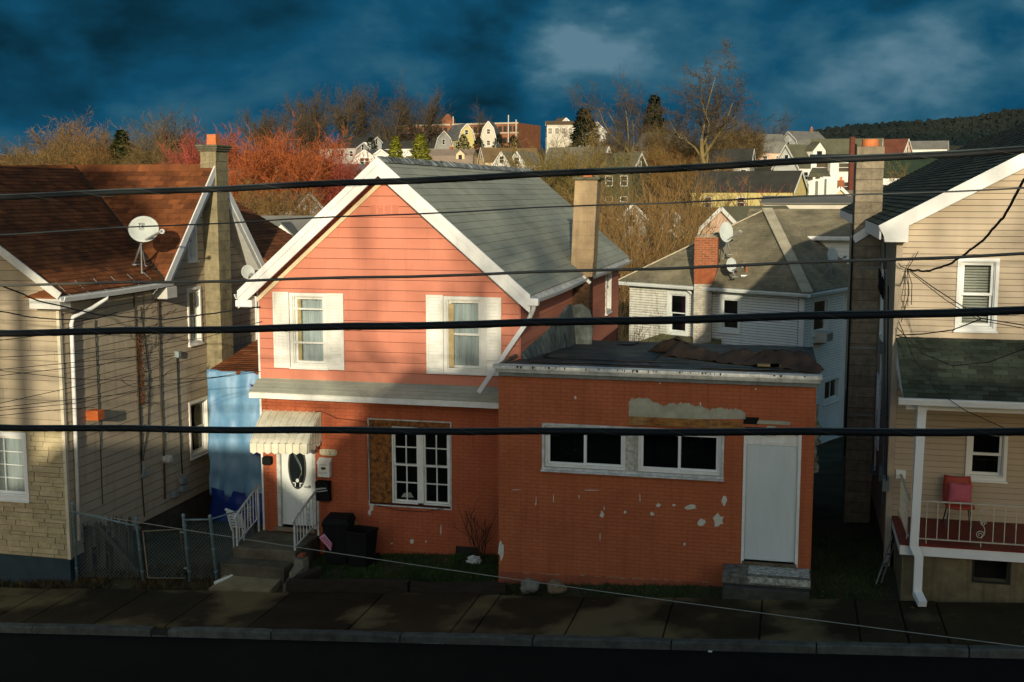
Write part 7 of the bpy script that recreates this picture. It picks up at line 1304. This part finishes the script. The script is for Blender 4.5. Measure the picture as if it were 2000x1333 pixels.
# ================================================================== TREES
def tube_fast(V, F, pts, rs, n=3):
    base = len(V); ref = Vector((.3, .2, 1)).normalized()
    for k, p in enumerate(pts):
        d = pts[min(k + 1, len(pts) - 1)] - pts[max(k - 1, 0)]; a = d.cross(ref)
        if a.length < 1e-6: a = Vector((1, 0, 0))
        a.normalize(); b = d.cross(a); b.normalize(); r = rs[k]
        for j in range(n): c, s = math.cos(2 * math.pi * j / n) * r, math.sin(2 * math.pi * j / n) * r; V.append((p.x + a.x * c + b.x * s, p.y + a.y * c + b.y * s, p.z + a.z * c + b.z * s))
    for k in range(len(pts) - 1):
        for j in range(n): F.append((base + k * n + j, base + k * n + (j + 1) % n, base + (k + 1) * n + (j + 1) % n, base + (k + 1) * n + j))
def grow_tree(seed, H, spec, r0, lean=(0, 0), crook=.12, twig_r=.012, up=.06, hair=4):
    """spec: per level (children, length as part of parent or H, angle deg, start fraction along the parent)"""
    rd = random.Random(seed); V = [[], []]; F = [[], []]; nl = len(spec)
    def go(p, d, ln, r, lv):
        ns = 6 if lv == 0 else 4 if lv < nl - 1 else 2; pts = [p]; ds = [d]
        for k in range(ns):
            d = (d + Vector((rd.gauss(0, crook), rd.gauss(0, crook), rd.gauss(up, crook * .6)))).normalized(); p = p + d * (ln / ns); pts.append(p); ds.append(d)
        last = lv == nl - 1; re = r * (.45 if not last else .5); g = 0 if lv <= 1 else 1
        tube_fast(V[g], F[g], pts, [r + (re - r) * k / ns for k in range(ns + 1)], 6 if lv == 0 else 4 if lv == 1 else 3)
        if last:
            for _ in range(hair):
                q = pts[rd.randint(0, ns)]; h = (d + Vector((rd.gauss(0, .55), rd.gauss(0, .55), rd.gauss(.1, .4)))).normalized() * (ln * rd.uniform(.5, 1.0)); w = h.cross(Vector((rd.gauss(0, 1), rd.gauss(0, 1), rd.gauss(0, 1)))).normalized() * (twig_r * .9); i = len(V[1]); V[1] += [tuple(q - w), tuple(q + w), tuple(q + h)]; F[1].append((i, i + 1, i + 2))
            return
        nc, lf, ang, st = spec[lv + 1][:4]
        for c in range(nc):
            f = st + (1 - st) * (c + rd.random()) / nc if c < nc - 1 else 1.0; i = min(ns, max(0, int(f * ns))); q = pts[i]; dd = ds[i]; a = R(rd.gauss(ang, ang * .3)); az = rd.uniform(0, 6.283)
            s = dd.cross(Vector((math.cos(az), math.sin(az), .3))).normalized(); nd = (dd * math.cos(a) + s * math.sin(a)).normalized()
            go(q, nd, ln * lf * rd.uniform(.75, 1.2) * (1 - .22 * f if lv else 1), max(twig_r, (r + (re - r) * f) * rd.uniform(.5, .72)), lv + 1)
    stems = spec[0][0]
    for k in range(stems):
        a = 2 * math.pi * k / stems + rd.random(); s = R(spec[0][2]) if stems > 1 else 0; s *= rd.uniform(.2, 1.2)
        go(Vector((math.cos(a) * .3, math.sin(a) * .3, -.3)) if stems > 1 else Vector((0, 0, -.3)), Vector((math.sin(s) * math.cos(a) + lean[0], math.sin(s) * math.sin(a) + lean[1], math.cos(s))).normalized(), H * spec[0][1] * rd.uniform(.85, 1.1), r0 * (1 if stems == 1 else rd.uniform(.6, 1)), 0)
    out = []
    for g in (0, 1):
        me = bpy.data.meshes.new('tree'); me.from_pydata(V[g], [], F[g]); out.append(me)
    return out
bark_g = mat('bark_olive', (.16, .125, .055), (.10, .08, .04), rough=.95, scale=2); bark_d = mat('bark_dark', (.075, .06, .038), (.045, .037, .025), rough=.95, scale=2)
tw_brown = mat('twig_brown', (.165, .115, .045), (.095, .068, .028), rough=.95, scale=.5); tw_dark = mat('twig_dark', (.085, .062, .035), (.055, .042, .025), rough=.95, scale=.5); tw_red = mat('twig_red', (.36, .095, .028), (.24, .07, .022), rough=.95, scale=.35); tw_pink = mat('twig_pink', (.34, .075, .05), (.24, .055, .035), rough=.95, scale=.4); tw_olive = mat('twig_olive', (.20, .15, .045), (.12, .095, .03), rough=.95, scale=.4); tw_orange = mat('twig_orange', (.23, .135, .045), (.14, .085, .03), rough=.95, scale=.4)
SP = dict(
    oak=[(1, .30, 0, 0), (8, 1.35, 40, .45), (7, .62, 36, .2), (7, .60, 38, .15), (7, .58, 40, .1)],
    maple=[(4, .30, 24, 0), (6, 1.15, 34, .3), (7, .62, 38, .15), (7, .60, 40, .1), (6, .60, 42, .1)],
    bush=[(9, .50, 36, 0), (7, .70, 26, .2), (7, .60, 30, .15), (8, .55, 32, .1)],
    thicket=[(9, .76, 14, 0), (6, .42, 22, .3), (4, .50, 26, .2), (4, .55, 28, .2)],
    yard=[(1, .36, 0, 0), (5, 1.15, 34, .5), (5, .62, 38, .25), (4, .6, 40, .2), (4, .6, 42, .15)],
    tall=[(1, .40, 0, 0), (5, 1.05, 34, .5), (5, .66, 38, .25), (6, .6, 44, .2), (6, .55, 45, .15), (4, .55, 45, .15)])
MESH = {}
def tmesh(kind, var, H, r0, **k):
    key = (kind, var)
    if key not in MESH: MESH[key] = grow_tree(hash(kind) % 97 + var * 13 if False else sum(map(ord, kind)) + var * 13, H, SP[kind], r0, **k)
    return MESH[key]
def tree(label, kind, var, px_, ytop, t, H0, r0, bark, twig, group='bare trees on the hillside', rot=0.0, wide=1.0, name='bare_tree', grow_kw={}, zbase=None):
    """stands on the terrain at depth t below pixel px_, scaled so that its top reaches ytop"""
    P = PT(px_, ytop, t); zb = terr(P.x, P.y) if zbase is None else zbase; meshes = tmesh(kind, var, H0, r0, **(grow_kw or dict(hair={'thicket': 1, 'oak': 2, 'bush': 4}.get(kind, 4)))); zs_ = sorted(v.co.z for v in meshes[1].vertices); top = zs_[int(len(zs_) * (.9985 if kind == 'tall' else .997))]; s = max(.2, (P.z - zb) / top)
    T = thing(name, label, 'tree', group, (P.x, P.y, zb)); T.rotation_euler = (0, 0, rot); T.scale = (s * wide, s * wide, s)
    for m, mt, nm in ((meshes[0], bark, 'trunk'), (meshes[1], twig, 'crown')):
        o = bpy.data.objects.new(nm, m)
        if not m.materials: m.materials.append(mt)
        COL.objects.link(o); o.parent = T; o.material_slots[0].link = 'OBJECT'; o.material_slots[0].material = mt
    return T
# left band of brown trees behind the rust roof
for k, (x, y, t, w, tw, lb) in enumerate(((30, 285, 170, 1.2, tw_dark, 'dim bare tree at the far left edge'), (100, 262, 150, 1.25, tw_orange, 'first broad orange-brown tree above the left roof'), (150, 250, 150, 1.15, tw_orange, 'orange-brown tree, second of the left group'), (195, 268, 140, 1.1, tw_orange, 'short orange-brown tree left of the evergreen'), (285, 246, 150, 1.2, tw_brown, 'broad brown tree right of the evergreen'), (338, 236, 158, .9, tw_dark, 'tall dark bare tree above the left chimney'), (320, 262, 140, 1.1, tw_brown, 'brown tree just left of the block chimney'), (70, 290, 138, 1.0, tw_brown, 'low brown tree peeping over the left ridge'))): tree(lb, 'maple' if k % 2 else 'bush', k % 2, x, y - 12, t, 10, .16, bark_d, tw, rot=k * 1.3, wide=w * 1.15)
# red maples
for k, (x, y, t, w, tw, lb) in enumerate(((402, 262, 130, 1.0, tw_pink, 'pinkish red budding tree behind the block chimney'), (460, 278, 112, 1.15, tw_red, 'orange-red budding tree right of the block chimney'), (525, 266, 112, 1.25, tw_red, 'large orange-red budding tree in the middle of the red trees'), (598, 258, 116, 1.2, tw_red, 'fiery red budding tree nearest the salmon roof'), (640, 300, 112, .8, tw_pink, 'small red budding tree overhanging the salmon rake'), (480, 350, 92, 1.1, tw_orange, 'low tangled brown tree below the red ones'), (560, 365, 92, 1.0, tw_orange, 'low brown tree beside the left salmon rake'))): tree(lb, 'maple', k % 3, x, y, t, 10, .18, bark_g, tw, group='red budding trees', rot=k * 2.1, wide=w)
# oaks on the crest
for k, (x, y, t, w, lb) in enumerate(((505, 225, 300, .8, 'small bare tree left of the crest oaks'), (545, 212, 300, .9, 'dark bare tree on the skyline above the red trees'), (628, 184, 290, .85, 'leftmost of the big crest oaks'), (678, 178, 285, .95, 'big spreading oak on the crest, second from left'), (775, 172, 280, 1.0, 'big fan-shaped oak above the white row'), (828, 186, 285, .8, 'rightmost crest oak beside the brick building'), (600, 236, 275, 1.1, 'low bushy tree under the crest oaks'), (938, 216, 310, .8, 'bare tree before the hilltop gambrel houses'))): tree(lb, 'oak', k % 3, x, y - 14, t, 12, .34, bark_d, tw_dark, rot=k * 1.7, wide=w, group='oaks on the crest')
# olive round tree, leaning tree, two tall locusts, mid trees
tree('dense olive-brown round tree right of the salmon ridge', 'bush', 3, 1085, 262, 120, 10, .14, bark_g, tw_olive, wide=1.25); tree('second olive-brown tree behind the salmon roof edge', 'bush', 4, 1045, 282, 128, 10, .14, bark_g, tw_olive, wide=1.1, rot=2); tree('low olive brush in front of the round tree', 'thicket', 5, 1120, 315, 100, 8, .1, bark_g, tw_olive, wide=1.3, rot=1)
tree('pale leaning tree left of the two tall trees', 'tall', 5, 1142, 208, 150, 14, .22, mat('bark_pale', (.30, .23, .11), (.2, .15, .07), rough=.9), tw_brown, wide=1.0, rot=2.4, grow_kw=dict(lean=(-.35, 0), twig_r=.013, hair=0))
tree('tall forked bare tree, the left one of two', 'tall', 1, 1232, 138, 168, 14, .27, mat('bark_moss', (.22, .17, .065), (.13, .105, .045), rough=.95), tw_dark, wide=.9, rot=.6, grow_kw=dict(twig_r=.013, crook=.17, hair=1)); tree('tallest bare tree on the slope with wide crown', 'tall', 3, 1392, 80, 168, 14, .27, mat('bark_moss', (.22, .17, .065)), tw_dark, wide=1.3, rot=3.9, grow_kw=dict(twig_r=.013, crook=.17, hair=1))
for k, (x, y, t, w, tw, lb) in enumerate(((1290, 228, 205, 1.0, tw_brown, 'brown tree between the two tall trees'), (1275, 270, 180, 1.2, tw_orange, 'orange-brown tree at the foot of the left tall tree'), (1335, 245, 195, 1.2, tw_brown, 'bushy brown tree left of the tallest one'), (1420, 225, 205, 1.2, tw_brown, 'brown tree behind the tallest trunk'), (1345, 300, 160, 1.3, tw_orange, 'orange bushy tree below the tallest tree'), (1460, 240, 210, 1.0, tw_dark, 'thin bare tree right of the tallest one'), (1405, 300, 158, 1.1, tw_orange, 'orange-brown tree beside the yellow house'), (1190, 262, 200, 1.0, tw_dark, 'dark bare tree behind the leaning one'))): tree(lb, 'maple' if k % 2 else 'bush', (k + 1) % 3, x, y, t, 10, .16, bark_g, tw, rot=k * 1.9, wide=w, group='brown trees in the middle of the slope')
tree('dark leafless spreading tree on the right skyline', 'oak', 1, 1518, 218, 238, 12, .34, bark_d, tw_dark, wide=1.1, rot=1.1); tree('small bare tree before the green-roofed white house', 'oak', 2, 1745, 318, 108, 12, .3, bark_d, tw_brown, wide=.8)
bark_th = mat('bark_sapling', (.26, .16, .06), (.17, .105, .04), rough=.95, scale=2)
# sapling thicket behind the white house
thick_lb = ['at the left edge of the thicket', 'close behind the salmon chimney', 'in the left half of the thicket', 'behind the small white gable', 'in the very centre of the thicket', 'in the right half of the thicket', 'left of the peach gambrel house', 'at the right edge of the thicket', 'nearest the salmon roof edge', 'rising before the small white gable', 'just left of the brick chimney', 'in the back row behind the salmon chimney', 'in the back row below the left tall tree', 'in the back row below the tallest tree']
for k, (x, y, t, w, tw) in enumerate(((1175, 330, 78, 1.0, tw_orange), (1200, 345, 66, .9, tw_orange), (1225, 340, 82, 1.0, tw_brown), (1262, 350, 72, 1.0, tw_orange), (1298, 330, 80, 1.0, tw_orange), (1335, 338, 76, 1.0, tw_brown), (1368, 350, 86, 1.0, tw_orange), (1400, 345, 92, 1.0, tw_brown), (1215, 400, 62, .9, tw_orange), (1285, 392, 64, 1.0, tw_orange), (1330, 400, 68, .9, tw_brown), (1210, 310, 112, 1.2, tw_brown), (1290, 300, 118, 1.2, tw_orange), (1370, 310, 115, 1.2, tw_brown))): tree('clump of bare upright saplings ' + thick_lb[k], 'thicket', k % 3, x, y, t, 9, .11, bark_th, tw, rot=k * 1.1, wide=w, group='sapling thicket', name='sapling_clump')
for k, (x, y, t, tw, lb) in enumerate(((1450, 345, 100, tw_orange, 'thin reddish saplings left of the yellow house wall'), (1490, 350, 104, tw_pink, 'pink-tipped saplings in front of the yellow house'), (1530, 372, 98, tw_red, 'low reddish saplings below the yellow house'))): tree(lb, 'thicket', k, x, y, t, 9, .05, bark_d, tw, rot=k, wide=1.3, group='sapling thicket', name='sapling_clump')
tree('dark bare shrub tree in the gap right of the salmon house', 'bush', 0, 1218, 560, 40, 10, .12, bark_d, tw_dark, wide=.5, rot=.4)
# evergreens
def conifer(label, px_, ytop, t, H, w, m, seed, base=None, group='evergreens', dens=1.0):
    rd = random.Random(seed); P = PT(px_, ytop, t); zb = terr(P.x, P.y) if base is None else base; H = max(H, P.z - zb); T = thing('evergreen_tree', label, 'tree', group); mb = MB(); mb.tube([(P.x, P.y, zb - .3), (P.x, P.y, zb + H * .9)], [H * .025, .03], 6); mb.build('trunk', bark_d, T); V, F = [], []
    n = int(5200 * dens)
    for _ in range(n):
        f = rd.random() ** .75; z = zb + H * (.06 + .94 * (1 - f) if False else .06 + .94 * (1 - f)); rr = w / 2 * (f ** .62) * (.55 + .45 * math.sqrt(rd.random())) * (1 + .18 * math.sin(f * 40)); a = rd.uniform(0, 6.283); c = Vector((P.x + math.cos(a) * rr, P.y + math.sin(a) * rr, z)); s = H * rd.uniform(.03, .07); o = Vector((math.cos(a), math.sin(a), rd.uniform(-.5, .3))) * s; q = Vector((-math.sin(a), math.cos(a), rd.uniform(-.3, .3))) * s * .5; i = len(V); V += [tuple(c - q), tuple(c + q), tuple(c + o)]; F.append((i, i + 1, i + 2))
    me = bpy.data.meshes.new('crown'); me.from_pydata(V, [], F); me.materials.append(m); o = bpy.data.objects.new('crown', me); COL.objects.link(o); o.parent = T; return T
gr_y = mat('conifer_yellow', (.42, .42, .045), (.28, .30, .035), rough=.9, scale=.8, isl=.3); gr_d = mat('conifer_dark', (.035, .060, .022), (.018, .034, .014), rough=.9, scale=.8, isl=.3); gr_m = mat('conifer_mid', (.055, .085, .018), (.03, .05, .012), rough=.9, scale=.8, isl=.3)
conifer('yellow-green conifer, left of the pair above the salmon ridge', 772, 266, 200, 4, 3.6, gr_y, 1); conifer('yellow-green conifer, the broader right one of the pair', 821, 262, 198, 4, 4.8, gr_y, 2); conifer('mid-green evergreen among the left brown trees', 236, 254, 142, 5, 4.5, gr_m, 3); conifer('black-green evergreen behind the leaning tree', 1142, 211, 175, 5, 6.5, gr_d, 4); conifer('slim dark evergreen between the tall trees', 1278, 186, 215, 6, 5.5, gr_d, 5)
for k, (x, y, lb) in enumerate(((905, 262, 'dark bush below the yellow gambrel house'), (935, 268, 'dark evergreen bush left of the cream house'), (975, 262, 'dark evergreen bush above the white pair'), (1003, 264, 'small dark evergreen at the end of the brick building'), (725, 268, 'dark evergreen bush near the small white house'))): conifer(lb, x, y, 265, 3, 4.5, gr_d, 20 + k, dens=.6)
# ================================================================== ACROSS THE STREET (behind the camera; they throw the shade seen in the picture)
far_b = mat('far_brick', (.26, .12, .07), (.2, .09, .055), rough=.9, scale=2); HD = thing('corner_building', 'three-storey brick building across the street at the camera', 'building')
box('wall', (-2.3, -11, -.6), (10.6, -.9, 8.25), far_b, HD); box('parapet', (-2.4, -11.1, 8.251), (10.7, -.8, 8.45), concrete, HD)
pD = Plane((0, -.9, 0), (-1, 0, 0), (0, 0, 1))
for k in range(5):
    for z in (1.6, 4.4): u = 1.2 - k * 2.6; mb = MB(); frame_bars(mb, pD, (u - .5, u + .5, z - .8, z + .8), .1, 0, .05); f = mb.build('window', white_paint, HD); mb = MB(); slab(mb, pD, rect_poly((u - .5, u + .5, z - .8, z + .8)), 0, .02); mb.build('pane', pane_dark, f)
HE = thing('hipped_cottage', 'low hipped cottage across the street left of the brick building', 'house'); box('wall', (-11.6, -8, -1), (-2.45, -2.2, 4.6), bg_cream, HE)
for pts, u in (([(-12, -1.8, 4.6), (-2.4, -1.8, 4.6), (-5, -5, 7.55), (-8.3, -5, 7.55)], (1, 0, 0)), ([(-12, -8.3, 4.6), (-2.4, -8.3, 4.6), (-5, -5, 7.55), (-8.3, -5, 7.55)], (1, 0, 0)), ([(-12, -1.8, 4.6), (-12, -8.3, 4.6), (-8.3, -5, 7.55)], (0, 1, 0)), ([(-2.4, -1.8, 4.6), (-2.4, -8.3, 4.6), (-5, -5, 7.55)], (0, 1, 0))): roof_poly(HE, pts, u, rf_grey, 0, None, 0, 1)
def pine(label, x, y, z0, z1, w, seed):
    T = thing('pine_tree', label, 'tree', 'trees across the street'); zb = gz(x); rd = random.Random(seed); mb = MB(); mb.tube([(x, y, zb - .3), (x + .1, y, z0), (x, y, z1)], [.3, .22, .05], 10); mb.build('trunk', bark_d, T); V, F = [], []
    for _ in range(7500):
        f = rd.random(); z = z0 + (z1 - z0) * f; rr = w / 2 * math.sin(math.pi * (.15 + .8 * f)) * math.sqrt(rd.random()); a = rd.uniform(0, 6.283); c = Vector((x + math.cos(a) * rr, y + math.sin(a) * rr, z)); s = rd.uniform(.15, .4); i = len(V); d = Vector((rd.gauss(0, 1), rd.gauss(0, 1), rd.gauss(0, .5))).normalized() * s; q = Vector((rd.gauss(0, 1), rd.gauss(0, 1), rd.gauss(0, 1))).normalized() * s * .4; V += [tuple(c - q), tuple(c + q), tuple(c + d)]; F.append((i, i + 1, i + 2))
    me = bpy.data.meshes.new('crown'); me.from_pydata(V, [], F); me.materials.append(gr_d); o = bpy.data.objects.new('crown', me); COL.objects.link(o); o.parent = T
pine('pine behind the hipped cottage, first from the street corner', -8.0, -14, 12.6, 16.2, 4.2, 1); pine('pine behind the hipped cottage, second', -10.2, -14.5, 12.4, 17.5, 4.6, 2); pine('pine behind the hipped cottage, slim third one', -7.1, -14.8, 13.2, 15.8, 2.4, 3)
def yard_tree(label, kind, var, x, y, H, wide, rot):
    meshes = tmesh(kind, var, 10, .26, hair=0, twig_r=.02); top = max(max((v.co.z for v in m.vertices), default=0) for m in meshes); T = thing('bare_tree', label, 'tree', 'trees across the street', (x, y, gz(x))); s = H / top; T.scale = (s * wide, s * wide, s); T.rotation_euler = (0, 0, rot)
    for m, mt, nm in ((meshes[0], bark_d, 'trunk'), (meshes[1], tw_dark, 'crown')): (m.materials or m.materials.append(mt)); o = bpy.data.objects.new(nm, m); COL.objects.link(o); o.parent = T; o.material_slots[0].link = 'OBJECT'; o.material_slots[0].material = mt
yard_tree('bare tree behind the brick building across the street', 'yard', 0, .6, -14, 19, .8, .3); yard_tree('second bare tree behind the brick building', 'yard', 1, 10.6, -14, 18.5, .7, 1.4); yard_tree('third bare tree behind the brick building', 'yard', 2, 5.2, -16, 18, .75, 2.2)

# ================================================================== OVERHEAD CABLES along the street
YW = 6.8
def util_pole(x, y, z, label):
    T = thing('street_pole', label, 'pole', 'street poles'); mb = MB(); mb.tube([(x, y, gz(x) - .4), (x, y, z)], [.17, .13], 12); mb.build('shaft', mat('pole_wood', (.09, .07, .045), rough=.95), T); mb = MB(); mb.bar((x, y - 1, z - .5), (x, y + 1, z - .5), .09, .11); mb.build('crossarm', mat('pole_wood', (.09, .07, .045)), T)
util_pole(-19, YW, 9.6, 'wooden pole carrying the cables, out beyond the left edge'); util_pole(16, YW, 10.4, 'wooden pole carrying the cables, out beyond the right edge')
def street_cable(label, ys, r, name='overhead_cable', lash=False, m=None, Y=YW, group='cables along the street', x0=-19, x1=16):
    P = [PY(x, y, Y) for x, y in zip((0, 1000, 2000), ys)]; (a, b, c) = [(p.x, p.z) for p in P]
    def zq(x): return a[1] * (x - b[0]) * (x - c[0]) / ((a[0] - b[0]) * (a[0] - c[0])) + b[1] * (x - a[0]) * (x - c[0]) / ((b[0] - a[0]) * (b[0] - c[0])) + c[1] * (x - a[0]) * (x - b[0]) / ((c[0] - a[0]) * (c[0] - b[0]))
    n = 90; pts = [Vector((x0 + (x1 - x0) * k / n, Y, zq(x0 + (x1 - x0) * k / n) + .004 * math.sin(k * 1.7))) for k in range(n + 1)]; o = tag(MB().tube(pts, r, 10).build(name, m or black_wire, None, smooth=True), label, 'cable', group)
    if lash:
        hp = []; K = 900; x = -7.0
        for k in range(K): x = -7 + 10 * k / K; a_ = x / .42 * 2 * math.pi; hp.append(Vector((x, Y + math.cos(a_) * (r + .002), zq(x) + math.sin(a_) * (r + .002))))
        MB().tube(hp, 0.0011, 4).build('lashing_wire', mat('lashing', (.10, .11, .10), rough=.6), o)
        st = [p + Vector((0, 0, r + .003)) for p in pts]; MB().tube(st, .0042, 5).build('messenger_wire', mat('messenger', (.10, .13, .13), rough=.5, metal=.4), o)
    return o
street_cable('thick black lashed cable, topmost, crossing the salmon gable peak', (386, 345, 294), .017, lash=True)
street_cable('thin wire just below the topmost cable', (458, 409, 368), .0048, m=mat('wire_grey', (.05, .06, .06), rough=.5)); street_cable('grey cable at the height of the eaves', (557, 534, 496), .009, m=mat('cable_grey', (.16, .15, .12), rough=.5))
street_cable('thick black lashed cable across the upper windows', (652, 633, 608), .020, lash=True); street_cable('thick black lashed cable across the door awning and wide window', (836, 844, 845), .019, lash=True)
a = PY(133, 998, YL_ - .06); b = PG(2200, 1288, -.1); cable('ground_wire', 'pale thin wire running low from the beige house across the pavement', [a.lerp(b, k / 12) - Vector((0, 0, .10 * 4 * (k / 12) * (1 - k / 12))) for k in range(13)], .0075, m=mat('wire_pale', (.30, .32, .28), rough=.5))
# service drops to the left house
cnt = 0
def drop(label, pts, r=.006, name='service_wire', m=None, wig=0.0):
    rd = random.Random(int(pts[0][1])); P = []
    for (x, y, Y), (x2, y2, Y2) in zip(pts, pts[1:]):
        for k in range(8): f = k / 8; q = PY(x + (x2 - x) * f, y + (y2 - y) * f, Y + (Y2 - Y) * f); P.append(q + Vector((0, 0, rd.uniform(-wig, wig))))
    P.append(PY(*pts[-1]))
    if pts[0][0] < 0: P.insert(0, Vector((-19, YW, 7.6)))
    if pts[0][0] > 2000: P.insert(0, Vector((16, YW, 9.4)))
    if pts[-1][0] > 2000: P.append(Vector((16, YW, 8.6)))
    return cable(name, label, P, r, m=m, group='service wires')
drop('twisted black service cable sagging under the left eave', [(-120, 520, 15), (20, 565, 17), (75, 588, 18), (190, 615, 19.3), (320, 625, 20.2), (420, 612, 20.8), (478, 604, 21.2), (508, 600, 21.4)], .014, wig=.006); drop('wavy black wire below the left eave return', [(-60, 595, 16), (0, 608, 17), (60, 620, 18), (130, 625, 19), (190, 622, 19.6), (230, 610, 20.6)], .011, wig=.008)
for k, (pts, lb) in enumerate((([(-60, 685, 15), (0, 665, 16), (85, 655, 17), (180, 628, 20)], 'short rising'), ([(-60, 730, 15), (0, 722, 16), (180, 705, 18), (343, 690, 23.0)], 'upper long'), ([(-60, 740, 15), (0, 734, 16), (170, 715, 18), (343, 694, 23.0)], 'second long'), ([(-60, 790, 15), (0, 788, 16), (150, 755, 18), (300, 718, 22.0), (343, 698, 23)], 'steep middle'), ([(-60, 800, 15), (0, 796, 16), (240, 770, 19), (505, 722, 21.4)], 'low far-reaching'), ([(-60, 806, 15), (0, 802, 16), (150, 788, 18), (300, 755, 20), (508, 726, 21.4)], 'lowest pair upper'), ([(-60, 816, 15), (0, 812, 16), (120, 800, 18), (185, 796, 20.4)], 'lowest pair lower'), ([(-60, 720, 15), (0, 724, 16), (140, 740, 18.2), (290, 745, 21), (450, 735, 21.2)], 'descending'), ([(-40, 700, 16), (170, 690, 18), (400, 660, 21), (512, 628, 21.4)], 'salmon corner'))): drop('thin black service wire before the beige house, the ' + lb + ' one', pts, .0055)
# drops at the right house
drop('thick twisted service cable swinging to the tan house corner', [(2060, 290, 13), (2000, 352, 14), (1960, 425, 15.5), (1915, 475, 17), (1860, 513, 18.5), (1815, 530, 19.6), (1772, 527, 20.9)], .017, wig=.012)
for pts, lb, r in (([(1772, 525, 20.9), (1820, 560, 19.5), (1885, 602, 18.5), (1915, 622, 18), (2060, 645, 16)], 'upper diagonal', .008), ([(1772, 528, 20.9), (1845, 585, 19), (1912, 626, 18.2), (2060, 652, 16)], 'second diagonal', .006), ([(1915, 624, 18.2), (1860, 645, 19.5), (1800, 653, 20.3), (1752, 655, 20.9)], 'horizontal looping', .010), ([(1756, 630, 20.9), (1785, 700, 19.8), (1830, 765, 18.85), (1885, 802, 19.02), (1965, 838, 20.9)], 'steep falling', .007), ([(1752, 640, 20.9), (1800, 690, 19.6), (1860, 715, 18.9), (1930, 708, 18.2), (2060, 660, 16.5)], 'sagging over the porch roof', .007)): drop('black wire at the tan house, the ' + lb + ' one', pts, r)
rd_ = random.Random(2)
for k in range(4):
    c = PY(1772, 526, 20.85); cable('wire_tail', ('short stiff wire tail sticking up at the tan house anchor', 'shortest wire tail jutting out at the tan house anchor', 'black wire tail hanging below the tan house anchor', 'longest wire tail hanging down from the tan house anchor')[k], [c, c + Vector((rd_.uniform(-.12, .12), -.05, (.2, .05, -.25, -.4)[k])), c + Vector((rd_.uniform(-.18, .18), -.04, (.3, .1, -.6, -.9)[k]))], .007, group='service wires')
